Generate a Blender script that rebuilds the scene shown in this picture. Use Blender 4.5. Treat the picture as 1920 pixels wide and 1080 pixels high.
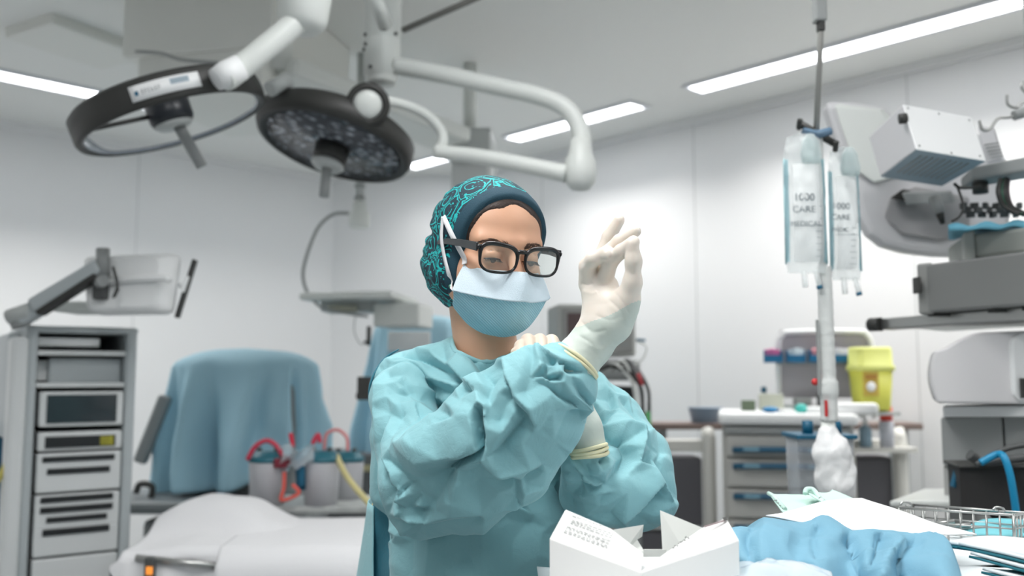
import bpy, bmesh, math, random
import numpy as np
from mathutils import Vector, Matrix, noise as mnoise
from mathutils.bvhtree import BVHTree
PI = math.pi
SC = bpy.context.scene
COL = SC.collection
for _o in list(bpy.data.objects): bpy.data.objects.remove(_o)

# ------------------------------------------------------------------ camera
F = 1707.0                       # focal length in pixels of the 1920 px frame
PITCH = math.radians(5.4)
CAMZ = 1.35
cam_d = bpy.data.cameras.new('camera'); cam_d.sensor_width = 36.0; cam_d.lens = F / 1920.0 * 36.0
cam = bpy.data.objects.new('camera', cam_d); COL.objects.link(cam)
cam.location = (0, 0, CAMZ); cam.rotation_euler = (PI / 2 + PITCH, 0, 0)
cam_d.clip_start = 0.05
cam_d.dof.use_dof = True; cam_d.dof.focus_distance = 1.27; cam_d.dof.aperture_fstop = 3.1
SC.camera = cam
SC.view_settings.view_transform = 'Standard'; SC.view_settings.look = 'None'
SC.view_settings.gamma = 1.0; SC.view_settings.use_curve_mapping = False
SC.view_settings.exposure = 0.0
SC.cycles.max_bounces = 8; SC.cycles.diffuse_bounces = 5; SC.cycles.glossy_bounces = 4
SC.cycles.transparent_max_bounces = 12; SC.cycles.transmission_bounces = 6
SC.cycles.caustics_reflective = False; SC.cycles.caustics_refractive = False
SC.cycles.use_denoising = True
wd = bpy.data.worlds.new('world'); SC.world = wd; wd.use_nodes = True
wd.node_tree.nodes['Background'].inputs[0].default_value = (0.8, 0.85, 0.9, 1); wd.node_tree.nodes['Background'].inputs[1].default_value = 0.3

CP, SP = math.cos(PITCH), math.sin(PITCH)
def W(px, py, Y):                # the point at distance Y in front of the camera seen at a pixel
    u = (px - 960) / F; v = (540 - py) / F
    k = Y / (CP - SP * v)
    return Vector((u * k, Y, CAMZ + (SP + CP * v) * k))
def onz(px, py, z):              # the point at height z seen at a pixel
    u = (px - 960) / F; v = (540 - py) / F
    k = (z - CAMZ) / (SP + CP * v)
    return Vector((u * k, (CP - SP * v) * k, z))
def proj(P):                     # world points (N,3) to pixels
    P = np.asarray(P, float)
    d = P[:, 1] * CP + (P[:, 2] - CAMZ) * SP
    h = -P[:, 1] * SP + (P[:, 2] - CAMZ) * CP
    return 960 + F * P[:, 0] / d, 540 - F * h / d

# ------------------------------------------------------------------ lights (the room's ceiling strips and the added panels)
H = 2.9                                             # ceiling height
CA = np.array([-1.42, 7.15]); CB = np.array([-0.30, 6.93])     # the cut corner
dL = np.array([-0.716, -0.698]); dR = np.array([0.686, -0.728])  # along the left and the right wall, towards the camera
nL = np.array([0.698, -0.716]); nR = np.array([-0.728, -0.686])  # into the room
STRIP_W = 0.13
def area(name, x, y, sx, sy, rz, watts, spread=110, col=(1.0, 0.985, 0.965), z=H - 0.012):
    l = bpy.data.lights.new(name, 'AREA'); l.shape = 'RECTANGLE'; l.size = sx; l.size_y = sy
    l.energy = watts; l.color = col; l.spread = math.radians(spread)
    o = bpy.data.objects.new(name, l); COL.objects.link(o); o.location = (x, y, z); o.rotation_euler = (0, 0, rz)
    o['kind'] = 'structure'
    return o
# ------------------------------------------------------------------ materials
def lin(c):
    return tuple((x / 12.92 if x <= 0.04045 else ((x + 0.055) / 1.055) ** 2.4) for x in c)
def rgb(r, g, b): return lin((r / 255, g / 255, b / 255))
def mat(name, c, rough=0.5, metal=0.0, bump=0.0, scale=40.0, coat=0.0, sss=0.0, emit=None, estr=0.0, vary=0.0, vscale=6.0, spec=0.5, alpha=1.0, trans=0.0):
    m = bpy.data.materials.new(name); m.use_nodes = True
    nt = m.node_tree; b = nt.nodes['Principled BSDF']
    b.inputs['Base Color'].default_value = (*c, 1); b.inputs['Roughness'].default_value = rough
    b.inputs['Metallic'].default_value = metal; b.inputs['Coat Weight'].default_value = coat
    b.inputs['Specular IOR Level'].default_value = spec; b.inputs['Alpha'].default_value = alpha
    b.inputs['Transmission Weight'].default_value = trans
    if sss:
        b.inputs['Subsurface Weight'].default_value = sss; b.inputs['Subsurface Radius'].default_value = (0.012, 0.005, 0.003); b.inputs['Subsurface Scale'].default_value = 1.0
    if emit:
        b.inputs['Emission Color'].default_value = (*emit, 1); b.inputs['Emission Strength'].default_value = estr
    tc = nt.nodes.new('ShaderNodeTexCoord')
    if bump:
        n = nt.nodes.new('ShaderNodeTexNoise'); n.inputs['Scale'].default_value = scale; n.inputs['Detail'].default_value = 4
        nt.links.new(tc.outputs['Object'], n.inputs['Vector'])
        bp = nt.nodes.new('ShaderNodeBump'); bp.inputs['Strength'].default_value = bump; bp.inputs['Distance'].default_value = 0.004
        nt.links.new(n.outputs['Fac'], bp.inputs['Height']); nt.links.new(bp.outputs['Normal'], b.inputs['Normal'])
    if vary:
        n = nt.nodes.new('ShaderNodeTexNoise'); n.inputs['Scale'].default_value = vscale; n.inputs['Detail'].default_value = 3
        nt.links.new(tc.outputs['Object'], n.inputs['Vector'])
        mx = nt.nodes.new('ShaderNodeMix'); mx.data_type = 'RGBA'
        mx.inputs[6].default_value = (*[x * (1 - vary) for x in c], 1); mx.inputs[7].default_value = (*[min(1, x * (1 + vary)) for x in c], 1)
        nt.links.new(n.outputs['Fac'], mx.inputs[0]); nt.links.new(mx.outputs[2], b.inputs['Base Color'])
    return m
def glassy(name, c, clear=0.8, rough=0.08):
    """thin clear plastic or glass: see-through with a sheen"""
    m = bpy.data.materials.new(name); m.use_nodes = True; nt = m.node_tree
    for n in list(nt.nodes): nt.nodes.remove(n)
    out = nt.nodes.new('ShaderNodeOutputMaterial'); t = nt.nodes.new('ShaderNodeBsdfTransparent'); t.inputs[0].default_value = (*c, 1)
    p = nt.nodes.new('ShaderNodeBsdfPrincipled'); p.inputs['Base Color'].default_value = (*c, 1); p.inputs['Roughness'].default_value = rough
    mx = nt.nodes.new('ShaderNodeMixShader'); lw = nt.nodes.new('ShaderNodeLayerWeight'); lw.inputs[0].default_value = 0.35
    mp = nt.nodes.new('ShaderNodeMapRange'); mp.inputs[3].default_value = 1 - clear; mp.inputs[4].default_value = min(1.0, 1 - clear + 0.45)
    nt.links.new(lw.outputs['Facing'], mp.inputs[0]); nt.links.new(mp.outputs[0], mx.inputs[0])
    nt.links.new(t.outputs[0], mx.inputs[1]); nt.links.new(p.outputs[0], mx.inputs[2]); nt.links.new(mx.outputs[0], out.inputs[0])
    return m

# ------------------------------------------------------------------ objects and tags
def link(name, data, m=None, parent=None):
    o = bpy.data.objects.new(name, data); COL.objects.link(o)
    if m is not None and data is not None:
        for x in (m if isinstance(m, (list, tuple)) else [m]): data.materials.append(x)
    if parent is not None:
        o.parent = parent
        o.matrix_parent_inverse = parent_inv(parent)
    return o
def parent_inv(p):
    M = Matrix.Identity(4); q = p
    ms = []
    while q is not None:
        ms.append(q.matrix_parent_inverse @ q.matrix_basis if q.parent else q.matrix_basis); q = q.parent
    for x in reversed(ms): M = M @ x
    return M.inverted()
def tag(o, label=None, cat=None, group=None, kind=None):
    if label: o['label'] = label
    if cat: o['category'] = cat
    if group: o['group'] = group
    if kind: o['kind'] = kind
    return o
def thing(name, label, cat, loc=(0, 0, 0), group=None):
    o = bpy.data.objects.new(name, None); COL.objects.link(o); o.location = loc; o.empty_display_size = 0.1
    return tag(o, label, cat, group)
def clone(o, offset, label=None, M=None):
    """copy of a thing with copies of its parts and sub-parts"""
    T = M if M is not None else Matrix.Translation(Vector(offset))
    r = o.copy(); COL.objects.link(r); r.matrix_basis = T @ o.matrix_basis
    if label: r['label'] = label
    for ch in list(o.children):
        c = ch.copy(); COL.objects.link(c); c.parent = r; c.matrix_parent_inverse = ch.matrix_parent_inverse
        for g in list(ch.children):
            d = g.copy(); COL.objects.link(d); d.parent = c; d.matrix_parent_inverse = g.matrix_parent_inverse
    return r
def Rz(a): return Matrix.Rotation(a, 3, 'Z')
def Rx(a): return Matrix.Rotation(a, 3, 'X')
def Ry(a): return Matrix.Rotation(a, 3, 'Y')
def basis(d, up=(0, 0, 1)):
    """matrix whose local z is d"""
    d = Vector(d).normalized(); up = Vector(up)
    if abs(d.dot(up)) > 0.98: up = Vector((0, 1, 0))
    x = up.cross(d).normalized(); y = d.cross(x)
    return Matrix((x, y, d)).transposed()
def catmull(P, n=8, closed=False):
    P = [Vector(p) for p in P]; out = []; N = len(P)
    rng = range(N if closed else N - 1)
    for i in rng:
        if closed: a, b, c, d = P[i - 1], P[i], P[(i + 1) % N], P[(i + 2) % N]
        else: a, b, c, d = P[max(i - 1, 0)], P[i], P[i + 1], P[min(i + 2, N - 1)]
        for k in range(n):
            t = k / n
            out.append(0.5 * ((2 * b) + (c - a) * t + (2 * a - 5 * b + 4 * c - d) * t * t + (3 * b - a - 3 * c + d) * t ** 3))
    if not closed: out.append(P[-1])
    return out

class MB:
    """collects shapes into one mesh"""
    def __init__(s): s.v = []; s.f = []; s.sm = []; s.mi = []
    def add(s, vs, fs, smooth=False, mi=0):
        o = len(s.v); s.v += [tuple(v) for v in vs]
        for f in fs: s.f.append(tuple(i + o for i in f)); s.sm.append(smooth); s.mi.append(mi)
        return s
    def box(s, c, size, R=None, mi=0, taper=1.0):
        c = Vector(c); hx, hy, hz = [q / 2 for q in size]; vs = []
        for z in (-1, 1):
            k = taper if z > 0 else 1.0
            for x, y in ((-1, -1), (1, -1), (1, 1), (-1, 1)):
                p = Vector((x * hx * k, y * hy * k, z * hz)); vs.append(c + (R @ p if R else p))
        return s.add(vs, [(3, 2, 1, 0), (4, 5, 6, 7), (0, 1, 5, 4), (1, 2, 6, 5), (2, 3, 7, 6), (3, 0, 4, 7)], False, mi)
    def tube(s, pts, r, n=12, mi=0, closed=False, caps=True, flat=1.0, up=(0, 0, 1)):
        pts = [Vector(p) for p in pts]; N = len(pts)
        rs = r if isinstance(r, (list, tuple)) else [r] * N
        rings = []; prev = None
        for i, p in enumerate(pts):
            a = pts[(i - 1) % N] if (closed or i > 0) else p; b = pts[(i + 1) % N] if (closed or i < N - 1) else p
            t = (b - a)
            if t.length < 1e-9: t = Vector((0, 0, 1))
            t.normalize()
            if prev is None:
                u = Vector(up); u = u if abs(u.dot(t)) < 0.95 else Vector((1, 0, 0))
                x = u.cross(t).normalized()
            else:
                x = (prev - t * prev.dot(t));
                if x.length < 1e-6: x = Vector(up).cross(t)
                x.normalize()
            prev = x; y = t.cross(x)
            rings.append([p + x * (rs[i] * math.cos(2 * PI * k / n)) + y * (rs[i] * flat * math.sin(2 * PI * k / n)) for k in range(n)])
        vs = [v for rg in rings for v in rg]; fs = []
        for i in range(N if closed else N - 1):
            j = (i + 1) % N
            for k in range(n):
                k2 = (k + 1) % n; fs.append((i * n + k, i * n + k2, j * n + k2, j * n + k))
        s.add(vs, fs, True, mi)
        if caps and not closed:
            s.add(rings[0], [tuple(reversed(range(n)))], False, mi); s.add(rings[-1], [tuple(range(n))], False, mi)
        return s
    def lathe(s, prof, c=(0, 0, 0), R=None, n=32, mi=0, smooth=True, sx=1.0, sy=1.0, close=False):
        """profile of (r, z) pairs turned about the local z axis"""
        c = Vector(c); vs = []; fs = []
        for r, z in prof:
            for k in range(n):
                p = Vector((r * sx * math.cos(2 * PI * k / n), r * sy * math.sin(2 * PI * k / n), z)); vs.append(c + (R @ p if R else p))
        m = len(prof)
        for i in range(m if close else m - 1):
            j = (i + 1) % m
            for k in range(n):
                k2 = (k + 1) % n; fs.append((i * n + k, i * n + k2, j * n + k2, j * n + k))
        if not close:
            if prof[0][0] > 1e-6: fs.append(tuple(reversed(range(n))))
            if prof[-1][0] > 1e-6: fs.append(tuple((m - 1) * n + k for k in range(n)))
        return s.add(vs, fs, smooth, mi)
    def prism(s, poly, h, M, mi=0, smooth=False):
        """2D polygon (x,y) extruded from z=0 to z=h then placed by the 4x4 matrix M"""
        n = len(poly); vs = [M @ Vector((x, y, 0)) for x, y in poly] + [M @ Vector((x, y, h)) for x, y in poly]
        fs = [tuple(reversed(range(n))), tuple(range(n, 2 * n))]
        s.add(vs, fs, False, mi)
        s.add(vs, [(i, (i + 1) % n, n + (i + 1) % n, n + i) for i in range(n)], smooth, mi)
        return s
    def grid(s, G, mi=0, smooth=True, wrap=False):
        """rows of points"""
        nr, nc = len(G), len(G[0]); fs = []
        for i in range(nr - 1):
            for j in range(nc if wrap else nc - 1):
                j2 = (j + 1) % nc; fs.append((i * nc + j, i * nc + j2, (i + 1) * nc + j2, (i + 1) * nc + j))
        return s.add([p for r in G for p in r], fs, smooth, mi)
    def ball(s, c, r, n=16, mi=0, R=None, sx=1, sy=1, sz=1):
        prof = [(math.sin(PI * i / n) * r if 0 < i < n else 1e-5, -math.cos(PI * i / n) * r * sz) for i in range(n + 1)]
        return s.lathe(prof, c, R, n * 2, mi, True, sx, sy)
    def build(s, name, m, parent=None, bevel=0.0, seg=2, solid=0.0, sub=0, offset=0.0):
        me = bpy.data.meshes.new(name); me.from_pydata(s.v, [], s.f); me.update()
        me.polygons.foreach_set('use_smooth', s.sm); me.polygons.foreach_set('material_index', s.mi)
        bm = bmesh.new(); bm.from_mesh(me)
        bmesh.ops.remove_doubles(bm, verts=bm.verts, dist=1e-5)
        bmesh.ops.recalc_face_normals(bm, faces=bm.faces); bm.to_mesh(me); bm.free()
        o = link(name, me, m, parent)
        if sub: md = o.modifiers.new('sub', 'SUBSURF'); md.levels = sub; md.render_levels = sub
        if solid: md = o.modifiers.new('solid', 'SOLIDIFY'); md.thickness = solid; md.offset = offset
        if bevel:
            md = o.modifiers.new('bevel', 'BEVEL'); md.width = bevel; md.segments = seg; md.limit_method = 'ANGLE'; md.angle_limit = math.radians(40)
            md.harden_normals = False
        return o
def rrect(w, h, r, n=5, cx=0, cy=0):
    P = []
    for sx, sy, a0 in ((1, 1, 0), (-1, 1, 90), (-1, -1, 180), (1, -1, 270)):
        for k in range(n + 1):
            a = math.radians(a0 + 90 * k / n); P.append((cx + sx * (w / 2 - r) + r * math.cos(a), cy + sy * (h / 2 - r) + r * math.sin(a)))
    return P
def m4(R, c): return Matrix.Translation(Vector(c)) @ R.to_4x4()

# ------------------------------------------------------------------ implicit surfaces meshed with surface nets
class Field:
    def __init__(s, xs, ys, zs):
        s.xs, s.ys, s.zs = [np.asarray(a, np.float32) for a in (xs, ys, zs)]
        s.V = np.full((len(xs), len(ys), len(zs)), 0.2, np.float32)
    def sub(s, lo, hi):
        sl = []
        for a, l, h in ((s.xs, lo[0], hi[0]), (s.ys, lo[1], hi[1]), (s.zs, lo[2], hi[2])):
            i = max(0, int(np.searchsorted(a, l)) - 1); j = min(len(a), int(np.searchsorted(a, h)) + 1); sl.append(slice(i, j))
        X = s.xs[sl[0]][:, None, None]; Y = s.ys[sl[1]][None, :, None]; Z = s.zs[sl[2]][None, None, :]
        return tuple(sl), X, Y, Z
    def op(s, fn, lo, hi, k=0.01, mode='u', pad=0.03):
        pad = max(pad, k * 1.2)
        sl, X, Y, Z = s.sub([q - pad for q in lo], [q + pad for q in hi])
        if any(q.stop <= q.start for q in sl): return
        D = fn(X, Y, Z).astype(np.float32); V = s.V[sl]
        if mode == 'u': h = np.clip(0.5 + 0.5 * (V - D) / k, 0, 1); s.V[sl] = V * (1 - h) + D * h - k * h * (1 - h)
        elif mode == 's': h = np.clip(0.5 - 0.5 * (V + D) / k, 0, 1); s.V[sl] = V * (1 - h) - D * h + k * h * (1 - h)
        elif mode == 'i': h = np.clip(0.5 - 0.5 * (V - D) / k, 0, 1); s.V[sl] = V * (1 - h) + D * h + k * h * (1 - h)
    def cap(s, a, b, ra, rb, k=0.01, mode='u', sq=None):
        """round cone between two points; sq = (direction, factor) flattens it across that direction"""
        a = np.array(a, float); b = np.array(b, float); R = max(ra, rb)
        lo = np.minimum(a, b) - R; hi = np.maximum(a, b) + R
        def fn(X, Y, Z):
            d = b - a; L2 = float(d @ d) + 1e-12
            px, py, pz = X - a[0], Y - a[1], Z - a[2]
            t = np.clip((px * d[0] + py * d[1] + pz * d[2]) / L2, 0, 1)
            qx, qy, qz = px - t * d[0], py - t * d[1], pz - t * d[2]
            q2 = qx * qx + qy * qy + qz * qz
            if sq is not None:
                n = np.array(sq[0], float); n /= np.linalg.norm(n); w = qx * n[0] + qy * n[1] + qz * n[2]
                q2 = q2 + w * w * (1 / sq[1] ** 2 - 1)
            return np.sqrt(q2) - (ra + (rb - ra) * t)
        s.op(fn, lo, hi, k, mode)
    def ell(s, c, r, k=0.01, mode='u', M=None):
        """ellipsoid; M (3x3) turns world offsets into its own axes"""
        c = np.array(c, float); r = np.array(r, float); R = float(r.max()) if M is not None else None
        lo = c - (R if R else r); hi = c + (R if R else r)
        A = None if M is None else np.array(M, float)
        def fn(X, Y, Z):
            x, y, z = X - c[0], Y - c[1], Z - c[2]
            if A is not None: x, y, z = (A[0, 0] * x + A[0, 1] * y + A[0, 2] * z, A[1, 0] * x + A[1, 1] * y + A[1, 2] * z, A[2, 0] * x + A[2, 1] * y + A[2, 2] * z)
            k0 = np.sqrt((x / r[0]) ** 2 + (y / r[1]) ** 2 + (z / r[2]) ** 2)
            k1 = np.sqrt((x / r[0] ** 2) ** 2 + (y / r[1] ** 2) ** 2 + (z / r[2] ** 2) ** 2) + 1e-9
            return k0 * (k0 - 1) / k1
        s.op(fn, lo, hi, k, mode)
    def half(s, p, n, k=0.004, mode='s', lo=(-9, -9, -9), hi=(9, 9, 9)):
        """half space on the -n side of p"""
        n = np.array(n, float); n /= np.linalg.norm(n)
        s.op(lambda X, Y, Z: (X - p[0]) * n[0] + (Y - p[1]) * n[1] + (Z - p[2]) * n[2], lo, hi, k, mode, 0)
    def mesh(s):
        V = s.V; ins = V < 0
        c = ins[:-1, :-1, :-1].astype(np.int8)
        for dx in (0, 1):
            for dy in (0, 1):
                for dz in (0, 1):
                    if dx + dy + dz: c = c + ins[dx:V.shape[0] - 1 + dx, dy:V.shape[1] - 1 + dy, dz:V.shape[2] - 1 + dz]
        I = np.argwhere((c > 0) & (c < 8)); del c
        ids = np.full([q - 1 for q in V.shape], -1, np.int32); ids[I[:, 0], I[:, 1], I[:, 2]] = np.arange(len(I))
        acc = np.zeros((len(I), 3)); cnt = np.zeros(len(I))
        C = [(x, y, z) for x in (0, 1) for y in (0, 1) for z in (0, 1)]
        for a in C:
            for ax in range(3):
                if a[ax]: continue
                b = list(a); b[ax] = 1
                va = V[I[:, 0] + a[0], I[:, 1] + a[1], I[:, 2] + a[2]]; vb = V[I[:, 0] + b[0], I[:, 1] + b[1], I[:, 2] + b[2]]
                m = (va < 0) != (vb < 0); t = np.where(m, va / np.where(m, va - vb, 1), 0)
                p = np.tile(np.array(a, float), (len(I), 1)); p[:, ax] = t
                acc += p * m[:, None]; cnt += m
        P = I + acc / cnt[:, None]
        Q = np.stack([np.interp(P[:, i], np.arange(len(g)), g) for i, g in enumerate((s.xs, s.ys, s.zs))], 1)
        F_ = []
        for ax in range(3):
            o1, o2 = [(1, 2), (2, 0), (0, 1)][ax]
            sh = [slice(None)] * 3; sh2 = [slice(None)] * 3
            sh[ax] = slice(0, -1); sh2[ax] = slice(1, None)
            A = ins[tuple(sh)]; B = ins[tuple(sh2)]
            E = np.argwhere(A != B); E = E[(E[:, o1] > 0) & (E[:, o2] > 0) & (E[:, o1] < V.shape[o1] - 1) & (E[:, o2] < V.shape[o2] - 1)]
            flip = B[E[:, 0], E[:, 1], E[:, 2]]
            def at(d1, d2):
                e = E.copy(); e[:, o1] += d1; e[:, o2] += d2; return ids[e[:, 0], e[:, 1], e[:, 2]]
            q = np.stack([at(-1, -1), at(0, -1), at(0, 0), at(-1, 0)], 1)
            q[flip] = q[flip][:, ::-1]; F_.append(q)
        F_ = np.concatenate(F_); F_ = F_[(F_ >= 0).all(1)]
        return Q, F_
def axis(lo, hi, h, fine=None):
    """grid line positions, finer inside `fine` = (lo, hi, h)"""
    if not fine: return np.arange(lo, hi + h, h)
    return np.concatenate([np.arange(lo, fine[0], h), np.arange(fine[0], fine[1], fine[2]), np.arange(fine[1], hi + h, h)])
def vnormals(Q, Fq):
    n = np.cross(Q[Fq[:, 2]] - Q[Fq[:, 0]], Q[Fq[:, 3]] - Q[Fq[:, 1]])
    N = np.zeros_like(Q)
    for i in range(4):
        for a in range(3): N[:, a] += np.bincount(Fq[:, i], n[:, a], len(Q))
    return N / (np.linalg.norm(N, axis=1, keepdims=True) + 1e-12)
def relax(Q, Fq, it=2, lam=0.5):
    for _ in range(it):
        A = np.zeros_like(Q); c = np.zeros(len(Q))
        for i in range(4):
            for j in (1, 3):
                src = Fq[:, (i + j) % 4]
                for a in range(3): A[:, a] += np.bincount(Fq[:, i], Q[src, a], len(Q))
                c += np.bincount(Fq[:, i], minlength=len(Q))
        Q = Q + lam * (A / np.maximum(c, 1)[:, None] - Q)
    return Q
def qmesh(name, Q, Fq, m, parent=None, mi=None):
    me = bpy.data.meshes.new(name); me.vertices.add(len(Q)); me.vertices.foreach_set('co', Q.astype(np.float32).ravel())
    me.loops.add(Fq.size); me.loops.foreach_set('vertex_index', Fq.astype(np.int32).ravel())
    me.polygons.add(len(Fq)); me.polygons.foreach_set('loop_start', np.arange(0, Fq.size, 4, dtype=np.int32)); me.polygons.foreach_set('loop_total', np.full(len(Fq), 4, np.int32))
    me.polygons.foreach_set('use_smooth', np.ones(len(Fq), bool))
    me.update(calc_edges=True); me.validate()
    return link(name, me, m, parent)
def vnoise(P, scale, seed=0):
    """smooth value noise in [-1, 1] for points (N,3)"""
    P = np.asarray(P, float) * scale + seed * 17.31; I = np.floor(P).astype(np.int64); f = P - I; f = f * f * (3 - 2 * f)
    def h(i, j, k):
        n = (i * 374761393 + j * 668265263 + k * 2147483647 + seed * 1274126177) & 0x7fffffff
        n = ((n ^ (n >> 13)) * 1274126177) & 0x7fffffff; n = n ^ (n >> 16)
        return (n & 0xffff) / 32767.5 - 1
    r = 0
    for a in (0, 1):
        for b in (0, 1):
            for c in (0, 1):
                w = (f[:, 0] if a else 1 - f[:, 0]) * (f[:, 1] if b else 1 - f[:, 1]) * (f[:, 2] if c else 1 - f[:, 2])
                r = r + w * h(I[:, 0] + a, I[:, 1] + b, I[:, 2] + c)
    return r
def facet(P, scale, seed, warp=0.35, stretch=None):
    """crushed-cloth height: flat facets meeting in sharp creases, in [-1, 1]"""
    rs = np.random.RandomState(seed); A, _ = np.linalg.qr(rs.normal(size=(3, 3)))
    Pw = P + np.stack([vnoise(P, scale * 0.7, seed + 5 + i) for i in range(3)], 1) * warp / scale
    if stretch is not None:
        d = np.array(stretch[0], float); d /= np.linalg.norm(d); Pw = Pw - np.outer(Pw @ d, d) * (1 - 1 / stretch[1])
    Pw = (Pw @ A) * scale + 31.7; I = np.floor(Pw).astype(np.int64); f = Pw - I; od = np.argsort(-f, 1); fs_ = np.take_along_axis(f, od, 1)
    def h(J):
        n = (J[:, 0] * 374761393 + J[:, 1] * 668265263 + J[:, 2] * 2147483647 + seed * 1274126177) & 0x7fffffff
        n = ((n ^ (n >> 13)) * 1274126177) & 0x7fffffff; n = n ^ (n >> 16)
        return (n & 0xffff) / 32767.5 - 1
    J = I.copy(); r = h(J) * (1 - fs_[:, 0]); ar = np.arange(len(J))
    for q in range(3):
        J[ar, od[:, q]] += 1; w = fs_[:, q] - (fs_[:, q + 1] if q < 2 else 0); r = r + h(J) * w
    return r
def crumple(P, scale, seed, n=5):
    """sharp creases between flat facets, as in crushed paper cloth"""
    rs = np.random.RandomState(seed); out = 0
    wv = np.stack([vnoise(P, scale * 0.45, seed + 3 + i) for i in range(3)], 1) * 0.55 / scale * 2
    Pw = P + wv
    for i in range(n):
        d = rs.normal(size=3); d /= np.linalg.norm(d); t = Pw @ d * scale * rs.uniform(0.6, 1.3) + rs.uniform(0, 1)
        tri = np.abs(t - np.floor(t) - 0.5) * 2
        out = out + (tri - 0.5) * rs.uniform(0.5, 1)
    return out / n
# ------------------------------------------------------------------ the room
M_wall = mat('wall_panel', rgb(232, 232, 232), 0.45, vary=0.01, vscale=1.0)
M_ceil = mat('ceiling_paint', rgb(232, 233, 230), 0.6)
M_floor = mat('floor_vinyl', rgb(146, 150, 152), 0.35, vary=0.05)
M_strip = mat('strip_light_glow', (1, 1, 1), 0.4, emit=(0.95, 0.97, 1.0), estr=6.5)
M_stripframe = mat('strip_frame', rgb(225, 227, 232), 0.4)
M_seam = mat('wall_joint', rgb(205, 206, 206), 0.6)
def P2(p, d, t): return (p[0] + d[0] * t, p[1] + d[1] * t)
LW, RWD = 8.0, 8.2
cL = P2(CA, dL, LW); cR = P2(CB, dR, RWD)
cLb = (cL[0] + nL[0] * 6.5, cL[1] + nL[1] * 6.5); cRb = (cR[0] + nR[0] * 6.2, cR[1] + nR[1] * 6.2)
def wall(name, a, b, t=0.12):
    a = Vector((*a, 0)); b = Vector((*b, 0)); d = (b - a).normalized(); n = Vector((d.y, -d.x, 0))
    mid = Vector((0, 0, 0)) - (a + b) / 2
    if n.dot(mid) > 0: n = -n
    m = MB(); c = (a + b) / 2 + n * t / 2 + Vector((0, 0, H / 2))
    m.box(c, ((b - a).length + 0.02, t, H), Matrix((d, n, Vector((0, 0, 1)))).transposed())
    return tag(m.build(name, M_wall), kind='structure')
wall('wall_left', CA, cL); wall('wall_corner', CA, CB); wall('wall_right', CB, cR)
wall('wall_back', cL, cLb); wall('wall_far_back', cLb, cRb); wall('wall_side', cRb, cR)
poly = [tuple(CA), tuple(CB), cR, cRb, cLb, cL]
tag(MB().prism(poly, 0.1, Matrix.Translation((0, 0, -0.1))).build('floor', M_floor), kind='structure')
tag(MB().prism(poly, 0.1, Matrix.Translation((0, 0, H))).build('ceiling', M_ceil), kind='structure')
# vertical joints between the wall panels
jm = MB()
def joint(p, d, n, t):
    q = P2(p, d, t); q = (q[0] + n[0] * 0.001, q[1] + n[1] * 0.001)
    D = Vector((*d, 0)); N = Vector((*n, 0))
    jm.box((q[0], q[1], H / 2), (0.006, 0.003, H), Matrix((D, N, Vector((0, 0, 1)))).transposed())
for t in (1.55, 3.2, 4.8): joint(CA, dL, nL, t)
for t in (0.75, 2.05, 3.35, 4.65): joint(CB, dR, nR, t)
tag(jm.build('trim_1', M_seam), kind='structure')
# coved trim where the walls meet the ceiling
cm = MB()
for p, d, n, L in ((CA, dL, nL, LW), (CB, dR, nR, RWD)):
    a = P2(p, d, L / 2); D = Vector((*d, 0)); N = Vector((*n, 0))
    cm.box((a[0] + n[0] * 0.02, a[1] + n[1] * 0.02, H - 0.02), (L, 0.04, 0.04), Matrix((D, N, Vector((0, 0, 1)))).transposed())
tag(cm.build('trim_2', M_wall), kind='structure')

def strip(p, d, n, off, t0, t1, label, watts=None):
    a = P2(p, d, t0); c = P2(p, d, (t0 + t1) / 2); L = t1 - t0
    cx, cy = c[0] + n[0] * off, c[1] + n[1] * off; rz = math.atan2(d[1], d[0]); R = Rz(rz)
    th = thing('ceiling_strip_light', label, 'ceiling light', (cx, cy, H - 0.006), 'recessed strip lights in the ceiling')
    f = MB()
    w = STRIP_W
    for sx in (-1, 1): f.box(Vector((cx, cy, H - 0.008)) + R @ Vector((sx * (L / 2 + 0.012), 0, 0)), (0.024, w + 0.05, 0.014), R)
    for sy in (-1, 1): f.box(Vector((cx, cy, H - 0.008)) + R @ Vector((0, sy * (w / 2 + 0.012), 0)), (L, 0.024, 0.014), R)
    f.build('frame', M_stripframe, th)
    MB().box((cx, cy, H - 0.004), (L, w, 0.006), R).build('diffuser', M_strip, th)
    area('strip_lamp', cx, cy, L, w, rz, (watts or 12) * L, 118)
LB = 'long white strip light let into the ceiling '
strip(CB, dR, nR, 0.50, -0.15, 0.38, LB + 'nearest the far corner, right side, mostly hidden', 6)
strip(CB, dR, nR, 0.50, 0.98, 2.02, LB + 'above the right wall between two others')
strip(CB, dR, nR, 0.50, 2.42, 4.60, LB + 'at top right, beyond the drip pole')
strip(CB, dR, nR, 0.50, 5.0, 7.6, LB + 'over the right wall, outside the picture')
strip(CA, dL, nL, 0.98, 1.55, 5.2, LB + 'at far left above the round lamps')
strip(CA, dL, nL, 0.98, 0.45, 1.25, LB + 'seen between the two round surgical lamps', 7)
strip(CA, dL, nL, 0.98, 5.5, 7.6, LB + 'over the left wall, outside the picture')
# added square panels: unseen key and fill light over the room's middle and back
for i, (x, y, pw) in enumerate(((-0.6, 0.7, 19), (0.1, 1.9, 8), (1.5, 0.9, 8), (-1.7, -1.2, 5), (1.2, -1.2, 5), (0.0, -0.4, 3))):
    th = thing('added_light_panel', 'square light panel added for fill over the middle of the room, outside the picture', 'ceiling light', (x, y, H - 0.006), 'added square light panels')
    MB().box((x, y, H - 0.004), (0.6, 0.6, 0.006)).build('diffuser', M_strip, th)
    area('added_panel_lamp', x, y, 0.6, 0.6, 0, pw, 140)
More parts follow.
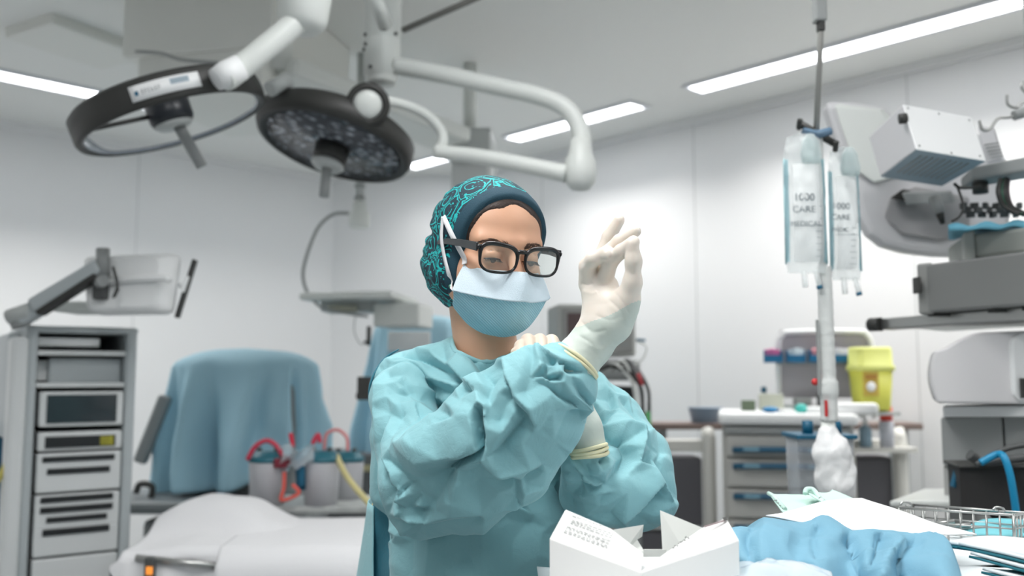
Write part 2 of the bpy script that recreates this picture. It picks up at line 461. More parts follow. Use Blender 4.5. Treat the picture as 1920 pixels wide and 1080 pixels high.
# ------------------------------------------------------------------ the surgeon
Rh = (Ry(math.radians(1.5)) @ Rz(math.radians(28)) @ Rx(math.radians(11)))
Ybr = 1.298
CH = W(968, 482, Ybr) - Rh @ Vector((0, -0.095, 0))
RhT = np.array(Rh.transposed())
def hw(x, y, z): return CH + Rh @ Vector((x, y, z))
M_skin = mat('skin', rgb(217, 168, 138), 0.48, bump=0.05, scale=900, sss=0.12, vary=0.05, vscale=30)
M_lid = M_skin
M_hair = mat('dark_hair', rgb(48, 34, 28), 0.5, bump=0.3, scale=300)
M_brow = mat('eyebrow_hair', rgb(84, 60, 48), 0.7)
M_black = mat('black_plastic', rgb(24, 25, 27), 0.22)
M_white_cloth = mat('white_ribbon', rgb(238, 238, 240), 0.8, bump=0.3, scale=700)

# -- body: head, neck, trunk and arms as one continuous surface
cen = np.array(CH)
HEADX = (cen[0] - 0.10, cen[0] + 0.125); HEADZ = (cen[2] - 0.185, cen[2] + 0.13); HEADY = (cen[1] - 0.135, cen[1] + 0.10)
hd = Field(axis(-0.24, 0.26, 0.011, (*HEADX, 0.0017)), axis(1.10, 1.66, 0.011, (*HEADY, 0.0017)), axis(0.95, cen[2] + 0.13, 0.011, (*HEADZ, 0.0017)))
def he(c, r, k=0.012, mode='u'): hd.ell(hw(*c), r, k, mode, RhT)
def hc(a, b, ra, rb, k=0.01, mode='u'): hd.cap(hw(*a), hw(*b), ra, rb, k, mode)
he((0, 0.012, 0.028), (0.073, 0.092, 0.080))
he((0, -0.030, 0.034), (0.061, 0.052, 0.052), 0.02)
he((0, -0.030, -0.036), (0.056, 0.054, 0.066), 0.02)
for s in (-1, 1):
    hc((s * 0.053, 0.0, -0.052), (s * 0.020, -0.062, -0.094), 0.017, 0.015, 0.02)
    he((s * 0.040, -0.052, -0.030), (0.021, 0.022, 0.022), 0.03)
    he((s * 0.0705, 0.012, -0.020), (0.006, 0.014, 0.024), 0.006)
    he((s * 0.030, -0.098, -0.001), (0.019, 0.016, 0.012), 0.018, 's')
    hc((s * 0.012, -0.083, 0.017), (s * 0.046, -0.069, 0.019), 0.007, 0.006, 0.02)
hc((0, -0.080, 0.010), (0, -0.107, -0.030), 0.0075, 0.0105, 0.010)
for s in (-1, 1): hc((s * 0.004, -0.098, -0.034), (s * 0.013, -0.091, -0.036), 0.008, 0.008, 0.006)
hc((-0.016, -0.082, -0.066), (0.016, -0.082, -0.066), 0.009, 0.009, 0.01)
he((0, -0.072, -0.098), (0.018, 0.016, 0.014), 0.014)
EYES = [Vector((s * 0.031, -0.0745, -0.002)) for s in (-1, 1)]
for e in EYES:
    he((e.x, e.y, e.z), (0.0148, 0.0138, 0.0135), 0.006)
    he((e.x, e.y - 0.0135, e.z - 0.0052), (0.0120, 0.005, 0.0015), 0.001, 's')
    hc((e.x - 0.014, e.y - 0.0090, e.z + 0.0072), (e.x + 0.014, e.y - 0.0090, e.z + 0.0072), 0.0011, 0.0011, 0.002, 's')
neckT = hw(0, 0.022, -0.06); neckB = W(918, 700, 1.42)
hd.cap(neckT, neckB, 0.047, 0.050, 0.02)
hd.cap(hw(0, -0.03, -0.085), W(925, 690, 1.39), 0.030, 0.040, 0.02)
# trunk and arms under the gown
def tcap(a, b, ra, rb, k=0.03): hd.cap(W(*a), W(*b), ra * a[2] / F, rb * b[2] / F, k)
hd.ell(W(900, 860, 1.51), (0.115, 0.070, 0.14), 0.03)
tcap((790, 735, 1.48), (1040, 745, 1.53), 40, 38)
tcap((780, 745, 1.47), (800, 880, 1.34), 40, 38); tcap((800, 880, 1.34), (1010, 745, 1.23), 38, 28)
tcap((1060, 750, 1.53), (1165, 880, 1.47), 38, 36); tcap((1165, 880, 1.47), (1110, 860, 1.40), 34, 28)
Q, Fq = hd.mesh(); Q = relax(Q, Fq, 1, 0.4); del hd
person = qmesh('person', Q, Fq, M_skin)
tag(person, 'surgeon in teal gown, patterned cap, mask and black glasses pulling on a white glove', 'person')
bvh_head = BVHTree.FromPolygons([tuple(v) for v in Q], [tuple(f) for f in Fq])
def ray(bvh, px, py):
    o = Vector((0, 0, CAMZ)); d = (W(px, py, 1.0) - o).normalized()
    return bvh.ray_cast(o, d)

# -- eyes, lashes, brows
M_eye = mat('eyeball', rgb(225, 220, 215), 0.2); M_iris = mat('iris', rgb(60, 38, 24), 0.15)
for e in EYES:
    m = MB(); m.ball(hw(*e), 0.0124, 12)
    m.ball(hw(e.x, e.y - 0.0085, e.z - 0.0052), 0.0052, 8, mi=1)
    m.build('eye', [M_eye, M_iris], person)
    pts = [hw(e.x + t * 0.0135, e.y - 0.0128 * math.sqrt(max(0, 1 - (t * 0.88) ** 2)), e.z - 0.0036 - 0.0012 * t * t) for t in np.linspace(-1, 1, 13)]
    m = MB(); m.tube(pts, [0.0007 + 0.0010 * (1 - abs(t)) for t in np.linspace(-1, 1, 13)], 6)
    for i, t in enumerate(np.linspace(-0.85, 0.85, 24)):
        a = Vector((e.x + t * 0.0135, e.y - 0.0128 * math.sqrt(max(0, 1 - (t * 0.88) ** 2)), e.z - 0.0038 - 0.0012 * t * t))
        b = a + Vector((t * 0.002, -0.0030, -0.0028)); c = a + Vector((t * 0.0035, -0.0055, -0.0040))
        m.tube([hw(*a), hw(*b), hw(*c)], [0.0004, 0.0003, 0.0001], 4)
    m.build('eyelashes', M_black, person)
rs = np.random.RandomState(4)
for s in (-1, 1):
    m = MB()
    for i in range(200):
        t = rs.uniform(0, 1); w = (0.0042 if t < 0.5 else 0.0042 * (1 - (t - 0.5) / 0.55)) * rs.uniform(-0.8, 0.8)
        x = s * (0.012 + 0.043 * t); z = 0.0145 + 0.0050 * math.sin(min(1, t * 1.25) * PI * 0.5) - (0.006 * max(0, t - 0.62) / 0.38) + w
        o = hw(x, -0.16, z); d = (Rh @ Vector((0, 1, 0)))
        h = bvh_head.ray_cast(o, d)
        if h[0] is None: continue
        dirv = Rh @ Vector((s * (0.5 + 0.5 * t), 0.05, 0.6 - 0.8 * t)); dirv.normalize(); n = h[1]
        if n.dot(d) > 0: n = -n
        dirv = (dirv - n * dirv.dot(n)).normalized()
        p = h[0] + n * 0.0002
        m.tube([p, p + dirv * 0.003 + n * 0.0005, p + dirv * 0.0050 + n * 0.0002], [0.0003, 0.00026, 0.0001], 4, caps=False)
    m.build('eyebrow', M_brow, person)

# -- hair, cap, cap band: shells round the skull, meshed in the head's own axes
ZT = [-0.20, -0.085, -0.03, 0.012, 0.055, 0.088, 0.15]; YT = [-0.025, -0.030, -0.036, -0.0475, -0.058, -0.066, -0.075]
def yedge(Z, X): return np.interp(Z, ZT, YT) 
def shell(off, fwd, bulge, h=0.0022):
    f = Field(np.arange(-0.11, 0.11, h), np.arange(-0.13, 0.15, h), np.arange(-0.12, 0.14, h))
    f.ell((0, 0.012, 0.028), (0.073 + off, 0.092 + off, 0.080 + off), 0.01)
    f.ell((0, -0.030, 0.034), (0.061 + off, 0.052 + off, 0.052 + off), 0.02)
    f.ell((0, -0.024, -0.030), (0.054 + off, 0.050 + off, 0.055 + off), 0.02)
    if bulge:
        f.ell((0, 0.016, -0.032), (0.075 + off, 0.076, 0.066), 0.012)
        f.ell((-0.028, 0.066, -0.030), (0.047, 0.050, 0.050), 0.018)
        f.ell((0.0, 0.060, 0.010), (0.066, 0.060, 0.066), 0.03)
        f.ell((-0.02, 0.045, -0.055), (0.040, 0.040, 0.036), 0.02)
    f.op(lambda X, Y, Z: (yedge(Z, X) + fwd - (0 if bulge else 0.0055) * np.exp(-((np.abs(X - 0.004) - 0.022) / 0.014) ** 2) - Y) * 0.9 + 0 * X, (-1, -1, -1), (1, 1, 1), 0.0035, 'i')
    f.op(lambda X, Y, Z: -(Z + 0.096) + 0 * X + 0 * Y, (-1, -1, -1), (1, 1, 1), 0.006, 'i')
    return f.mesh()
def toworld(Q): return np.array(CH) + Q @ np.array(Rh).T
Qh, Fh = shell(0.0022, -0.0058, False)
e = vnoise(Qh, 60, 5) * 0.0012 + vnoise(Qh, 500, 6) * 0.0005
Qh = Qh + e[:, None] * np.array([0, 1, 0.5])
qmesh('hair', toworld(Qh), Fh, M_hair, person)
def cap_material():
    m = mat('cap_print', rgb(15, 48, 62), 0.75, bump=0.2, scale=600)
    nt = m.node_tree; N = nt.nodes.new; Lk = nt.links.new; b = nt.nodes['Principled BSDF']
    tc = N('ShaderNodeTexCoord')
    nz = N('ShaderNodeTexNoise'); nz.inputs['Scale'].default_value = 34; nz.inputs['Detail'].default_value = 1
    Lk(tc.outputs['Object'], nz.inputs['Vector'])
    sub = N('ShaderNodeVectorMath'); sub.operation = 'SUBTRACT'; sub.inputs[1].default_value = (0.5, 0.5, 0.5); Lk(nz.outputs['Color'], sub.inputs[0])
    scl = N('ShaderNodeVectorMath'); scl.operation = 'SCALE'; scl.inputs['Scale'].default_value = 0.018; Lk(sub.outputs[0], scl.inputs[0])
    ad = N('ShaderNodeVectorMath'); Lk(tc.outputs['Object'], ad.inputs[0]); Lk(scl.outputs[0], ad.inputs[1])
    def step(src, lo, hi, inv=False):
        r = N('ShaderNodeMapRange'); r.inputs[1].default_value = lo; r.inputs[2].default_value = hi
        if inv: r.inputs[3].default_value = 1; r.inputs[4].default_value = 0
        Lk(src, r.inputs[0]); return r.outputs[0]
    def mth(op, a, bb=None, v=None):
        q = N('ShaderNodeMath'); q.operation = op; Lk(a, q.inputs[0])
        if bb is not None: Lk(bb, q.inputs[1])
        if v is not None: q.inputs[1].default_value = v
        return q.outputs[0]
    # big paisley cells with ringed outlines
    v1 = N('ShaderNodeTexVoronoi'); v1.inputs['Scale'].default_value = 27; Lk(ad.outputs[0], v1.inputs['Vector'])
    ring = mth('PINGPONG', v1.outputs['Distance'], v=0.14)
    ring = step(ring, 0.030, 0.022)
    v2 = N('ShaderNodeTexVoronoi'); v2.feature = 'DISTANCE_TO_EDGE'; v2.inputs['Scale'].default_value = 27; Lk(ad.outputs[0], v2.inputs['Vector'])
    edge = step(v2.outputs['Distance'], 0.075, 0.055)
    edge2 = step(v2.outputs['Distance'], 0.030, 0.040)
    edge = mth('MULTIPLY', edge, edge2)
    # small dots and leaves
    v3 = N('ShaderNodeTexVoronoi'); v3.inputs['Scale'].default_value = 170; Lk(ad.outputs[0], v3.inputs['Vector'])
    dots = step(v3.outputs['Distance'], 0.34, 0.27)
    nz2 = N('ShaderNodeTexNoise'); nz2.inputs['Scale'].default_value = 60; Lk(tc.outputs['Object'], nz2.inputs['Vector'])
    msk = step(nz2.outputs['Fac'], 0.47, 0.53); dots = mth('MULTIPLY', dots, msk)
    msk2 = step(nz2.outputs['Fac'], 0.56, 0.50); ring = mth('MULTIPLY', ring, msk2)
    a = mth('MAXIMUM', edge, dots); a = mth('MAXIMUM', a, ring)
    mx = N('ShaderNodeMix'); mx.data_type = 'RGBA'; mx.inputs[6].default_value = (*rgb(14, 46, 60), 1); mx.inputs[7].default_value = (*rgb(22, 178, 178), 1)
    Lk(a, mx.inputs[0]); Lk(mx.outputs[2], b.inputs['Base Color'])
    return m
M_cap = cap_material(); M_band = mat('cap_band_cloth', rgb(28, 66, 82), 0.8, bump=0.25, scale=700)
Qc, Fc = shell(0.0075, 0.0, True)
n_ = vnormals(Qc, Fc)
back = np.clip((Qc[:, 1] - 0.0) / 0.05, 0, 1)
# gathers running back to the knot
ang = np.arctan2(Qc[:, 2] + 0.0, Qc[:, 0] + 0.02)
fold = np.sin(ang * 17 + vnoise(Qc, 25, 2) * 2.5) * 0.0013 * back + crumple(Qc, 28, 8) * 0.004 * (0.25 + back)
notch = np.exp(-((Qc[:, 2] - 0.020) / 0.008) ** 2) * np.clip((Qc[:, 1] - 0.03) / 0.03, 0, 1) * 0.007
Qc = Qc + n_ * (fold - notch)[:, None]
fc = Qc[Fc].mean(1); dd = fc[:, 1] - yedge(fc[:, 2], fc[:, 0]); bandm = (dd < 0.0185)
Qw = toworld(Qc)
def submesh(Q, Fq, mask):
    F2 = Fq[mask]; u, inv = np.unique(F2, return_inverse=True); return Q[u], inv.reshape(F2.shape)
cap_o = qmesh('surgical_cap', *submesh(Qw, Fc, ~bandm), M_cap, person)
Qb, Fb = submesh(Qw, Fc, bandm); Qb = Qb + vnormals(Qb, Fb) * 0.0008
qmesh('cap_band', Qb, Fb, M_band, cap_o)
bvh_cap = BVHTree.FromPolygons([tuple(v) for v in Qw], [tuple(f) for f in Fc])

# -- face mask
M_mask_up = mat('mask_cloth_lit', rgb(206, 222, 232), 0.75, bump=0.3, scale=800)  # same mask cloth, painted paler where its upward fold catches the light
M_mask_lo = mat('mask_blue_cloth', rgb(134, 186, 204), 0.75)
nt = M_mask_lo.node_tree; tc = nt.nodes.new('ShaderNodeTexCoord'); wv = nt.nodes.new('ShaderNodeTexWave'); wv.inputs['Scale'].default_value = 110; wv.bands_direction = 'X'
mpp = nt.nodes.new('ShaderNodeMapping'); mpp.inputs['Rotation'].default_value = (0.4, 0.75, 0.3); nt.links.new(tc.outputs['Object'], mpp.inputs['Vector']); nt.links.new(mpp.outputs[0], wv.inputs['Vector']); bp = nt.nodes.new('ShaderNodeBump'); bp.inputs['Strength'].default_value = 0.5; bp.inputs['Distance'].default_value = 0.001
nt.links.new(wv.outputs['Fac'], bp.inputs['Height']); nt.links.new(bp.outputs['Normal'], nt.nodes['Principled BSDF'].inputs['Normal'])
mx = nt.nodes.new('ShaderNodeMix'); mx.data_type = 'RGBA'; mx.inputs[6].default_value = (*rgb(140, 192, 210), 1); mx.inputs[7].default_value = (*rgb(178, 216, 228), 1)
nt.links.new(wv.outputs['Fac'], mx.inputs[0]); nt.links.new(mx.outputs[2], nt.nodes['Principled BSDF'].inputs['Base Color'])
def sym(v): return [Vector((-x, y, z)) for x, y, z in v[:0:-1]] + [Vector(q) for q in v]
R0 = sym([(0, -0.1215, -0.019), (0.011, -0.112, -0.020), (0.028, -0.090, -0.022), (0.047, -0.077, -0.022), (0.062, -0.056, -0.018)])
R1 = sym([(0, -0.129, -0.034), (0.012, -0.122, -0.036), (0.032, -0.102, -0.040), (0.053, -0.088, -0.040), (0.073, -0.060, -0.038)])
R2 = sym([(0, -0.134, -0.060), (0.013, -0.131, -0.061), (0.034, -0.116, -0.061), (0.058, -0.096, -0.060), (0.081, -0.066, -0.058)])
R3 = sym([(0, -0.1305, -0.058), (0.013, -0.1275, -0.059), (0.034, -0.1125, -0.059), (0.056, -0.093, -0.058), (0.079, -0.064, -0.056)])
R4 = sym([(0, -0.122, -0.080), (0.013, -0.120, -0.080), (0.033, -0.104, -0.079), (0.056, -0.086, -0.074), (0.075, -0.060, -0.068)])
R5 = sym([(0, -0.108, -0.102), (0.013, -0.106, -0.102), (0.033, -0.093, -0.101), (0.053, -0.076, -0.090), (0.071, -0.050, -0.078)])
R6 = sym([(0, -0.078, -0.119), (0.012, -0.077, -0.118), (0.030, -0.070, -0.115), (0.047, -0.056, -0.105), (0.062, -0.038, -0.086)])
def maskrows(rows, nv):
    rr = [catmull(r, 7) for r in rows]; cols = [catmull([r[i] for r in rr], nv) for i in range(len(rr[0]))]
    return [[cols[j][i] for j in range(len(cols))] for i in range(len(cols[0]))]
def mwarp(G, seed):
    out = []
    for r in G:
        P = np.array([tuple(p) for p in r]); d = crumple(P, 22, seed) * 0.0022 + vnoise(P, 45, seed) * 0.0006
        out.append([hw(p.x, p.y - dd_, p.z) for p, dd_ in zip(r, d)])
    return out
G1 = mwarp(maskrows([R0, R1, R2], 7), 31); G2 = mwarp(maskrows([R3, R4, R5, R6], 7), 31)
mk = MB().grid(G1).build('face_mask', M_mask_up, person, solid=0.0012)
MB().grid(G2).build('pleated_panel', M_mask_lo, mk, solid=0.0012)
m = MB()
for dz in (0.0045, 0.0075):      # stitched seams under the top edge
    row = [hw(p.x, p.y - 0.0012 - dz * 0.42, p.z - dz) for p in catmull(R0, 7)]
    for i in range(1, len(row) - 1, 1):
        a = row[i]; b = row[i].lerp(row[i + 1], 0.5); m.tube([a, b], 0.0003, 4)
m.build('stitching', mat('mask_stitch', rgb(150, 165, 178), 0.8), mk)
def ribbon(pts, w, name, m, parent, off=0.0015, th=0.0008, facing=None):
    """flat band through world points"""
    C = catmull(pts, 8); G = []
    for i, p in enumerate(C):
        t = (C[min(i + 1, len(C) - 1)] - C[max(i - 1, 0)]).normalized(); n = (p - CH).normalized() if facing is None else facing
        s = t.cross(n).normalized(); q = p + n * off; G.append([q - s * w / 2, q, q + s * w / 2])
    return MB().grid(G).build(name, m, parent, solid=th)
def capp(px, py, fb=None):
    h = ray(bvh_cap, px, py); g = ray(bvh_head, px, py)
    c = [x for x in (h, g) if x[0] is not None]
    if not c: return W(px, py, 1.36)
    return min(c, key=lambda x: x[3])[0]
a0 = hw(*(R0[0] + Vector((0, -0.002, 0)))); a1 = hw(*R5[0])
ribbon([a0, capp(872, 484), capp(862, 465), capp(850, 442), capp(841, 423), capp(834, 408)], 0.0078, 'mask_strap', M_white_cloth, mk, 0.003)
ribbon([hw(*R3[0]), capp(850, 533), capp(842, 505), capp(835, 475), capp(831, 445), capp(833, 408)], 0.0085, 'mask_strap', M_white_cloth, mk, 0.003)
# earring
MB().ball(W(845, 537, 1.335), 0.0032, 8).build('earring', mat('green_stone', rgb(90, 150, 130), 0.2, metal=0.3), person)

# -- glasses
gl = MB(); 
def gframe(s):
    P = []
    pr = [(0.0282 * math.copysign(abs(math.cos(q)) ** 0.68, math.cos(q)), 0.0198 * math.copysign(abs(math.sin(q)) ** 0.68, math.sin(q))) for q in np.linspace(0, 2 * PI, 64, endpoint=False)]
    out = []
    for x, z in pr:
        xx = x * (1 + 0.05 * z / 0.02); zz = z + (0.0022 if z > 0 else 0) * (s * x) / 0.029
        out.append((xx, zz))
    return out
gpos = lambda s, x, z: hw(s * 0.0348 + x, -0.1115 + abs(s * 0.0348 + x) ** 2 * 1.4, -0.0035 + z)
frame_parts = MB()
for s in (-1, 1):
    pts = [gpos(s, x, z) for x, z in gframe(s)]
    frame_parts.tube(pts, [0.0021 + 0.0011 * min(1, max(0, (z + 0.004) / 0.014)) for x, z in gframe(s)], 8, closed=True)
    frame_parts.tube([gpos(s, s * 0.0285, 0.013), gpos(s, s * 0.0325, 0.0145) + Rh @ Vector((0, 0.003, 0))], [0.0042, 0.0038], 8)
frame_parts.tube([hw(-0.0085, -0.1105, 0.006), hw(-0.004, -0.1135, 0.0085), hw(0.004, -0.1135, 0.0085), hw(0.0085, -0.1105, 0.006)], 0.0032, 8)
fo = frame_parts.build('glasses', M_black, person)
M_lens = glassy('lens_glass', (0.97, 0.99, 0.98), 0.975, 0.02)
for s in (-1, 1):
    t = MB(); a = gpos(s, s * 0.0325, 0.0135) + Rh @ Vector((0, 0.002, 0)); pts = [a, hw(s * 0.074, -0.060, 0.0115), hw(s * 0.0775, -0.02, 0.010), hw(s * 0.078, 0.012, 0.006)]
    G = []
    for p, w in zip(pts, (0.0125, 0.0105, 0.009, 0.007)): G.append([p + Rh @ Vector((0, 0, w / 2)), p - Rh @ Vector((0, 0, w / 2))])
    MB().grid(G, smooth=False).build('temple_arm', mat('temple_grey', rgb(62, 66, 68), 0.25), fo, solid=0.0035, bevel=0.001)
    L = MB(); P = [gpos(s, x * 0.97, z * 0.97) for x, z in gframe(s)]; L.add(P, [tuple(range(len(P)))])
    L.build('lens', M_lens, fo, solid=0.001)
# ------------------------------------------------------------------ the gown
def gown_mat(name, c, dark=False):
    m = mat(name, c, 0.72, spec=0.3)
    nt = m.node_tree; b = nt.nodes['Principled BSDF']; tc = nt.nodes.new('ShaderNodeTexCoord')
    b.inputs['Sheen Weight'].default_value = 0.15
    n1 = nt.nodes.new('ShaderNodeTexNoise'); n1.inputs['Scale'].default_value = 900; n1.inputs['Detail'].default_value = 2
    n2 = nt.nodes.new('ShaderNodeTexNoise'); n2.inputs['Scale'].default_value = 30; n2.inputs['Detail'].default_value = 5; n2.inputs['Distortion'].default_value = 1.5
    v = nt.nodes.new('ShaderNodeTexVoronoi'); v.feature = 'DISTANCE_TO_EDGE'; v.inputs['Scale'].default_value = 26
    ad = nt.nodes.new('ShaderNodeMix'); ad.data_type = 'RGBA'; ad.blend_type = 'LINEAR_LIGHT'; ad.inputs[0].default_value = 0.06
    nt.links.new(tc.outputs['Object'], ad.inputs[6]); nt.links.new(n2.outputs['Color'], ad.inputs[7]); nt.links.new(ad.outputs[2], v.inputs['Vector'])
    for n in (n1, n2): nt.links.new(tc.outputs['Object'], n.inputs['Vector'])
    mr = nt.nodes.new('ShaderNodeMapRange'); mr.inputs[2].default_value = 0.06; nt.links.new(v.outputs['Distance'], mr.inputs[0])
    b1 = nt.nodes.new('ShaderNodeBump'); b1.inputs['Strength'].default_value = 0.15; b1.inputs['Distance'].default_value = 0.0012; nt.links.new(mr.outputs[0], b1.inputs['Height'])
    b2 = nt.nodes.new('ShaderNodeBump'); b2.inputs['Strength'].default_value = 0.35; b2.inputs['Distance'].default_value = 0.004; nt.links.new(n2.outputs['Fac'], b2.inputs['Height']); nt.links.new(b1.outputs[0], b2.inputs['Normal'])
    b3 = nt.nodes.new('ShaderNodeBump'); b3.inputs['Strength'].default_value = 0.12; b3.inputs['Distance'].default_value = 0.0006; nt.links.new(n1.outputs['Fac'], b3.inputs['Height']); nt.links.new(b2.outputs[0], b3.inputs['Normal'])
    nt.links.new(b3.outputs[0], b.inputs['Normal'])
    return m
M_gown = gown_mat('gown_cloth', rgb(136, 186, 193))
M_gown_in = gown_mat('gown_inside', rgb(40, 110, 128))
gf = Field(axis(-0.30, 0.33, 0.0026), axis(1.02, 1.72, 0.0038), axis(0.86, 1.47, 0.0026))
def g(a, b, ra, rb, k=0.025, f=None): (f or gf).cap(W(*a), W(*b), ra * a[2] / F, rb * b[2] / F, k)
# trunk
gf.ell(W(884, 850, 1.50), (0.155, 0.100, 0.165), 0.02)
g((762, 718, 1.47), (872, 690, 1.44), 58, 58); g((880, 690, 1.44), (1075, 750, 1.52), 56, 55)
g((895, 700, 1.43), (925, 706, 1.41), 62, 60, 0.03)
gf.ell(W(905, 985, 1.50), (0.145, 0.118, 0.17), 0.04); gf.ell(W(915, 1130, 1.50), (0.155, 0.140, 0.18), 0.05)
g((735, 760, 1.50), (728, 925, 1.52), 40, 36, 0.02)
g((890, 722, 1.39), (970, 725, 1.40), 66, 60, 0.03)
# image-left sleeve: shoulder, elbow low at the side, forearm rising across the chest
SL = [((752, 748, 1.42), 60), ((774, 830, 1.36), 66), ((797, 895, 1.31), 80), ((860, 860, 1.27), 92), ((935, 800, 1.235), 100), ((1005, 742, 1.21), 86), ((1050, 700, 1.195), 58)]
fs = Field(gf.xs, gf.ys, gf.zs)
for (a, ra), (b, rb) in zip(SL, SL[1:]): g(a, b, ra, rb, 0.02, fs)
g((790, 955, 1.33), (880, 928, 1.28), 54, 62, 0.03, fs); g((880, 928, 1.28), (965, 872, 1.25), 62, 60, 0.03, fs); g((965, 872, 1.25), (1035, 795, 1.24), 60, 44, 0.03, fs)
g((1072, 735, 1.22), (1035, 795, 1.24), 36, 44, 0.03, fs)
h_ = np.clip(0.5 + 0.5 * (gf.V - fs.V) / 0.008, 0, 1); gf.V = gf.V * (1 - h_) + fs.V * h_ - 0.008 * h_ * (1 - h_)
# image-right sleeve
fs = Field(gf.xs, gf.ys, gf.zs)
SR = [((1098, 745, 1.53), 52), ((1140, 800, 1.50), 64), ((1178, 870, 1.46), 78), ((1188, 915, 1.43), 74), ((1120, 915, 1.385), 66), ((1096, 880, 1.338), 46)]
for (a, ra), (b, rb) in zip(SR, SR[1:]): g(a, b, ra, rb, 0.02, fs)
g((1120, 800, 1.46), (1150, 850, 1.40), 40, 46, 0.02, fs)
g((1205, 925, 1.43), (1225, 935, 1.43), 52, 38, 0.02, fs)
h_ = np.clip(0.5 + 0.5 * (gf.V - fs.V) / 0.006, 0, 1); gf.V = gf.V * (1 - h_) + fs.V * h_ - 0.006 * h_ * (1 - h_); del fs
# neck opening
gf.cap(W(914, 560, 1.375), W(914, 640, 1.395), 0.058, 0.053, 0.006, 's')
Qg, Fg = gf.mesh(); del gf
Qg = relax(Qg, Fg, 2, 0.5)
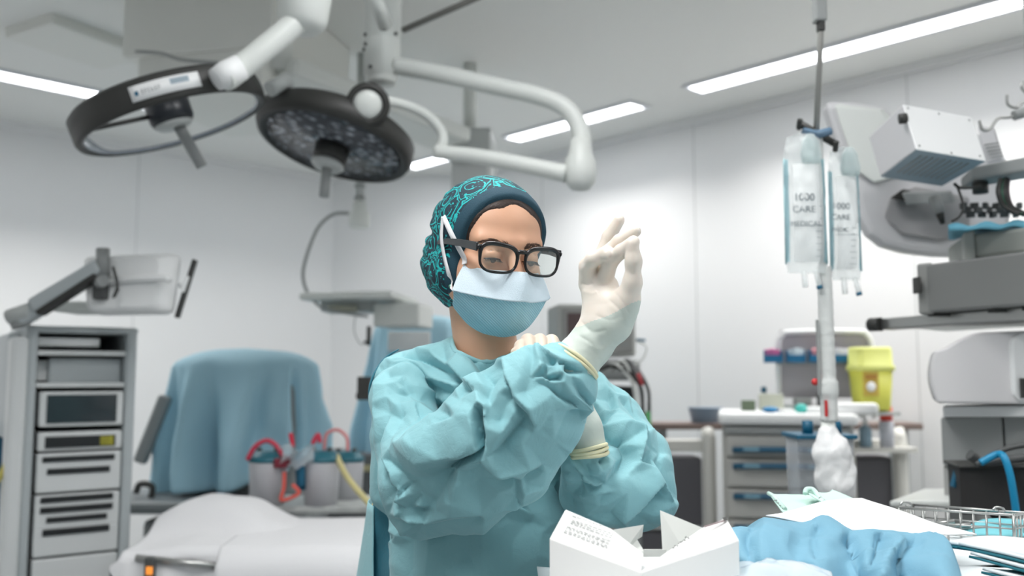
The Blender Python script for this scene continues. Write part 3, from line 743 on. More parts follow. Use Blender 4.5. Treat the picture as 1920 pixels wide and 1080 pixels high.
# ---- the crushed cloth: crease lines with heights (mm), joined by flat facets. Points are read off the picture
# in a 2.9x enlargement whose corner is at (639, 644).
CR = [
 [(330,90,7),(430,112,9),(530,190,9),(620,222,4)], [(325,72,-5),(420,82,-9),(520,138,-11),(560,186,-10),(605,205,-5)],
 [(400,30,4),(500,58,9),(600,128,9),(680,222,9),(740,262,4)], [(560,90,-4),(600,150,-9),(660,215,-10),(705,242,-6)],
 [(640,60,5),(720,140,8),(780,230,6)], [(700,60,-2),(765,150,-7),(810,215,-9)], [(885,130,-3),(845,190,-5),(815,232,-6)],
 [(250,90,5),(320,130,8),(340,180,2)], [(215,130,2),(260,170,-5),(300,215,3),(350,225,-3)],
 [(370,262,-6),(400,330,5),(440,450,6)], [(375,255,-6),(430,300,-5),(425,400,-5)], [(440,200,5),(395,238,3),(372,262,-6)],
 [(470,262,6),(540,300,5),(610,352,5)], [(450,300,-5),(520,350,-5),(580,395,-4)], [(480,225,-4),(560,262,-4),(640,300,-2)], [(420,330,4),(500,400,6),(540,430,1)],
 [(362,270,-6),(330,330,3),(345,382,-6)], [(250,235,6),(300,262,-2),(330,250,3)], [(200,358,3),(260,372,-6),(320,392,-7),(355,380,-2)], [(200,340,5),(260,300,6),(300,340,5)],
 [(190,230,6),(192,330,7),(196,420,6)], [(172,260,-2),(176,400,-3),(172,560,-2),(180,760,-2),(200,900,-2)],
 [(232,462,-9),(208,520,-11),(212,640,-13),(255,730,-15),(285,800,-13),(292,860,-9)], [(255,470,6),(232,560,6),(240,640,7),(285,710,8),(320,790,4)],
 [(292,592,10),(330,562,14),(400,542,16),(448,580,17),(470,625,15)],
 [(300,520,6),(400,480,8),(520,450,8),(640,400,8),(700,370,8)],
 [(450,662,13),(560,630,15),(680,600,15),(757,573,12)],
 [(270,642,0),(330,700,-4),(400,745,-8),(470,742,-9),(560,700,-13),(660,645,-18),(740,600,-22),(768,580,-24)],
 [(750,355,-8),(748,420,-18),(758,500,-22),(772,570,-24)], [(735,352,7),(722,400,12),(742,520,12),(758,566,10)], [(766,336,12),(792,348,11),(797,450,11),(784,605,8)],
 [(1012,398,-11),(960,470,-14),(890,565,-14)], [(950,380,5),(880,480,9),(805,595,9)], [(1050,470,5),(1030,560,2)],
 [(775,640,7),(860,684,17),(930,678,15),(1000,657,14),(1085,645,4)], [(985,540,4),(1000,650,14)], [(900,590,-9),(900,640,2)],
 [(650,660,9),(700,634,11),(768,620,7)], [(650,662,9),(622,760,10),(604,850,9),(560,905,4)], [(700,700,-2),(740,680,-4),(760,650,-2)],
 [(600,700,-14),(560,780,-12),(500,880,-8)], [(470,760,-8),(430,830,-6),(470,900,-4)], [(800,700,-4),(900,735,-6),(1000,720,-6),(1080,690,-4)],
 [(892,108,10),(912,200,12),(950,280,14),(1012,352,14),(1052,440,8)], [(880,180,-3),(925,290,-6),(985,372,-9)], [(800,300,-3),(860,270,3),(920,235,-3)], [(800,410,4),(870,425,-4),(940,400,3)], [(820,350,3),(900,330,-4),(945,310,2)],
 [(1062,12,9),(990,50,7),(895,108,10)], [(1066,20,9),(1085,100,5),(1092,130,8)], [(1045,60,0),(1030,180,-3),(1005,262,-2)], [(1010,80,4),(985,180,5)],
 [(1092,130,8),(1120,108,-4),(1150,98,-14),(1172,130,6),(1168,170,9)], [(1200,105,-12),(1228,130,-14),(1236,158,-10)], [(1190,90,6),(1212,118,4),(1205,160,8)], [(1100,160,-10),(1135,192,-14),(1180,190,-8)], [(1105,190,4),(1150,215,9),(1205,200,9),(1245,172,5)],
 [(1205,205,9),(1245,265,7),(1332,350,11)], [(1130,235,-5),(1200,300,-9),(1300,352,-8)], [(1095,215,-5),(1150,270,4),(1230,330,5),(1290,348,4)], [(1055,342,8),(1150,362,4),(1250,372,-6),(1320,368,-6)], [(1375,320,6),(1345,350,9),(1300,420,2)], [(1290,230,-4),(1320,290,-6),(1345,330,-4)], [(1290,200,5),(1340,280,6)],
 [(1090,460,2),(1150,520,4),(1200,640,2)], [(1230,600,-2),(1180,700,0),(1100,780,2)], [(1250,590,5),(1215,660,4)],
 [(320,935,3),(385,944,11),(460,958,8),(600,928,8),(760,918,6),(880,900,3)], [(345,905,-4),(440,925,-9),(520,905,-6)], [(330,975,-4),(450,990,-5),(600,975,-5),(760,945,-3)], [(470,962,9),(520,905,8),(570,850,6)],
 [(870,745,-3),(862,790,6),(930,775,4)], [(972,722,7),(986,800,8),(980,870,3)], [(955,740,-5),(960,850,-5)], [(748,668,-5),(756,742,-4)], [(1100,700,4),(1010,760,-2)],
 [(285,760,5),(335,800,-6),(300,850,6),(268,880,-5),(312,922,7),(300,975,-5),(345,1010,5)], [(350,830,4),(400,860,-5),(440,880,3)], [(380,900,-5),(420,880,3)],
 [(262,1010,6),(330,1040,10),(280,1079,8)], [(200,900,0),(240,940,-6),(250,1040,-8)], [(290,1060,2),(240,1180,8)],
 [(1440,458,5),(1560,466,17),(1637,494,20)], [(1450,505,-16),(1540,520,-20),(1580,600,-18),(1520,690,-12)], [(1637,500,20),(1608,580,16),(1602,655,13),(1540,722,7),(1450,768,-4),(1385,792,-8)],
 [(1640,540,4),(1680,580,2),(1640,640,-6),(1690,642,5)], [(1232,655,4),(1262,700,-6),(1310,770,-10),(1332,792,-14)], [(1262,660,4),(1320,735,6),(1380,765,4)], [(1400,600,6),(1420,640,-9),(1400,700,8)], [(1440,600,4),(1452,660,8),(1420,720,6)], [(1300,720,-8),(1360,730,-9),(1400,730,-6)], [(1335,660,-8),(1375,640,6),(1400,600,6)],
 [(1175,745,2),(1232,832,-8),(1300,800,-12),(1380,806,8),(1490,800,6),(1535,786,10)], [(1535,800,10),(1512,945,15)], [(1512,945,15),(1620,872,13),(1722,782,14),(1700,690,10)], [(1585,905,-6),(1680,835,-12),(1738,800,-12)], [(1742,765,12),(1800,868,8),(1832,862,4)], [(1745,700,-4),(1780,780,-6),(1800,840,-2)],
 [(1300,850,-4),(1400,880,0),(1480,930,-6)], [(1430,820,-2),(1450,870,3)], [(1490,290,6),(1505,370,7)], [(1455,300,-6),(1478,362,-7)], [(1440,392,9),(1508,372,8),(1600,440,7),(1662,500,9)], [(1380,400,-6),(1430,430,-6)], [(1400,180,3),(1440,240,5),(1500,262,-3),(1560,300,4)], [(1545,330,-4),(1600,390,-4),(1660,470,-3)], [(1710,650,-4),(1750,620,4),(1785,600,0)], [(1680,560,5),(1740,590,-3)], [(1650,960,-3),(1690,930,4),(1680,990,-3)], [(1560,990,3),(1620,975,-3)],
 [(958,890,5),(1025,960,-6),(1110,1005,5)], [(975,875,-5),(1040,930,3)], [(1140,780,5),(1172,860,9),(1198,950,11)], [(1162,790,-9),(1195,860,-13),(1222,940,-10)], [(1290,880,-6),(1320,960,-4)],
 [(770,960,5),(772,1080,6),(768,1250,5)], [(700,1010,-3),(690,1150,-5)], [(930,960,-6),(945,1080,-9),(940,1250,-8)], [(1080,1030,4),(1070,1150,5)], [(480,1110,4),(470,1250,5)], [(380,1080,-5),(370,1250,-5)], [(580,1060,-4),(560,1250,-3)],
]
from mathutils.geometry import delaunay_2d_cdt
def cloth_heights(U, V_, lines, x0, y0, sc):
    pts, hs, ed = [], [], []
    for ln in lines:
        for q, (a, b, h) in enumerate(ln):
            if q: ed.append((len(pts) - 1, len(pts)))
            pts.append(Vector((x0 + a / sc, y0 + b / sc))); hs.append(h)
    for a, b in ((500, 500), (1500, 500), (500, 1400), (1500, 1400), (640, 640), (640, 900), (760, 640), (830, 632), (900, 680), (960, 672), (1000, 640), (1130, 690), (1180, 730), (1230, 800), (1275, 880), (1290, 940), (1260, 1000), (1200, 1010), (690, 700), (686, 800), (686, 900), (660, 1000), (1090, 1080), (1060, 1000), (1100, 700), (860, 1200), (1000, 1200)):
        pts.append(Vector((a, b))); hs.append(0)
    vo, eo, fo_, ov, oe, of = delaunay_2d_cdt(pts, ed, [], 0, 0.01, True)
    hv = np.array([np.mean([hs[k] for k in o]) if len(o) else np.nan for o in ov]); vp = np.array([(v.x, v.y) for v in vo])
    for k in np.where(np.isnan(hv))[0]:      # crossings of two creases: nearest known heights
        d = np.hypot(*(vp - vp[k]).T); d[k] = 1e9; d[np.isnan(hv)] = 1e9; nn_ = np.argsort(d)[:2]; hv[k] = hv[nn_].mean()
    out = np.zeros(len(U))
    for f in fo_:
        a, b, c_ = vp[f[0]], vp[f[1]], vp[f[2]]; lo = np.minimum(np.minimum(a, b), c_); hi = np.maximum(np.maximum(a, b), c_)
        m = np.where((U >= lo[0]) & (U <= hi[0]) & (V_ >= lo[1]) & (V_ <= hi[1]))[0]
        if not len(m): continue
        det = (b[1] - c_[1]) * (a[0] - c_[0]) + (c_[0] - b[0]) * (a[1] - c_[1])
        if abs(det) < 1e-9: continue
        l1 = ((b[1] - c_[1]) * (U[m] - c_[0]) + (c_[0] - b[0]) * (V_[m] - c_[1])) / det
        l2 = ((c_[1] - a[1]) * (U[m] - c_[0]) + (a[0] - c_[0]) * (V_[m] - c_[1])) / det; l3 = 1 - l1 - l2
        k = (l1 >= -1e-6) & (l2 >= -1e-6) & (l3 >= -1e-6); out[m[k]] = (l1 * hv[f[0]] + l2 * hv[f[1]] + l3 * hv[f[2]])[k]
    return out * 0.001
def fold_height(U, V_, folds):
    h = np.zeros(len(U))
    for pts, a, wl, wr in folds:
        P = np.array([(p.x, p.y) for p in catmull([(x, y, 0) for x, y in pts], 5)])
        x0, y0 = P.min(0) - 3.2 * max(wl, wr); x1, y1 = P.max(0) + 3.2 * max(wl, wr)
        m = (U > x0) & (U < x1) & (V_ > y0) & (V_ < y1)
        if not m.any(): continue
        u, v = U[m], V_[m]; best = np.full(len(u), 1e9); sd = np.zeros(len(u)); tt = np.zeros(len(u)); L = len(P) - 1
        for i in range(L):
            a0, b0 = P[i], P[i + 1]; d = b0 - a0; l2 = d @ d + 1e-9
            t = np.clip(((u - a0[0]) * d[0] + (v - a0[1]) * d[1]) / l2, 0, 1)
            qx, qy = u - a0[0] - t * d[0], v - a0[1] - t * d[1]; q = np.hypot(qx, qy); c = (d[0] * qy - d[1] * qx)
            k = q < best; best[k] = q[k]; sd[k] = np.sign(c[k]); tt[k] = (i + t[k]) / L
        w = np.where(sd < 0, wl, wr)
        prof = np.exp(-best / w * 0.9) * (1 - np.exp(-3 / (best / w + 1e-6) ** 2) * 0)
        end = np.clip(np.minimum(tt, 1 - tt) / 0.16, 0.12, 1)
        h[m] += a * 0.001 * prof * end
    return h
Ng = vnormals(Qg, Fg)
U, V_ = proj(Qg)
view = Qg - np.array([0, 0, CAMZ]); view /= np.linalg.norm(view, axis=1, keepdims=True)
face = np.clip(-(Ng * view).sum(1) * 3.0, 0, 1)
hgt = cloth_heights(U, V_, CR, 639, 644, 2.9) * face * 1.15
top = np.clip((np.hypot(U - 915, (V_ - 650) * 0.9) - 70) / 50, 0.1, 1)
low = np.clip((V_ - 960) / 60, 0, 1)
rough = facet(Qg, 11, 11) * 0.004 * (1 - 0.7 * face) + facet(Qg, 24, 12) * 0.0022 + facet(Qg, 52, 13) * 0.0016 * (0.6 + 0.6 * vnoise(Qg, 9, 4))
rough = rough * top * (1 - 0.6 * low)
Qg = Qg + Ng * (hgt + rough)[:, None]
Qg = relax(Qg, Fg, 1, 0.15)
gown = qmesh('surgical_gown', Qg, Fg, M_gown, person)
bvh_gown = BVHTree.FromPolygons([tuple(v) for v in Qg], [tuple(f) for f in Fg])
# neckline binding, laid where the gown meets the neck
nb = []
for i in range(40):
    a = 2 * PI * i / 40; c = W(914, 600, 1.385)
    best = None
    for zz in np.linspace(-0.10, 0.02, 60):
        o = Vector((c.x, c.y, c.z + zz)); hh = bvh_gown.ray_cast(o, Vector((math.cos(a), math.sin(a), 0)), 0.068)
        if hh[0] is not None: best = hh[0]
    if best is not None: nb.append((a, best))
if len(nb) > 12:
    pts = [p + Vector((0, 0, 0.0005)) for a, p in nb]
    pts = [(pts[i - 1] + pts[i] * 2 + pts[(i + 1) % len(pts)]) / 4 for i in range(len(pts))]
    MB().tube(pts, 0.0042, 8, closed=True, flat=1.0).build('neck_binding', M_gown, gown)
# the open back flap of the gown, seen past the hip, and its dark inside
def flap(name, pts_top, pts_bot, m, seed):
    G = []
    for i in range(13):
        t = i / 12; row = []
        for a, b in zip(pts_top, pts_bot): row.append(W(*a).lerp(W(*b), t))
        G.append(catmull(row, 6))
    P = np.array([[tuple(p) for p in r] for r in G]); sh = P.shape; P = P.reshape(-1, 3); P[:, 1] += crumple(P, 16, seed) * 0.010
    P = P.reshape(sh); G = [[Vector(p) for p in r] for r in P]
    return MB().grid(G).build(name, m, gown, solid=0.0012)
flap('back_flap', [(700, 930, 1.66), (690, 940, 1.60), (700, 950, 1.54)], [(655, 1150, 1.72), (662, 1150, 1.60), (700, 1150, 1.52)], M_gown, 5)
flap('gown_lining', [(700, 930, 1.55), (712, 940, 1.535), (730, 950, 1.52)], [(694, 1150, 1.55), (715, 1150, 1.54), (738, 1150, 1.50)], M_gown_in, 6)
# lower half of the figure, below the picture
sk = []
for z_, rx, ry in ((0.92, 0.19, 0.15), (0.80, 0.20, 0.16), (0.65, 0.205, 0.165), (0.5, 0.21, 0.17), (0.40, 0.215, 0.175)):
    sk.append([Vector((-0.045 + (rx - 0.03 + 0.008 * math.sin(9 * a)) * math.cos(a), 1.51 + (ry + 0.008 * math.sin(9 * a)) * math.sin(a), z_)) for a in np.linspace(0, 2 * PI, 72, endpoint=False)])
MB().grid(sk, wrap=True).build('gown_skirt', M_gown, gown, solid=0.002)
M_trou = gown_mat('trouser_cloth', rgb(60, 120, 150)); M_clog = mat('clog_white', rgb(225, 225, 222), 0.4)
for s in (-1, 1):
    MB().tube([(-0.066 + s * 0.085, 1.51, 0.90), (-0.066 + s * 0.09, 1.51, 0.50), (-0.066 + s * 0.09, 1.52, 0.08)], [0.085, 0.07, 0.06], 20).build('trouser_leg', M_trou, person)
    MB().ball((-0.066 + s * 0.095, 1.46, 0.04), 0.045, 12, sx=1.0, sy=2.7, sz=0.85).build('clog', M_clog, person)
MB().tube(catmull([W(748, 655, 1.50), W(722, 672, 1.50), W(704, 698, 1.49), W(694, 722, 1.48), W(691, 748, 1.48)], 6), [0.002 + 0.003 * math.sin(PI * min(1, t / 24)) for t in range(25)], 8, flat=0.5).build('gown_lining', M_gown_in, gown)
# ------------------------------------------------------------------ gloves
def glove_mat():
    m = mat('latex_glove', rgb(228, 219, 208), 0.42, sss=0.10, vary=0.02, vscale=60)
    return m
M_glove = glove_mat(); M_cuffroll = mat('glove_cuff_roll', rgb(226, 222, 186), 0.45)
M_glove_in = mat('latex_over_sleeve', rgb(198, 208, 200), 0.5)
def hand_field(lo, hi, h): return Field(np.arange(lo[0], hi[0], h), np.arange(lo[1], hi[1], h), np.arange(lo[2], hi[2], h))
def chain(f, pts, k=0.004, j=0.003):
    """finger: points (px, py, Y, r px)"""
    for a, b in zip(pts, pts[1:]): f.cap(W(*a[:3]), W(*b[:3]), a[3] * a[2] / F, b[3] * b[2] / F, k)
YR = 1.20
c = W(1140, 560, YR)
hf = hand_field((c.x - 0.11, c.y - 0.09, c.z - 0.13), (c.x + 0.07, c.y + 0.08, c.z + 0.135), 0.0016)
# cuff and wrist
chain(hf, [(1076, 682, 1.196, 46), (1112, 640, 1.20, 38), (1132, 606, 1.20, 40)], 0.012)
# palm: fan of bones joined softly
for a, b in (((1125, 615, 1.20, 28), (1113, 535, 1.205, 25)), ((1132, 610, 1.195, 28), (1128, 532, 1.20, 21)), ((1138, 608, 1.19, 28), (1141, 538, 1.195, 18)), ((1152, 610, 1.185, 28), (1176, 562, 1.17, 22))): chain(hf, [a, b], 0.014)
chain(hf, [(1152, 600, 1.185, 28), (1150, 570, 1.185, 18)], 0.02)
# thumb
ff = Field(hf.xs, hf.ys, hf.zs)
chain(ff, [(1172, 575, 1.172, 24), (1186, 530, 1.155, 16), (1188, 490, 1.145, 13.5), (1186, 458, 1.14, 12)], 0.010)
def join(a, b, k):
    h = np.clip(0.5 + 0.5 * (a.V - b.V) / k, 0, 1); a.V = a.V * (1 - h) + b.V * h - k * h * (1 - h)
join(hf, ff, 0.012)
FING = [
 [(1103, 532, 1.205, 17), (1102, 500, 1.190, 14.5), (1112, 486, 1.175, 12.5), (1138, 474, 1.165, 11.5), (1140, 478, 1.160, 10.5)],          # little finger, folded
 [(1118, 520, 1.215, 15), (1128, 478, 1.220, 12), (1142, 444, 1.215, 11.5), (1161, 413, 1.205, 9.5)],                                       # ring finger, behind and highest
 [(1124, 522, 1.205, 15), (1134, 478, 1.195, 12.5), (1162, 452, 1.180, 11.5), (1192, 434, 1.165, 9.5)],                                   # middle finger
 [(1134, 525, 1.190, 15), (1144, 492, 1.172, 12.5), (1164, 472, 1.155, 12), (1188, 453, 1.142, 10.5)],                                     # index finger meeting the thumb
]
for fg in FING:
    ff = Field(hf.xs, hf.ys, hf.zs); chain(ff, [(a, b, c_, r_ * 1.12) for a, b, c_, r_ in fg], 0.004); join(hf, ff, 0.0028)
Q1, F1 = hf.mesh(); del hf
Q1 = relax(Q1, F1, 1, 0.5); N1 = vnormals(Q1, F1); u1, v1 = proj(Q1)
wr = np.clip((v1 - 585) / 20, 0, 1)
GF = [([(1088, 600), (1110, 622), (1140, 618)], -1.6, 4, 5), ([(1095, 640), (1125, 655), (1150, 640)], 1.2, 4, 8), ([(1084, 628), (1110, 645), (1120, 670)], -1.6, 3, 5), ([(1140, 560), (1165, 585), (1170, 600)], -1.0, 3, 4),
      ([(1088, 530), (1100, 534), (1112, 530)], -1.4, 2.5, 3), ([(1150, 545), (1170, 570), (1180, 590)], -0.8, 3, 3), ([(1090, 545), (1110, 550), (1120, 546)], 0.8, 3, 4), ([(1115, 590), (1145, 600), (1170, 590)], -1.2, 4, 6)]
Q1 = Q1 + N1 * (crumple(Q1, 30, 40) * 0.0035 * wr + crumple(Q1, 70, 41) * 0.0007 * (0.3 + wr) + fold_height(u1, v1, GF))[:, None]
fcz = Q1[F1].mean(1); uu, vv = proj(fcz)
sleevepart = (vv > 610 - (uu - 1090) * 0.42 + 12 * vnoise(fcz, 30, 3)) & (uu > 1030)
gr = qmesh('glove', *submesh(Q1, F1, ~sleevepart), M_glove, person); gr['label'] = 'glove on the raised hand, palm to the camera'
qmesh('glove_cuff', *submesh(Q1, F1, sleevepart), M_glove_in, gr)
def roll(ca, r, axis_d, w, name, parent, n=2, rad=0.0026, sq=1.0):
    B = basis(axis_d); d = Vector(axis_d).normalized(); m = MB()
    for j in range(n):
        P = []
        for i in range(36):
            a = 2 * PI * i / 36; rr = r * (1 + 0.012 * math.sin(3 * a + j * 2))
            P.append(Vector(ca) + B @ Vector((rr * math.cos(a), rr * sq * math.sin(a), 0)) + d * (w * (j - (n - 1) / 2) + 0.0012 * math.sin(2 * a + j * 1.5)))
        m.tube(P, rad, 8, closed=True)
    return m.build(name, M_cuffroll, parent)
ax = W(1112, 640, 1.20) - W(1076, 684, 1.196)
roll(W(1080, 678, 1.196), 47.5 * 1.196 / F, ax, 0.004, 'cuff_roll', gr, 2, 0.0024)
# the other hand: wrist passing behind the raised sleeve, knuckles over its top pinching the cuff
c = W(1050, 740, 1.33)
hf = hand_field((c.x - 0.10, c.y - 0.13, c.z - 0.125), (c.x + 0.09, c.y + 0.10, c.z + 0.13), 0.0018)
chain(hf, [(1103, 834, 1.325, 33), (1096, 800, 1.325, 30), (1080, 762, 1.325, 26), (1052, 705, 1.31, 28)], 0.012)
for a, b in (((1052, 705, 1.31, 24), (1040, 655, 1.30, 18)), ((1052, 705, 1.31, 24), (1015, 655, 1.295, 19)), ((1052, 710, 1.31, 24), (992, 660, 1.285, 18))): chain(hf, [a, b], 0.012)
for fg in ([(1040, 655, 1.300, 16), (1034, 641, 1.280, 13.5), (1040, 655, 1.255, 11)], [(1018, 652, 1.295, 16), (1012, 640, 1.270, 14), (1016, 655, 1.245, 11)],
           [(996, 655, 1.290, 16), (990, 640, 1.262, 14), (994, 655, 1.235, 11)], [(984, 662, 1.285, 15), (977, 650, 1.255, 12.5), (975, 664, 1.235, 10.5)],
           [(990, 680, 1.28, 14), (968, 665, 1.255, 10), (966, 660, 1.245, 9)]):
    ff = Field(hf.xs, hf.ys, hf.zs); chain(ff, fg, 0.004); join(hf, ff, 0.0025)
Q1, F1 = hf.mesh(); del hf, ff
Q1 = relax(Q1, F1, 1, 0.5); N1 = vnormals(Q1, F1); u1, v1 = proj(Q1); wr = np.clip((v1 - 740) / 30, 0, 1)
Q1 = Q1 + N1 * (crumple(Q1, 40, 44) * 0.004 * wr)[:, None]
cf = (proj(Q1[F1].mean(1))[1] > 765)
gl_ = qmesh('glove', *submesh(Q1, F1, ~cf), mat('latex_glove_stretched', rgb(216, 200, 184), 0.45, sss=0.1), person); gl_['label'] = 'glove on the hand pulling at the cuff'
qmesh('glove_cuff', *submesh(Q1, F1, cf), M_glove_in, gl_)
ax = W(1096, 800, 1.325) - W(1105, 855, 1.325)
roll(W(1103, 846, 1.32), 35 * 1.325 / F, ax, 0.0055, 'cuff_roll', gl_, 3, 0.0030)
# ------------------------------------------------------------------ shared materials of the equipment
M_offwhite = mat('enamel_offwhite', rgb(224, 227, 223), 0.4)
M_greyw = mat('enamel_grey', rgb(186, 190, 188), 0.45)
M_white = mat('enamel_white', rgb(240, 241, 241), 0.4)
M_mid = mat('plastic_midgrey', rgb(150, 153, 152), 0.45)
M_darkg = mat('plastic_darkgrey', rgb(74, 76, 76), 0.45)
M_char = mat('rubber_charcoal', rgb(52, 52, 50), 0.5)
M_steel = mat('brushed_steel', rgb(175, 176, 174), 0.32, metal=0.85, bump=0.05, scale=300)
M_drape = mat('blue_drape', rgb(166, 206, 222), 0.75, bump=0.2, scale=300)
M_teal = mat('teal_plastic', rgb(12, 92, 122), 0.4)
M_red = mat('red_tube', rgb(196, 52, 78), 0.4)
M_glowring = mat('lamp_lens', rgb(150, 158, 168), 0.15, vary=0.25, vscale=60, coat=0.5)
def led_mat():
    m = mat('led_reflector_array', rgb(120, 126, 134), 0.2, metal=0.35)
    nt = m.node_tree; b = nt.nodes['Principled BSDF']; tc = nt.nodes.new('ShaderNodeTexCoord')
    v = nt.nodes.new('ShaderNodeTexVoronoi'); v.inputs['Scale'].default_value = 34; nt.links.new(tc.outputs['Object'], v.inputs['Vector'])
    cr = nt.nodes.new('ShaderNodeValToRGB'); cr.color_ramp.elements[0].color = (*rgb(190, 198, 208), 1); cr.color_ramp.elements[1].color = (*rgb(78, 82, 88), 1); cr.color_ramp.elements[1].position = 0.55
    nt.links.new(v.outputs['Distance'], cr.inputs[0]); nt.links.new(cr.outputs[0], b.inputs['Base Color'])
    bp = nt.nodes.new('ShaderNodeBump'); bp.inputs['Distance'].default_value = 0.01; bp.inputs['Strength'].default_value = 0.6; nt.links.new(v.outputs['Distance'], bp.inputs['Height']); nt.links.new(bp.outputs[0], b.inputs['Normal'])
    return m
M_led = led_mat()
def V3(*a): return Vector(a)

# ------------------------------------------------------------------ round surgical lamp with an open ring, at left
YA = 2.62
cA = W(318, 211, YA); RA = Ry(math.radians(-19)) @ Rx(math.radians(7.0))
lampA = thing('surgical_lamp', 'open dark ring surgical lamp with white name plate, hanging at upper left', 'surgical lamp', cA, 'round surgical lamps')
r = 0.276
def ring_rows(prof):
    rows = []
    for rr_, z in prof + prof[:1]:
        row = []
        for k in range(96):
            a = 2 * PI * k / 96; s_ = min(1, max(0, (-math.sin(a) + 0.45) / 0.75)); s_ = s_ * s_ * (3 - 2 * s_); q = 0.16 + 0.84 * s_
            row.append(cA + RA @ V3(rr_ * math.cos(a), rr_ * math.sin(a), (z + 0.04) * q - 0.04))
        rows.append(row)
    return rows
MB().grid(ring_rows([(r - 0.022, -0.036), (r - 0.006, -0.040), (r, -0.030), (r + 0.002, 0.032), (r - 0.010, 0.044), (r - 0.024, 0.040)]), wrap=True).build('ring', M_char, lampA)
MB().grid(ring_rows([(r - 0.027, -0.030), (r - 0.024, -0.032), (r - 0.024, 0.030), (r - 0.027, 0.030)]), wrap=True).build('inner_lens', M_glowring, lampA)
hub = MB(); hub.lathe([(0.0001, -0.035), (0.058, -0.035), (0.064, -0.020), (0.064, 0.030), (0.045, 0.045), (0.0001, 0.045)], cA, RA, 32)
hub.build('hub', mat('lamp_hub', rgb(34, 38, 44), 0.35), lampA)
MB().lathe([(0.0001, -0.050), (0.044, -0.048), (0.058, -0.036), (0.0001, -0.036)], cA, RA, 32).build('hub_cap', M_greyw, lampA)
for a in (205,):
    d = RA @ V3(math.cos(math.radians(a)), math.sin(math.radians(a)), 0)
    MB().tube([cA + d * 0.055, cA + d * (r - 0.02)], 0.010, 8, flat=0.7).build('spoke', M_char, lampA)
ax = (RA @ Rx(math.radians(10)) @ Ry(math.radians(-8))) @ V3(0, 0, -1)
MB().tube([cA + RA @ V3(0.012, 0, -0.045), cA + RA @ V3(0.012, 0, -0.045) + ax * 0.135], [0.017, 0.0165], 16).build('handle', M_mid, lampA)
pl = MB(); G = []
for j, zz in enumerate((-0.021, 0.021)):
    G.append([cA + RA @ V3((r + 0.0045) * math.cos(a), (r + 0.0045) * math.sin(a), zz) for a in np.linspace(math.radians(268), math.radians(306), 12)])
plate = pl.grid(G).build('name_plate', M_white, lampA, solid=0.002)
def onring(a0, a1, z0, z1, rr=r + 0.0062):
    return [[cA + RA @ V3(rr * math.cos(a), rr * math.sin(a), z) for a in np.linspace(math.radians(a0), math.radians(a1), 6)] for z in (z0, z1)]
MB().grid(onring(270.5, 272.5, -0.007, 0.005)).build('plate_mark', M_teal, plate)
# the worn lettering on the plate
txt = [(274.2, 275.4), (276, 277.2), (277.8, 278.8), (279.5, 280.8), (281.4, 282.4), (283, 284.6)]
lt = MB()
for i, (a, b) in enumerate(txt):
    for k, (z0, z1) in enumerate(((0.004, 0.006), (-0.001, 0.001), (-0.006, -0.004))):
        if (i + k) % 4 != 3: lt.grid(onring(a, b, z0, z1))
    lt.grid(onring(a, a + 0.4, -0.006, 0.006))
lt.build('plate_lettering', M_mid, plate)
MB().grid(onring(290, 300, -0.001, 0.014)).build('plate_band', mat('pale_blue_print', rgb(150, 166, 176), 0.5), plate)
# yoke and arm up to the barrel joint
y0 = cA + RA @ V3(0.175, -0.225, 0.03)
yk = MB(); yk.tube(catmull([W(420, 148, 2.40), W(440, 136, 2.42), W(495, 92, 2.45), W(560, 38, 2.50)], 5), [0.034] * 16, 20)
arm1 = yk.build('arm', M_offwhite, lampA)
MB().tube([W(404, 150, 2.39), W(424, 140, 2.405), W(452, 126, 2.42)], [0.030, 0.037, 0.036], 20).build('arm_collar', M_white, arm1)
MB().tube([W(505, 168, 2.75), W(540, 150, 2.80)], 0.024, 12).build('yoke_stub', M_greyw, lampA)
j = MB(); j.lathe([(0.0001, -0.115), (0.050, -0.112), (0.070, -0.085), (0.076, -0.02), (0.080, 0.09), (0.072, 0.14), (0.0001, 0.142)], W(572, -12, 2.52), Ry(math.radians(4)), 32)
j.build('barrel_joint', M_offwhite, lampA)
MB().tube([W(560, -40, 2.52), Vector((W(560, -40, 2.52).x, 2.52, H))], 0.05, 20).build('ceiling_tube', M_offwhite, lampA)

# ------------------------------------------------------------------ solid round lamp with its reflector array, in the middle
YB = 3.0
cB = W(629, 262, YB); RB = Ry(math.radians(13)) @ Rx(math.radians(-12))
lampB = thing('surgical_lamp', 'solid round surgical lamp with a dark rim and speckled reflector face, left of the column', 'surgical lamp', cB, 'round surgical lamps')
r = 0.262
MB().lathe([(r - 0.030, -0.024), (r - 0.020, -0.034), (r - 0.004, -0.030), (r + 0.006, -0.010), (r + 0.002, 0.034), (r - 0.02, 0.050), (0.15, 0.055), (0.0001, 0.058)], cB, RB, 72).build('housing', M_char, lampB)
MB().lathe([(0.0001, -0.0295), (r - 0.036, -0.0295), (r - 0.036, -0.020), (0.0001, -0.020)], cB, RB, 64).build('reflector_array', M_led, lampB)
MB().lathe([(0.0001, -0.085), (0.050, -0.085), (0.055, -0.075), (0.060, -0.028), (0.0001, -0.028)], cB, RB, 32).build('hub', M_char, lampB)
MB().lathe([(0.0001, -0.112), (0.045, -0.108), (0.056, -0.096), (0.052, -0.086), (0.0001, -0.086)], cB, RB, 32).build('hub_cap', M_greyw, lampB)
MB().tube([cB + RB @ V3(0, 0, -0.105), cB + RB @ V3(0, 0, -0.105) + V3(-0.005, -0.01, -0.1)], [0.017, 0.0165], 16).build('handle', M_mid, lampB)
k = W(690, 196, 2.78)
RK = basis((0.1, -0.95, -0.25))
MB().lathe([(0.046, -0.055), (0.068, -0.050), (0.068, 0.012), (0.046, 0.020)], k, RK, 32, close=True).build('knuckle_collar', M_char, lampB)
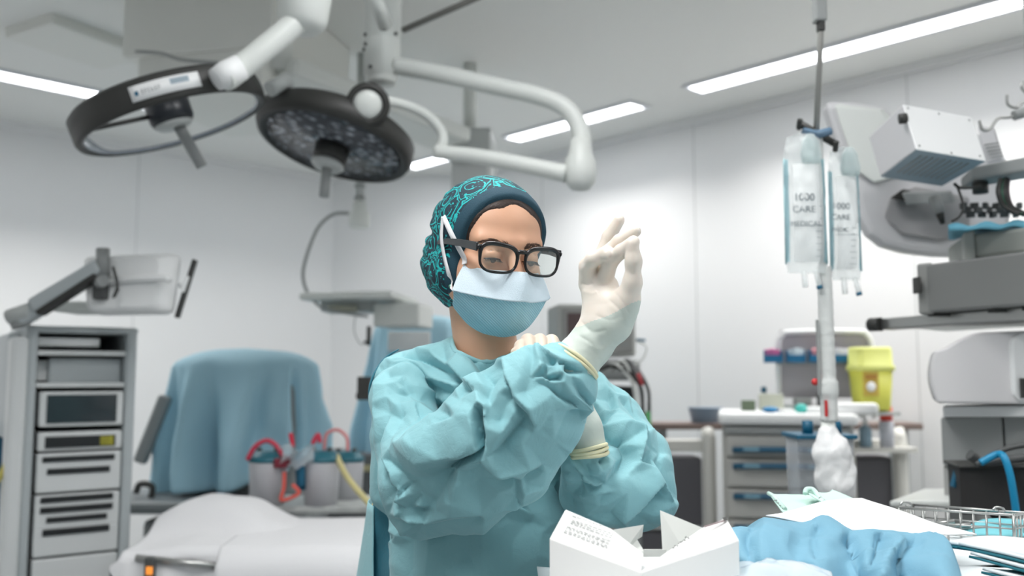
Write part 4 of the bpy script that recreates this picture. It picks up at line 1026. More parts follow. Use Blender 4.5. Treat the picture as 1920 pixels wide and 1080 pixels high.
MB().lathe([(0.0001, -0.04), (0.045, -0.04), (0.046, 0.016), (0.030, 0.028), (0.0001, 0.030)], k, RK, 32).build('knuckle', M_offwhite, lampB)
MB().tube(catmull([W(700, 190, 2.80), W(745, 193, 2.85), W(795, 213, 2.92), W(825, 243, 2.95), W(830, 268, 2.95), W(818, 285, 2.95)], 6), 0.017, 14).build('yoke', M_offwhite, lampB)
b2 = MB(); b2.tube(catmull([W(815, 284, 2.95), W(900, 294, 2.93), W(1000, 313, 2.90), W(1062, 326, 2.88)], 6), [0.023 + 0.007 * t / 18 for t in range(19)], 18); b2.build('spring_arm', M_offwhite, lampB)
MB().lathe([(0.0001, -0.062), (0.030, -0.055), (0.048, -0.032), (0.054, 0.0), (0.050, 0.035), (0.036, 0.072), (0.030, 0.11), (0.0001, 0.11)], W(1088, 324, 2.88), None, 28).build('elbow_joint', M_offwhite, lampB)
b3 = MB(); b3.tube(catmull([W(740, 123, 3.0), W(830, 140, 2.98), W(930, 162, 2.95), W(1010, 180, 2.92), W(1060, 202, 2.90), (W(1086, 240, 2.89)), W(1093, 285, 2.88), W(1093, 310, 2.88)], 6), [0.030] * 43, 20)
b3.build('swing_arm', M_offwhite, lampB)

# ------------------------------------------------------------------ the ceiling column both lamps hang from
cc = W(717, 80, 3.02); cx, cy = cc.x, cc.y
def zat(py, Y): return W(960, py, Y).z
colm = thing('ceiling_column', 'thick off-white ceiling column of stacked collars above the middle lamp', 'ceiling column', (cx, cy, H))
zb = zat(158, 3.02)
MB().lathe([(0.0001, zb), (0.045, zb), (0.050, zb + 0.010), (0.052, zb + 0.03), (0.062, zb + 0.035), (0.062, zat(80, 3.02)), (0.060, zat(80, 3.02) + 0.004), (0.062, zat(80, 3.02) + 0.008), (0.062, zat(5, 3.02)), (0.066, zat(4, 3.02)), (0.066, H), (0.0001, H)], (cx, cy, 0), None, 40).build('shaft', M_offwhite, colm)
for px, py in ((690, 66), (736, 65), (692, 84), (705, 130), (678, 92)):
    p = W(px, py, 2.99); d = (V3(p.x, p.y, 0) - V3(cx, cy, 0)).normalized(); q = V3(cx, cy, p.z) + d * 0.062
    MB().tube([q - d * 0.006, q + d * 0.006], 0.006, 10).build('screw', M_darkg, colm)
MB().tube([W(697, -20, 2.7), W(722, 48, 2.85)], [0.022, 0.024], 16).build('pipe', M_offwhite, colm)
MB().tube([W(757, 56, 3.0), W(925, -18, 2.75)], 0.011, 10).build('cross_rod', mat('rod_grey', rgb(118, 116, 112), 0.4), colm)

# ------------------------------------------------------------------ ceiling supply unit at upper left
un = thing('ceiling_supply_unit', 'large pale grey ceiling supply unit of boxes at upper left above the ring lamp', 'ceiling unit', (-1.4, 3.7, H), 'ceiling pendants')
def slab(px0, py0, px1, py1, Y, depth, yaw, m, par, name, bev=0.01):
    """box whose near face covers the pixel rectangle at distance Y"""
    a = W(px0, py0, Y); b = W(px1, py1, Y); c = (a + b) / 2
    R = Rz(math.radians(yaw)); w = abs(b.x - a.x) / max(0.2, math.cos(math.radians(yaw)))
    return MB().box(c + R @ V3(0, depth / 2, 0), (w, depth, abs(a.z - b.z)), R).build(name, m, par, bevel=bev)
M_unit = mat('unit_panel', rgb(226, 227, 222), 0.5)
slab(245, 95, 500, 168, 3.55, 0.7, -14, M_unit, un, 'lower_box')
a = W(400, 92, 3.5); MB().box((a.x, a.y + 0.42, (a.z + H) / 2), (0.66, 0.8, H - a.z), Rz(math.radians(-12))).build('upper_box', M_unit, un, bevel=0.01)
MB().box(W(150, 60, 4.1) + V3(0, 0, 0.06), (0.36, 0.5, 0.28), Rz(math.radians(-30))).build('side_box', M_unit, un, bevel=0.01)
MB().tube(catmull([W(255, 97, 3.48), W(300, 100, 3.45), W(340, 112, 3.4), W(410, 118, 3.4)], 6), 0.007, 8).build('cable', M_mid, un)
# long flat pendant arm
pa = thing('ceiling_pendant', 'flat off-white pendant arm running behind the ceiling column to a grey box', 'pendant', (-0.4, 4.0, H - 0.1), 'ceiling pendants')
A0, A1 = W(520, 135, 3.6), W(850, 262, 4.3)
d = (A1 - A0); L = d.length; R = Matrix((d.normalized(), Vector((-d.y, d.x, 0)).normalized(), d.normalized().cross(Vector((-d.y, d.x, 0)).normalized()))).transposed()
MB().box((A0 + A1) / 2, (L, 0.26, 0.075), R).build('beam', M_offwhite, pa, bevel=0.02)
slab(840, 238, 920, 300, 4.3, 0.35, -4, M_greyw, pa, 'end_box')
slab(845, 296, 920, 420, 4.36, 0.22, -4, mat('drop_column', rgb(208, 210, 209), 0.5), pa, 'drop_column', 0.02)
# ceiling bracket for the arm, hidden behind the supply unit
MB().tube([V3(A0.x, A0.y, A0.z), V3(A0.x, A0.y, H)], 0.06, 16).build('mount', M_offwhite, pa)
MB().tube([V3(W(880, 240, 4.4).x, 4.45, W(880, 240, 4.4).z), V3(W(880, 240, 4.4).x, 4.45, H)], 0.035, 16).build('mount', M_offwhite, pa)

# ------------------------------------------------------------------ tray pendant hanging in the background
tp = thing('tray_pendant', 'small hanging swivel tray with a looped cable, behind the surgeon\'s shoulder', 'pendant tray', W(672, 420, 4.3))
x = W(674, 400, 4.3)
MB().tube([V3(x.x, x.y, zat(395, 4.3)), V3(x.x, x.y, H)], 0.022, 16).build('drop_tube', M_greyw, tp)
for py in (352, 374): MB().tube([V3(x.x, x.y, zat(py, 4.3)), V3(x.x, x.y, zat(py - 5, 4.3))], 0.027, 16).build('band', M_mid, tp)
MB().lathe([(0.0001, 0), (0.040, 0.002), (0.051, 0.016), (0.051, 0.075), (0.034, 0.085), (0.032, 0.13), (0.0001, 0.13)], (x.x, x.y, zat(429, 4.3)), None, 24).build('cup', M_offwhite, tp)
MB().tube(catmull([W(655, 400, 4.3), W(625, 402, 4.3), W(598, 425, 4.3), W(580, 465, 4.3), W(569, 505, 4.3), W(570, 530, 4.28), W(577, 550, 4.25)], 7), 0.0085, 10).build('cable', M_mid, tp)
def quadslab(pts, th, name, m, par, bevel=0.006):
    b = [V3(p.x, p.y, p.z - th) for p in pts]; mm = MB(); n = len(pts)
    mm.add(list(pts) + b, [tuple(range(n)), tuple(reversed(range(n, 2 * n)))] + [(i, (i + 1) % n, n + (i + 1) % n, n + i) for i in range(n)])
    return mm.build(name, m, par, bevel=bevel)
tz = zat(552, 4.2)
quadslab([V3(W(560, 552, 4.1).x, 4.1, tz), V3(W(735, 552, 4.0).x, 4.0, tz), V3(W(785, 535, 4.6).x, 4.55, tz + 0.012), V3(W(625, 535, 4.7).x, 4.65, tz + 0.012)], 0.035, 'tray', M_offwhite, tp, 0.012)
slab(698, 568, 786, 612, 4.15, 0.25, -10, M_offwhite, tp, 'socket_box')
slab(600, 560, 700, 584, 4.2, 0.2, 0, M_greyw, tp, 'bracket', 0.01)
slab(615, 571, 668, 585, 4.1, 0.06, 0, mat('olive_grip', rgb(150, 152, 138), 0.5), tp, 'grip', 0.01)
MB().tube(catmull([W(588, 563, 4.15), W(602, 576, 4.1), W(640, 586, 4.1), W(690, 594, 4.1)], 5), 0.006, 8).build('cable', M_mid, tp)
MB().tube(catmull([W(668, 585, 4.1), W(664, 620, 4.1), W(676, 645, 4.1), W(690, 640, 4.1)], 5), 0.003, 6).build('thin_cable', M_greyw, tp)
MB().tube([W(692, 612, 4.1), W(691, 648, 4.1)], 0.010, 10).build('plug', M_char, tp)
MB().tube([W(682, 641, 4.1), W(693, 643, 4.1)], 0.006, 8).build('plug_catch', M_char, tp)
# ------------------------------------------------------------------ equipment tower at left
def bar(a, b, w, h, name, m, par, bev=0.003):
    a, b = Vector(a), Vector(b); return MB().box((a + b) / 2, (w, h, (b - a).length), basis(b - a, (0, 1, 0))).build(name, m, par, bevel=bev)
M_tower = mat('tower_grey', rgb(178, 185, 187), 0.45); M_towerl = mat('tower_light', rgb(212, 215, 215), 0.45); M_slot = mat('slot_black', rgb(34, 36, 38), 0.35)
TY = 3.1; yaw = math.radians(35); RT = Rz(yaw)
tc0 = W(146, 900, TY); TX, TYY = tc0.x, tc0.y; zt = zat(612, TY)
tw = thing('equipment_tower', 'tall grey equipment tower of slotted units and a small dark screen, at far left', 'equipment tower', (TX, TYY, 0))
def T(x, y, z): return V3(TX, TYY, 0) + RT @ V3(x, y, 0) + V3(0, 0, z)
TWd, TD = 0.335, 0.46        # front width, depth (front face at y=0 in tower axes)
hwid = TWd / 2
for sx in (-1, 1): MB().box(T(sx * (hwid - 0.018) + sx * 0.006, TD / 2, zt / 2), (0.036, TD, zt), RT).build('side_panel', M_tower, tw, bevel=0.012)
MB().box(T(-hwid - 0.026, 0.03, zt / 2 - 0.02), (0.05, 0.12, zt - 0.04), RT).build('front_post', M_towerl, tw, bevel=0.014)
MB().box(T(-hwid - 0.03, TD / 2 + 0.08, zt - 0.2), (0.03, TD - 0.1, 0.36), RT).build('side_cover', M_tower, tw, bevel=0.01)
MB().box(T(0, TD / 2, zt - 0.012), (TWd + 0.02, TD, 0.024), RT).build('top', M_tower, tw, bevel=0.012)
MB().box(T(0, TD - 0.01, zt / 2), (TWd, 0.02, zt), RT).build('back_panel', M_tower, tw)
for py in (662, 722): MB().box(T(0, TD / 2, zat(py, TY)), (TWd - 0.06, TD - 0.02, 0.016), RT).build('shelf', M_towerl, tw, bevel=0.003)
MB().box(T(-0.04, 0.15, zat(641, TY)), (0.20, 0.2, 0.030), RT).build('shelf_unit', M_white, tw, bevel=0.006)
MB().box(T(-0.09, 0.20, zat(695, TY)), (0.10, 0.2, 0.07), RT).build('shelf_unit', M_white, tw, bevel=0.006)
MB().box(T(0.02, 0.16, zat(695, TY)), (0.23, 0.2, 0.085), RT).build('shelf_unit', M_tower, tw, bevel=0.006)
def unit(py0, py1, name='unit'):
    z0, z1 = zat(py1, TY), zat(py0, TY)
    return MB().box(T(0.004, 0.19, (z0 + z1) / 2), (TWd - 0.075, 0.38, z1 - z0 - 0.004), RT).build(name, M_towerl, tw, bevel=0.006)
def inset(par, py0, py1, x0, x1, m, name):
    z0, z1 = zat(py1, TY), zat(py0, TY)
    return MB().box(T((x0 + x1) / 2, -0.003, (z0 + z1) / 2), (x1 - x0, 0.006, z1 - z0), RT).build(name, m, par, bevel=0.001)
u = unit(733, 800, 'screen_unit'); inset(u, 740, 792, -0.105, 0.112, mat('dark_screen', rgb(46, 54, 58), 0.15, coat=0.5), 'screen'); 
u = unit(808, 845); inset(u, 817, 838, -0.105, 0.112, M_slot, 'display'); inset(u, 818, 837, 0.062, 0.106, mat('yellow_key', rgb(196, 190, 70), 0.4), 'yellow_button')
u = unit(847, 922); inset(u, 854, 864, -0.110, 0.112, M_slot, 'slot'); inset(u, 876, 887, -0.095, 0.098, M_slot, 'slot')
u = unit(924, 990); inset(u, 928, 939, -0.110, 0.112, M_slot, 'slot'); inset(u, 947, 958, -0.110, 0.112, M_slot, 'slot'); inset(u, 966, 976, -0.090, 0.095, M_slot, 'slot')
u = unit(985, 1040); inset(u, 988, 1000, -0.100, 0.104, M_slot, 'slot')
unit(1042, 1120); unit(1122, 1200)
for sx in (-1, 1):
    for yy in (0.05, TD - 0.05): MB().lathe([(0.0001, -0.012), (0.045, -0.012), (0.045, 0.012), (0.0001, 0.012)], T(sx * 0.13, yy, 0.045), RT @ Ry(PI / 2), 20).build('caster', M_char, tw)
MB().tube([W(215, 1082, 3.0), W(262, 1062, 3.0)], 0.008, 10).build('rail', M_steel, tw)
# teal bag and yellow hose hanging beside the tower
bg = thing('hanging_bag', 'dark teal bag hanging at the left edge beside the tower', 'bag', W(8, 900, 3.3))
G = [[W(px + 4 * math.sin(py * 0.05 + px), py, 3.30 + 0.012 * math.sin(px * 0.5 + py * 0.01)) for px in np.linspace(-60, 22, 12)] for py in np.linspace(800, 1035, 14)]
MB().grid(G).build('bag_body', M_teal, bg, solid=0.03)
MB().tube([W(-60, 798, 3.3), W(30, 800, 3.3)], 0.008, 8).build('bag_rail', M_steel, bg)
tag(MB().tube(catmull([W(28, 800, 3.05), W(22, 845, 3.02), W(2, 890, 3.0), W(-25, 925, 3.0)], 6), 0.010, 10).build('hose', mat('yellow_hose', rgb(212, 200, 110), 0.5)), 'yellow hose hanging at the left edge in front of the teal bag', 'hose')

# ------------------------------------------------------------------ spring arm carrying a white monitor seen from behind
ar = thing('monitor_stand', 'jointed grey spring arm rising over the equipment tower', 'monitor stand', W(20, 605, 2.9))
MB().box((W(35, 600, 2.95) + W(125, 545, 2.95)) / 2, (0.055, 0.06, (W(125, 545, 2.95) - W(35, 600, 2.95)).length), basis(W(125, 545, 2.95) - W(35, 600, 2.95), (0, 1, 0))).build('lower_arm', M_tower, ar, bevel=0.015)
MB().tube([W(20, 596, 2.95), W(60, 583, 2.95), W(62, 600, 2.95)], [0.04, 0.045, 0.02], 12, flat=0.7).build('hinge_cover', M_greyw, ar)
bar(W(62, 575, 2.93), W(190, 499, 2.93), 0.050, 0.05, 'upper_arm', M_tower, ar, 0.012)
bar(W(75, 588, 2.93), W(185, 517, 2.93), 0.018, 0.052, 'arm_underside', M_char, ar, 0.004)
MB().tube([W(193, 517, 2.93), W(193, 466, 2.93)], 0.021, 16).build('pivot', M_mid, ar)
MB().tube([W(40, 612, 2.95), W(30, 580, 2.95)], 0.03, 14).build('base_pivot', M_mid, ar)
mo = thing('monitor', 'white monitor seen from behind at left, held by the spring arm', 'monitor', W(250, 530, 2.95))
def lofted(loops, name, m, par, **k):
    n = len(loops[0]); mm = MB(); mm.add([p for l in loops for p in l], [tuple(reversed(range(n))), tuple(range((len(loops) - 1) * n, len(loops) * n))])
    mm2 = [(i * n + j, i * n + (j + 1) % n, (i + 1) * n + (j + 1) % n, (i + 1) * n + j) for i in range(len(loops) - 1) for j in range(n)]
    mm.add([p for l in loops for p in l], mm2, True); return mm.build(name, m, par, **k)
cm_ = W(243, 533, 2.98); Rm = Rz(math.radians(-12))
def shape(w0, w1, h, y, dz=0): # trapezoid outline, top wider
    P = [(-w0 / 2, h / 2), (w0 / 2, h / 2), (w1 / 2 , -h / 2), (-w1 / 2, -h / 2)]
    out = []
    for i in range(4):
        p0, p1, p2 = [V3(*P[(i + q) % 4], 0) for q in (-1, 0, 1)]
        for t in (0.0, 0.33, 0.66, 1.0):
            a_ = p1 + (p0 - p1).normalized() * 0.028; b_ = p1 + (p2 - p1).normalized() * 0.028
            q = a_ * (1 - t) ** 2 + p1 * 2 * t * (1 - t) + b_ * t * t; out.append(cm_ + Rm @ V3(q.x, y, q.y + dz))
    return out
lofted([shape(0.27, 0.23, 0.155, -0.045), shape(0.315, 0.27, 0.185, -0.025), shape(0.33, 0.285, 0.20, 0.02), shape(0.33, 0.285, 0.20, 0.035)], 'housing', M_white, mo)
MB().tube([cm_ + Rm @ V3(q, -0.060, zz) for q, zz in ((-0.03, 0.005), (0.06, 0.012), (0.17, 0.012), (0.185, 0.0))], 0.011, 10).build('grip_bar', M_white, mo)
MB().box(cm_ + Rm @ V3(-0.065, -0.055, 0.0), (0.045, 0.035, 0.11), Rm).build('mount_plate', M_darkg, mo, bevel=0.008)
MB().tube([cm_ + Rm @ V3(-0.065, -0.065, 0.0), cm_ + Rm @ V3(-0.035, -0.085, 0.005)], 0.02, 14).build('mount_knob', M_mid, mo)
MB().tube(catmull([W(212, 500, 2.88), W(220, 535, 2.88), W(213, 558, 2.88), W(222, 540, 2.88)], 5), 0.005, 8).build('cable', M_char, mo)
sp = thing('flat_screen', 'thin dark screen seen edge-on beside the white monitor at left', 'screen', W(350, 540, 3.0))
bar(W(366, 487, 3.0), W(332, 596, 3.0), 0.012, 0.03, 'panel', M_char, sp, 0.003)
bar(W(354, 518, 2.995), W(344, 548, 2.995), 0.014, 0.032, 'edge_clip', M_white, sp, 0.003)
MB().tube([W(335, 536, 3.0), W(350, 534, 3.0)], 0.008, 10).build('bracket', M_white, sp)
sh = MB(); sh.box(W(190, 578, 3.15), (0.26, 0.2, 0.035)).build('side_tray', M_offwhite, mo, bevel=0.012)

# ------------------------------------------------------------------ large machine under a blue drape
def drape(name, label, cat, cx_, cy_, hwx, hwy, ztop, zbot_fn, m, seed, nfold=15, amp=0.03, flare=0.10, rz=0.0, top_bump=0.0, parts=None):
    """cloth thrown over a boxy machine: rounded top running down into hanging folds"""
    G = []; NA = 220; R = Rz(rz)
    def sq(a, e=0.5):
        c_, s_ = math.cos(a), math.sin(a); return V3(math.copysign(abs(c_) ** e, c_), math.copysign(abs(s_) ** e, s_), 0)
    for i in range(10):
        f = i / 9.0
        row = []
        for j in range(NA):
            a = 2 * PI * j / NA; p = sq(a); rr = f * (1 - 0.0); z = ztop - 0.045 * f ** 4 + top_bump * math.cos(f * PI / 2)
            q = R @ V3(p.x * hwx * rr * 0.96, p.y * hwy * rr * 0.96, 0); row.append(V3(cx_ + q.x, cy_ + q.y, z))
        G.append(row)
    rs_ = np.random.RandomState(seed); ph = rs_.uniform(0, 6, 4)
    for i in range(1, 26):
        f = i / 25.0; row = []
        for j in range(NA):
            a = 2 * PI * j / NA; p = sq(a, 0.5 + 0.35 * f)
            w = (math.sin(nfold * a + ph[0] + 1.2 * math.sin(3 * a + ph[1]) + f * 0.6) + 0.6 * math.sin(nfold * 1.7 * a + ph[2] + 2 * f)) * amp * min(1, f * 1.6)
            zb = zbot_fn(a); z = (ztop - 0.045) * (1 - f) + zb * f - 0.0
            k = 1 + flare * math.sin(f * PI * 0.5)
            q = V3(p.x * (hwx * k + w), p.y * (hwy * k + w), 0); q = R @ q; row.append(V3(cx_ + q.x, cy_ + q.y, z))
        G.append(row)
    P = np.array([[tuple(p) for p in r_] for r_ in G]); s_ = P.shape; P = P.reshape(-1, 3)
    P += facet(P, 7, seed)[:, None] * np.array([0.006, 0.012, 0.004]); P = P.reshape(s_)
    G = [[Vector(p) for p in r_] for r_ in P]
    return tag(MB().grid(G, wrap=True).build(name, m, None, solid=0.002), label, cat)
M_cart = mat('cart_grey', rgb(140, 144, 144), 0.5)
mc = thing('draped_machine', 'grey wheeled machine mostly hidden under a blue drape, behind the bed', 'machine', (W(455, 800, 4.2).x, 4.3, 0))
mx_ = W(455, 800, 4.2).x
MB().box((mx_, 4.3, 1.05), (0.52, 0.36, 0.62)).build('cabinet', M_cart, mc, bevel=0.03)
MB().box((mx_ - 0.02, 4.28, 0.42), (0.72, 0.5, 0.60)).build('base_cabinet', M_cart, mc, bevel=0.03)
MB().box((mx_ - 0.12, 4.05, 0.80), (0.78, 0.5, 0.05)).build('base_shelf', mat('shelf_dark', rgb(110, 116, 118), 0.5), mc, bevel=0.02)
bar(W(262, 868, 4.1), W(312, 742, 4.1), 0.06, 0.05, 'side_strut', M_cart, mc, 0.015)
for sx in (-1, 1):
    for sy in (-1, 1): MB().lathe([(0.0001, -0.02), (0.07, -0.02), (0.07, 0.02), (0.0001, 0.02)], (mx_ + sx * 0.3, 4.3 + sy * 0.18, 0.07), Ry(PI / 2), 20).build('caster', M_char, mc)
MB().tube(catmull([W(255, 925, 3.95), W(262, 908, 3.95), W(285, 912, 3.95), W(282, 940, 3.95)], 5), 0.014, 8).build('cable_loop', M_char, mc)
drape('blue_drape', 'blue drape hanging in folds over the machine behind the bed', 'drape', mx_ - 0.015, 4.3, 0.30, 0.27, zat(660, 4.1), lambda a: zat(905, 4.0) + 0.07 * math.cos(a - 0.3) + 0.02 * math.sin(5 * a), M_drape, 3, nfold=10, amp=0.06, flare=0.10, top_bump=0.02)

# second machine under a drape, further back behind the surgeon's shoulder
mc2 = thing('draped_machine', 'machine under a pale blue drape behind the surgeon\'s left-hand shoulder', 'machine', (W(790, 620, 5.0).x, 5.1, 0))
mx2 = W(785, 640, 5.0).x
MB().box((mx2, 5.1, 0.82), (0.42, 0.3, 1.5)).build('cabinet', M_cart, mc2, bevel=0.03)
MB().box((mx2 - 0.02, 4.72, 1.52), (0.22, 0.02, 0.1)).build('label_plate', M_white, mc2, bevel=0.004)
MB().box((mx2, 5.1, 0.04), (0.5, 0.4, 0.08)).build('base', M_char, mc2, bevel=0.01)
drape('blue_drape', 'pale blue drape over a machine behind the surgeon\'s left-hand shoulder', 'drape', mx2, 5.1, 0.235, 0.22, zat(588, 4.9), lambda a: 0.7, M_drape, 9, nfold=9, amp=0.03, flare=0.45)
# dark clip-on box seen just past the shoulder
tag(MB().box(W(684, 728, 3.6), (0.05, 0.06, 0.09)).box(W(686, 742, 3.6), (0.07, 0.05, 0.02)).tube([W(688, 736, 3.62), W(745, 732, 4.86)], 0.012, 10).build('pole_clamp', M_char), 'small dark clamp sticking out left of the surgeon\'s shoulder', 'clamp')

# ------------------------------------------------------------------ operating bed with white sheet
bed = thing('operating_table', 'operating table mostly hidden under a white sheet, at lower left', 'operating table', (W(470, 1000, 2.9).x, 2.95, 0))
bz = 0.84
bx0, bx1 = W(282, 960, 2.9).x, W(700, 960, 2.9).x + 0.35
MB().box(((bx0 + bx1) / 2, 2.97, bz - 0.065), (bx1 - bx0 - 0.06, 0.50, 0.10)).build('mattress', M_char, bed, bevel=0.03)
MB().box(((bx0 + bx1) / 2 + 0.1, 2.97, bz - 0.16), (bx1 - bx0 - 0.3, 0.42, 0.08)).build('frame', M_darkg, bed, bevel=0.01)
MB().box(((bx0 + bx1) / 2 + 0.1, 2.97, 0.40), (0.32, 0.30, 0.60)).build('pedestal', M_cart, bed, bevel=0.03)
MB().box(((bx0 + bx1) / 2 + 0.1, 2.97, 0.06), (0.9, 0.45, 0.12)).build('base', M_cart, bed, bevel=0.03)
MB().tube([W(255, 1046, 2.68), W(420, 1062, 2.68)], 0.010, 8).build('side_rail', M_steel, bed)
hc_ = MB(); hc_.box(W(281, 1068, 2.66), (0.030, 0.02, 0.07)); hcb = hc_.build('hand_control', M_darkg, None, bevel=0.006); tag(hcb, 'dark hand control with an orange light hung on the bed rail, lower left', 'hand control')
MB().box(W(280, 1070, 2.645), (0.018, 0.004, 0.022)).build('orange_light', mat('orange_light', rgb(240, 150, 60), 0.4, emit=rgb(250, 150, 60), estr=0.6), hcb)
M_sheet = mat('white_sheet', rgb(226, 226, 228), 0.85, bump=0.25, scale=60)
def sheet_z(x, y):
    """top of the sheet, lifted by a pillow at the head end"""
    c = W(400, 930, 3.0); return bz + 0.10 * math.exp(-((x - c.x) / 0.20) ** 4 - ((y - 3.08) / 0.17) ** 4)
rows = []
X = np.linspace(bx0 - 0.0, bx1, 110)
prof = []  # (y, drop) across the bed: back hang, top, front hang
for t in np.linspace(0, 1, 8): prof.append((3.235 + 0.02 * (1 - t), -0.22 * (1 - t), 'b'))
for t in np.linspace(0, 1, 26): prof.append((3.23 - 0.52 * t, 0, 't'))
for t in np.linspace(0.06, 1, 18): prof.append((2.70 - 0.015 * t, -t, 'f'))
P = []
for (y, d_, k_) in prof:
    row = []
    for x in X:
        u = (x - bx0) / (bx1 - bx0); z = sheet_z(x, y)
        if k_ == 'b': z = bz + d_
        if k_ == 'f':
            L_ = 0.15 + 0.02 * math.sin(u * 21) if u < 0.28 else 0.55
            if u < 0.28: L_ += 0.02 * (0.28 - u)
            z = bz - 0.01 - (-d_) * L_; y2 = y - 0.018 * math.sin(u * 46 + 2 * math.sin(u * 9)) * (-d_) * 1.2 - 0.01
        else: y2 = y
        row.append((x, y2, z))
    P.append(row)
P = np.array(P); s_ = P.shape; P = P.reshape(-1, 3)
P += facet(P, 7, 21)[:, None] * np.array([0.0, 0.012, 0.012]) + facet(P, 16, 22)[:, None] * np.array([0, 0.004, 0.004])
P = P.reshape(s_)
# head end: sheet hangs down over the end too
mB = MB(); mB.grid([[Vector(p) for p in r_] for r_ in P])
end = []
for t in np.linspace(0, 1, 8): end.append([Vector(P[i][0]) + V3(-0.018 * math.sin(t * 1.6) - 0.012 * math.sin(i * 0.6) * t, 0, -0.13 * t if 8 <= i < 34 else -0.02 * t) for i in range(6, 42)])
mB.grid(end)
sheet = mB.build('white_sheet', M_sheet, None, solid=0.0015); tag(sheet, 'white sheet spread over the operating table at lower left', 'sheet')
# second sheet lying over the foot end
Q2 = []
for i, (y, d_, k_) in enumerate(prof):
    row = []
    for x in np.linspace(W(412, 1000, 2.7).x, bx1 + 0.0, 70):
        z = bz + 0.012 + (d_ if k_ == 'b' else 0); y2 = y
        if k_ == 'f': z = bz + 0.0 + d_ * 0.6; y2 = y - 0.030 - 0.010 * math.sin(x * 22) * (-d_)
        row.append((x, y2, z))
    Q2.append(row)
Q2 = np.array(Q2); s_ = Q2.shape; Q2 = Q2.reshape(-1, 3); Q2 += facet(Q2, 5, 25)[:, None] * np.array([0, 0.008, 0.006]); Q2 = Q2.reshape(s_)
tag(MB().grid([[Vector(p) for p in r_] for r_ in Q2]).build('white_sheet', M_sheet, None, solid=0.0015), 'second white sheet laid over the foot half of the operating table, hanging down in front', 'sheet')

# ------------------------------------------------------------------ suction canisters and their tubes behind the bed
M_can = glassy('canister_plastic', rgb(226, 226, 230), 0.35, 0.3)
cabz = zat(948, 3.42)
st = thing('suction_trolley', 'low suction trolley behind the bed carrying the canisters', 'trolley', (W(590, 900, 3.5).x, 3.55, 0))
MB().box((W(590, 900, 3.5).x, 3.56, cabz - 0.012), (0.62, 0.34, 0.024)).build('top', M_greyw, st, bevel=0.006)
MB().box((W(590, 900, 3.5).x, 3.56, 0.12), (0.6, 0.32, 0.03)).build('lower_shelf', M_greyw, st, bevel=0.006)
for sx in (-1, 1):
    for sy in (-1, 1): MB().tube([V3(W(590, 900, 3.5).x + sx * 0.29, 3.56 + sy * 0.15, 0), V3(W(590, 900, 3.5).x + sx * 0.29, 3.56 + sy * 0.15, cabz - 0.01)], 0.012, 10).build('leg', M_steel, st)
def canister(px, w, py0, Y, label):
    c = W(px, py0, Y); r_ = w * Y / F / 2; z0, z1 = cabz, zat(py0, Y)
    t = thing('suction_canister', label, 'canister', (c.x, Y, z0), 'suction canisters behind the bed')
    MB().lathe([(0.0001, z0), (r_ * 0.9, z0), (r_, z1 - 0.01), (r_ * 1.03, z1)], (c.x, Y, 0), None, 32).build('jar', M_can, t, solid=0.003)
    MB().lathe([(0.0001, z0 + 0.004), (r_ * 0.86, z0 + 0.004), (r_ * 0.93, z1 - 0.02), (0.0001, z1 - 0.02)], (c.x, Y, 0), None, 24).build('liner', mat('liner_bag', rgb(222, 222, 224), 0.5), t)
    MB().lathe([(0.0001, z1 + 0.034), (r_ * 0.7, z1 + 0.032), (r_ * 0.92, z1 + 0.014), (r_ * 1.06, z1 + 0.008), (r_ * 1.06, z1 - 0.006), (0.0001, z1 - 0.006)], (c.x, Y, 0), None, 32).build('lid', mat('lid_teal', rgb(36, 104, 120), 0.4), t)
    for dx in (-0.5, 0.45): MB().tube([V3(c.x + dx * r_, Y, z1 + 0.01), V3(c.x + dx * r_, Y, z1 + 0.045)], 0.010, 10).build('port', M_char, t)
canister(503, 68, 862, 3.45, 'clear suction canister with a red looped tube, leftmost of those behind the bed')
canister(603, 66, 862, 3.45, 'suction canister with teal lid, middle of those behind the bed')
canister(650, 62, 862, 3.62, 'suction canister on the right behind the bed, nearest the surgeon')
M_pink = mat('pale_red_tube', rgb(220, 140, 140), 0.4)
def tb(pts, r_, m, label, name='suction_tube'): tag(MB().tube(catmull([W(*p) for p in pts], 7), r_, 10).build(name, m), label, 'tube')
tb([(464, 862, 3.4), (478, 838, 3.4), (500, 826, 3.4), (520, 838, 3.4), (533, 862, 3.4)], 0.0088, M_red, 'red tube arching over the left suction canister')
tb([(608, 845, 3.5), (612, 815, 3.5), (632, 806, 3.5), (650, 820, 3.5), (652, 846, 3.5)], 0.0066, M_pink, 'pale red tube looping over the right suction canister')
tb([(545, 812, 3.4), (549, 838, 3.4)], 0.008, mat('bright_red_tube', rgb(214, 40, 70), 0.4), 'short upright red tube stub between the canisters')
tb([(586, 832, 3.4), (596, 815, 3.4), (600, 830, 3.4)], 0.0085, M_red, 'short bent red tube at the middle canister lid')
tb([(533, 885, 3.35), (532, 915, 3.35), (528, 938, 3.35), (560, 925, 3.35), (548, 908, 3.35)], 0.007, mat('coral_tube', rgb(226, 96, 84), 0.4), 'coral tube curling down between the canisters')
tag(MB().box(W(528, 868, 3.4), (0.05, 0.04, 0.035)).box(W(536, 862, 3.4), (0.035, 0.03, 0.03)).build('tube_clamp', mat('maroon_plastic', rgb(120, 30, 48), 0.4), bevel=0.004), 'maroon clamp beside the left suction canister', 'clamp')
tag(MB().tube([W(566, 918, 3.42), W(565, 862, 3.42)], 0.022, 16).box(W(566, 890, 3.38), (0.02, 0.012, 0.08)).build('suction_regulator', M_teal), 'dark teal suction regulator between the canisters', 'regulator')
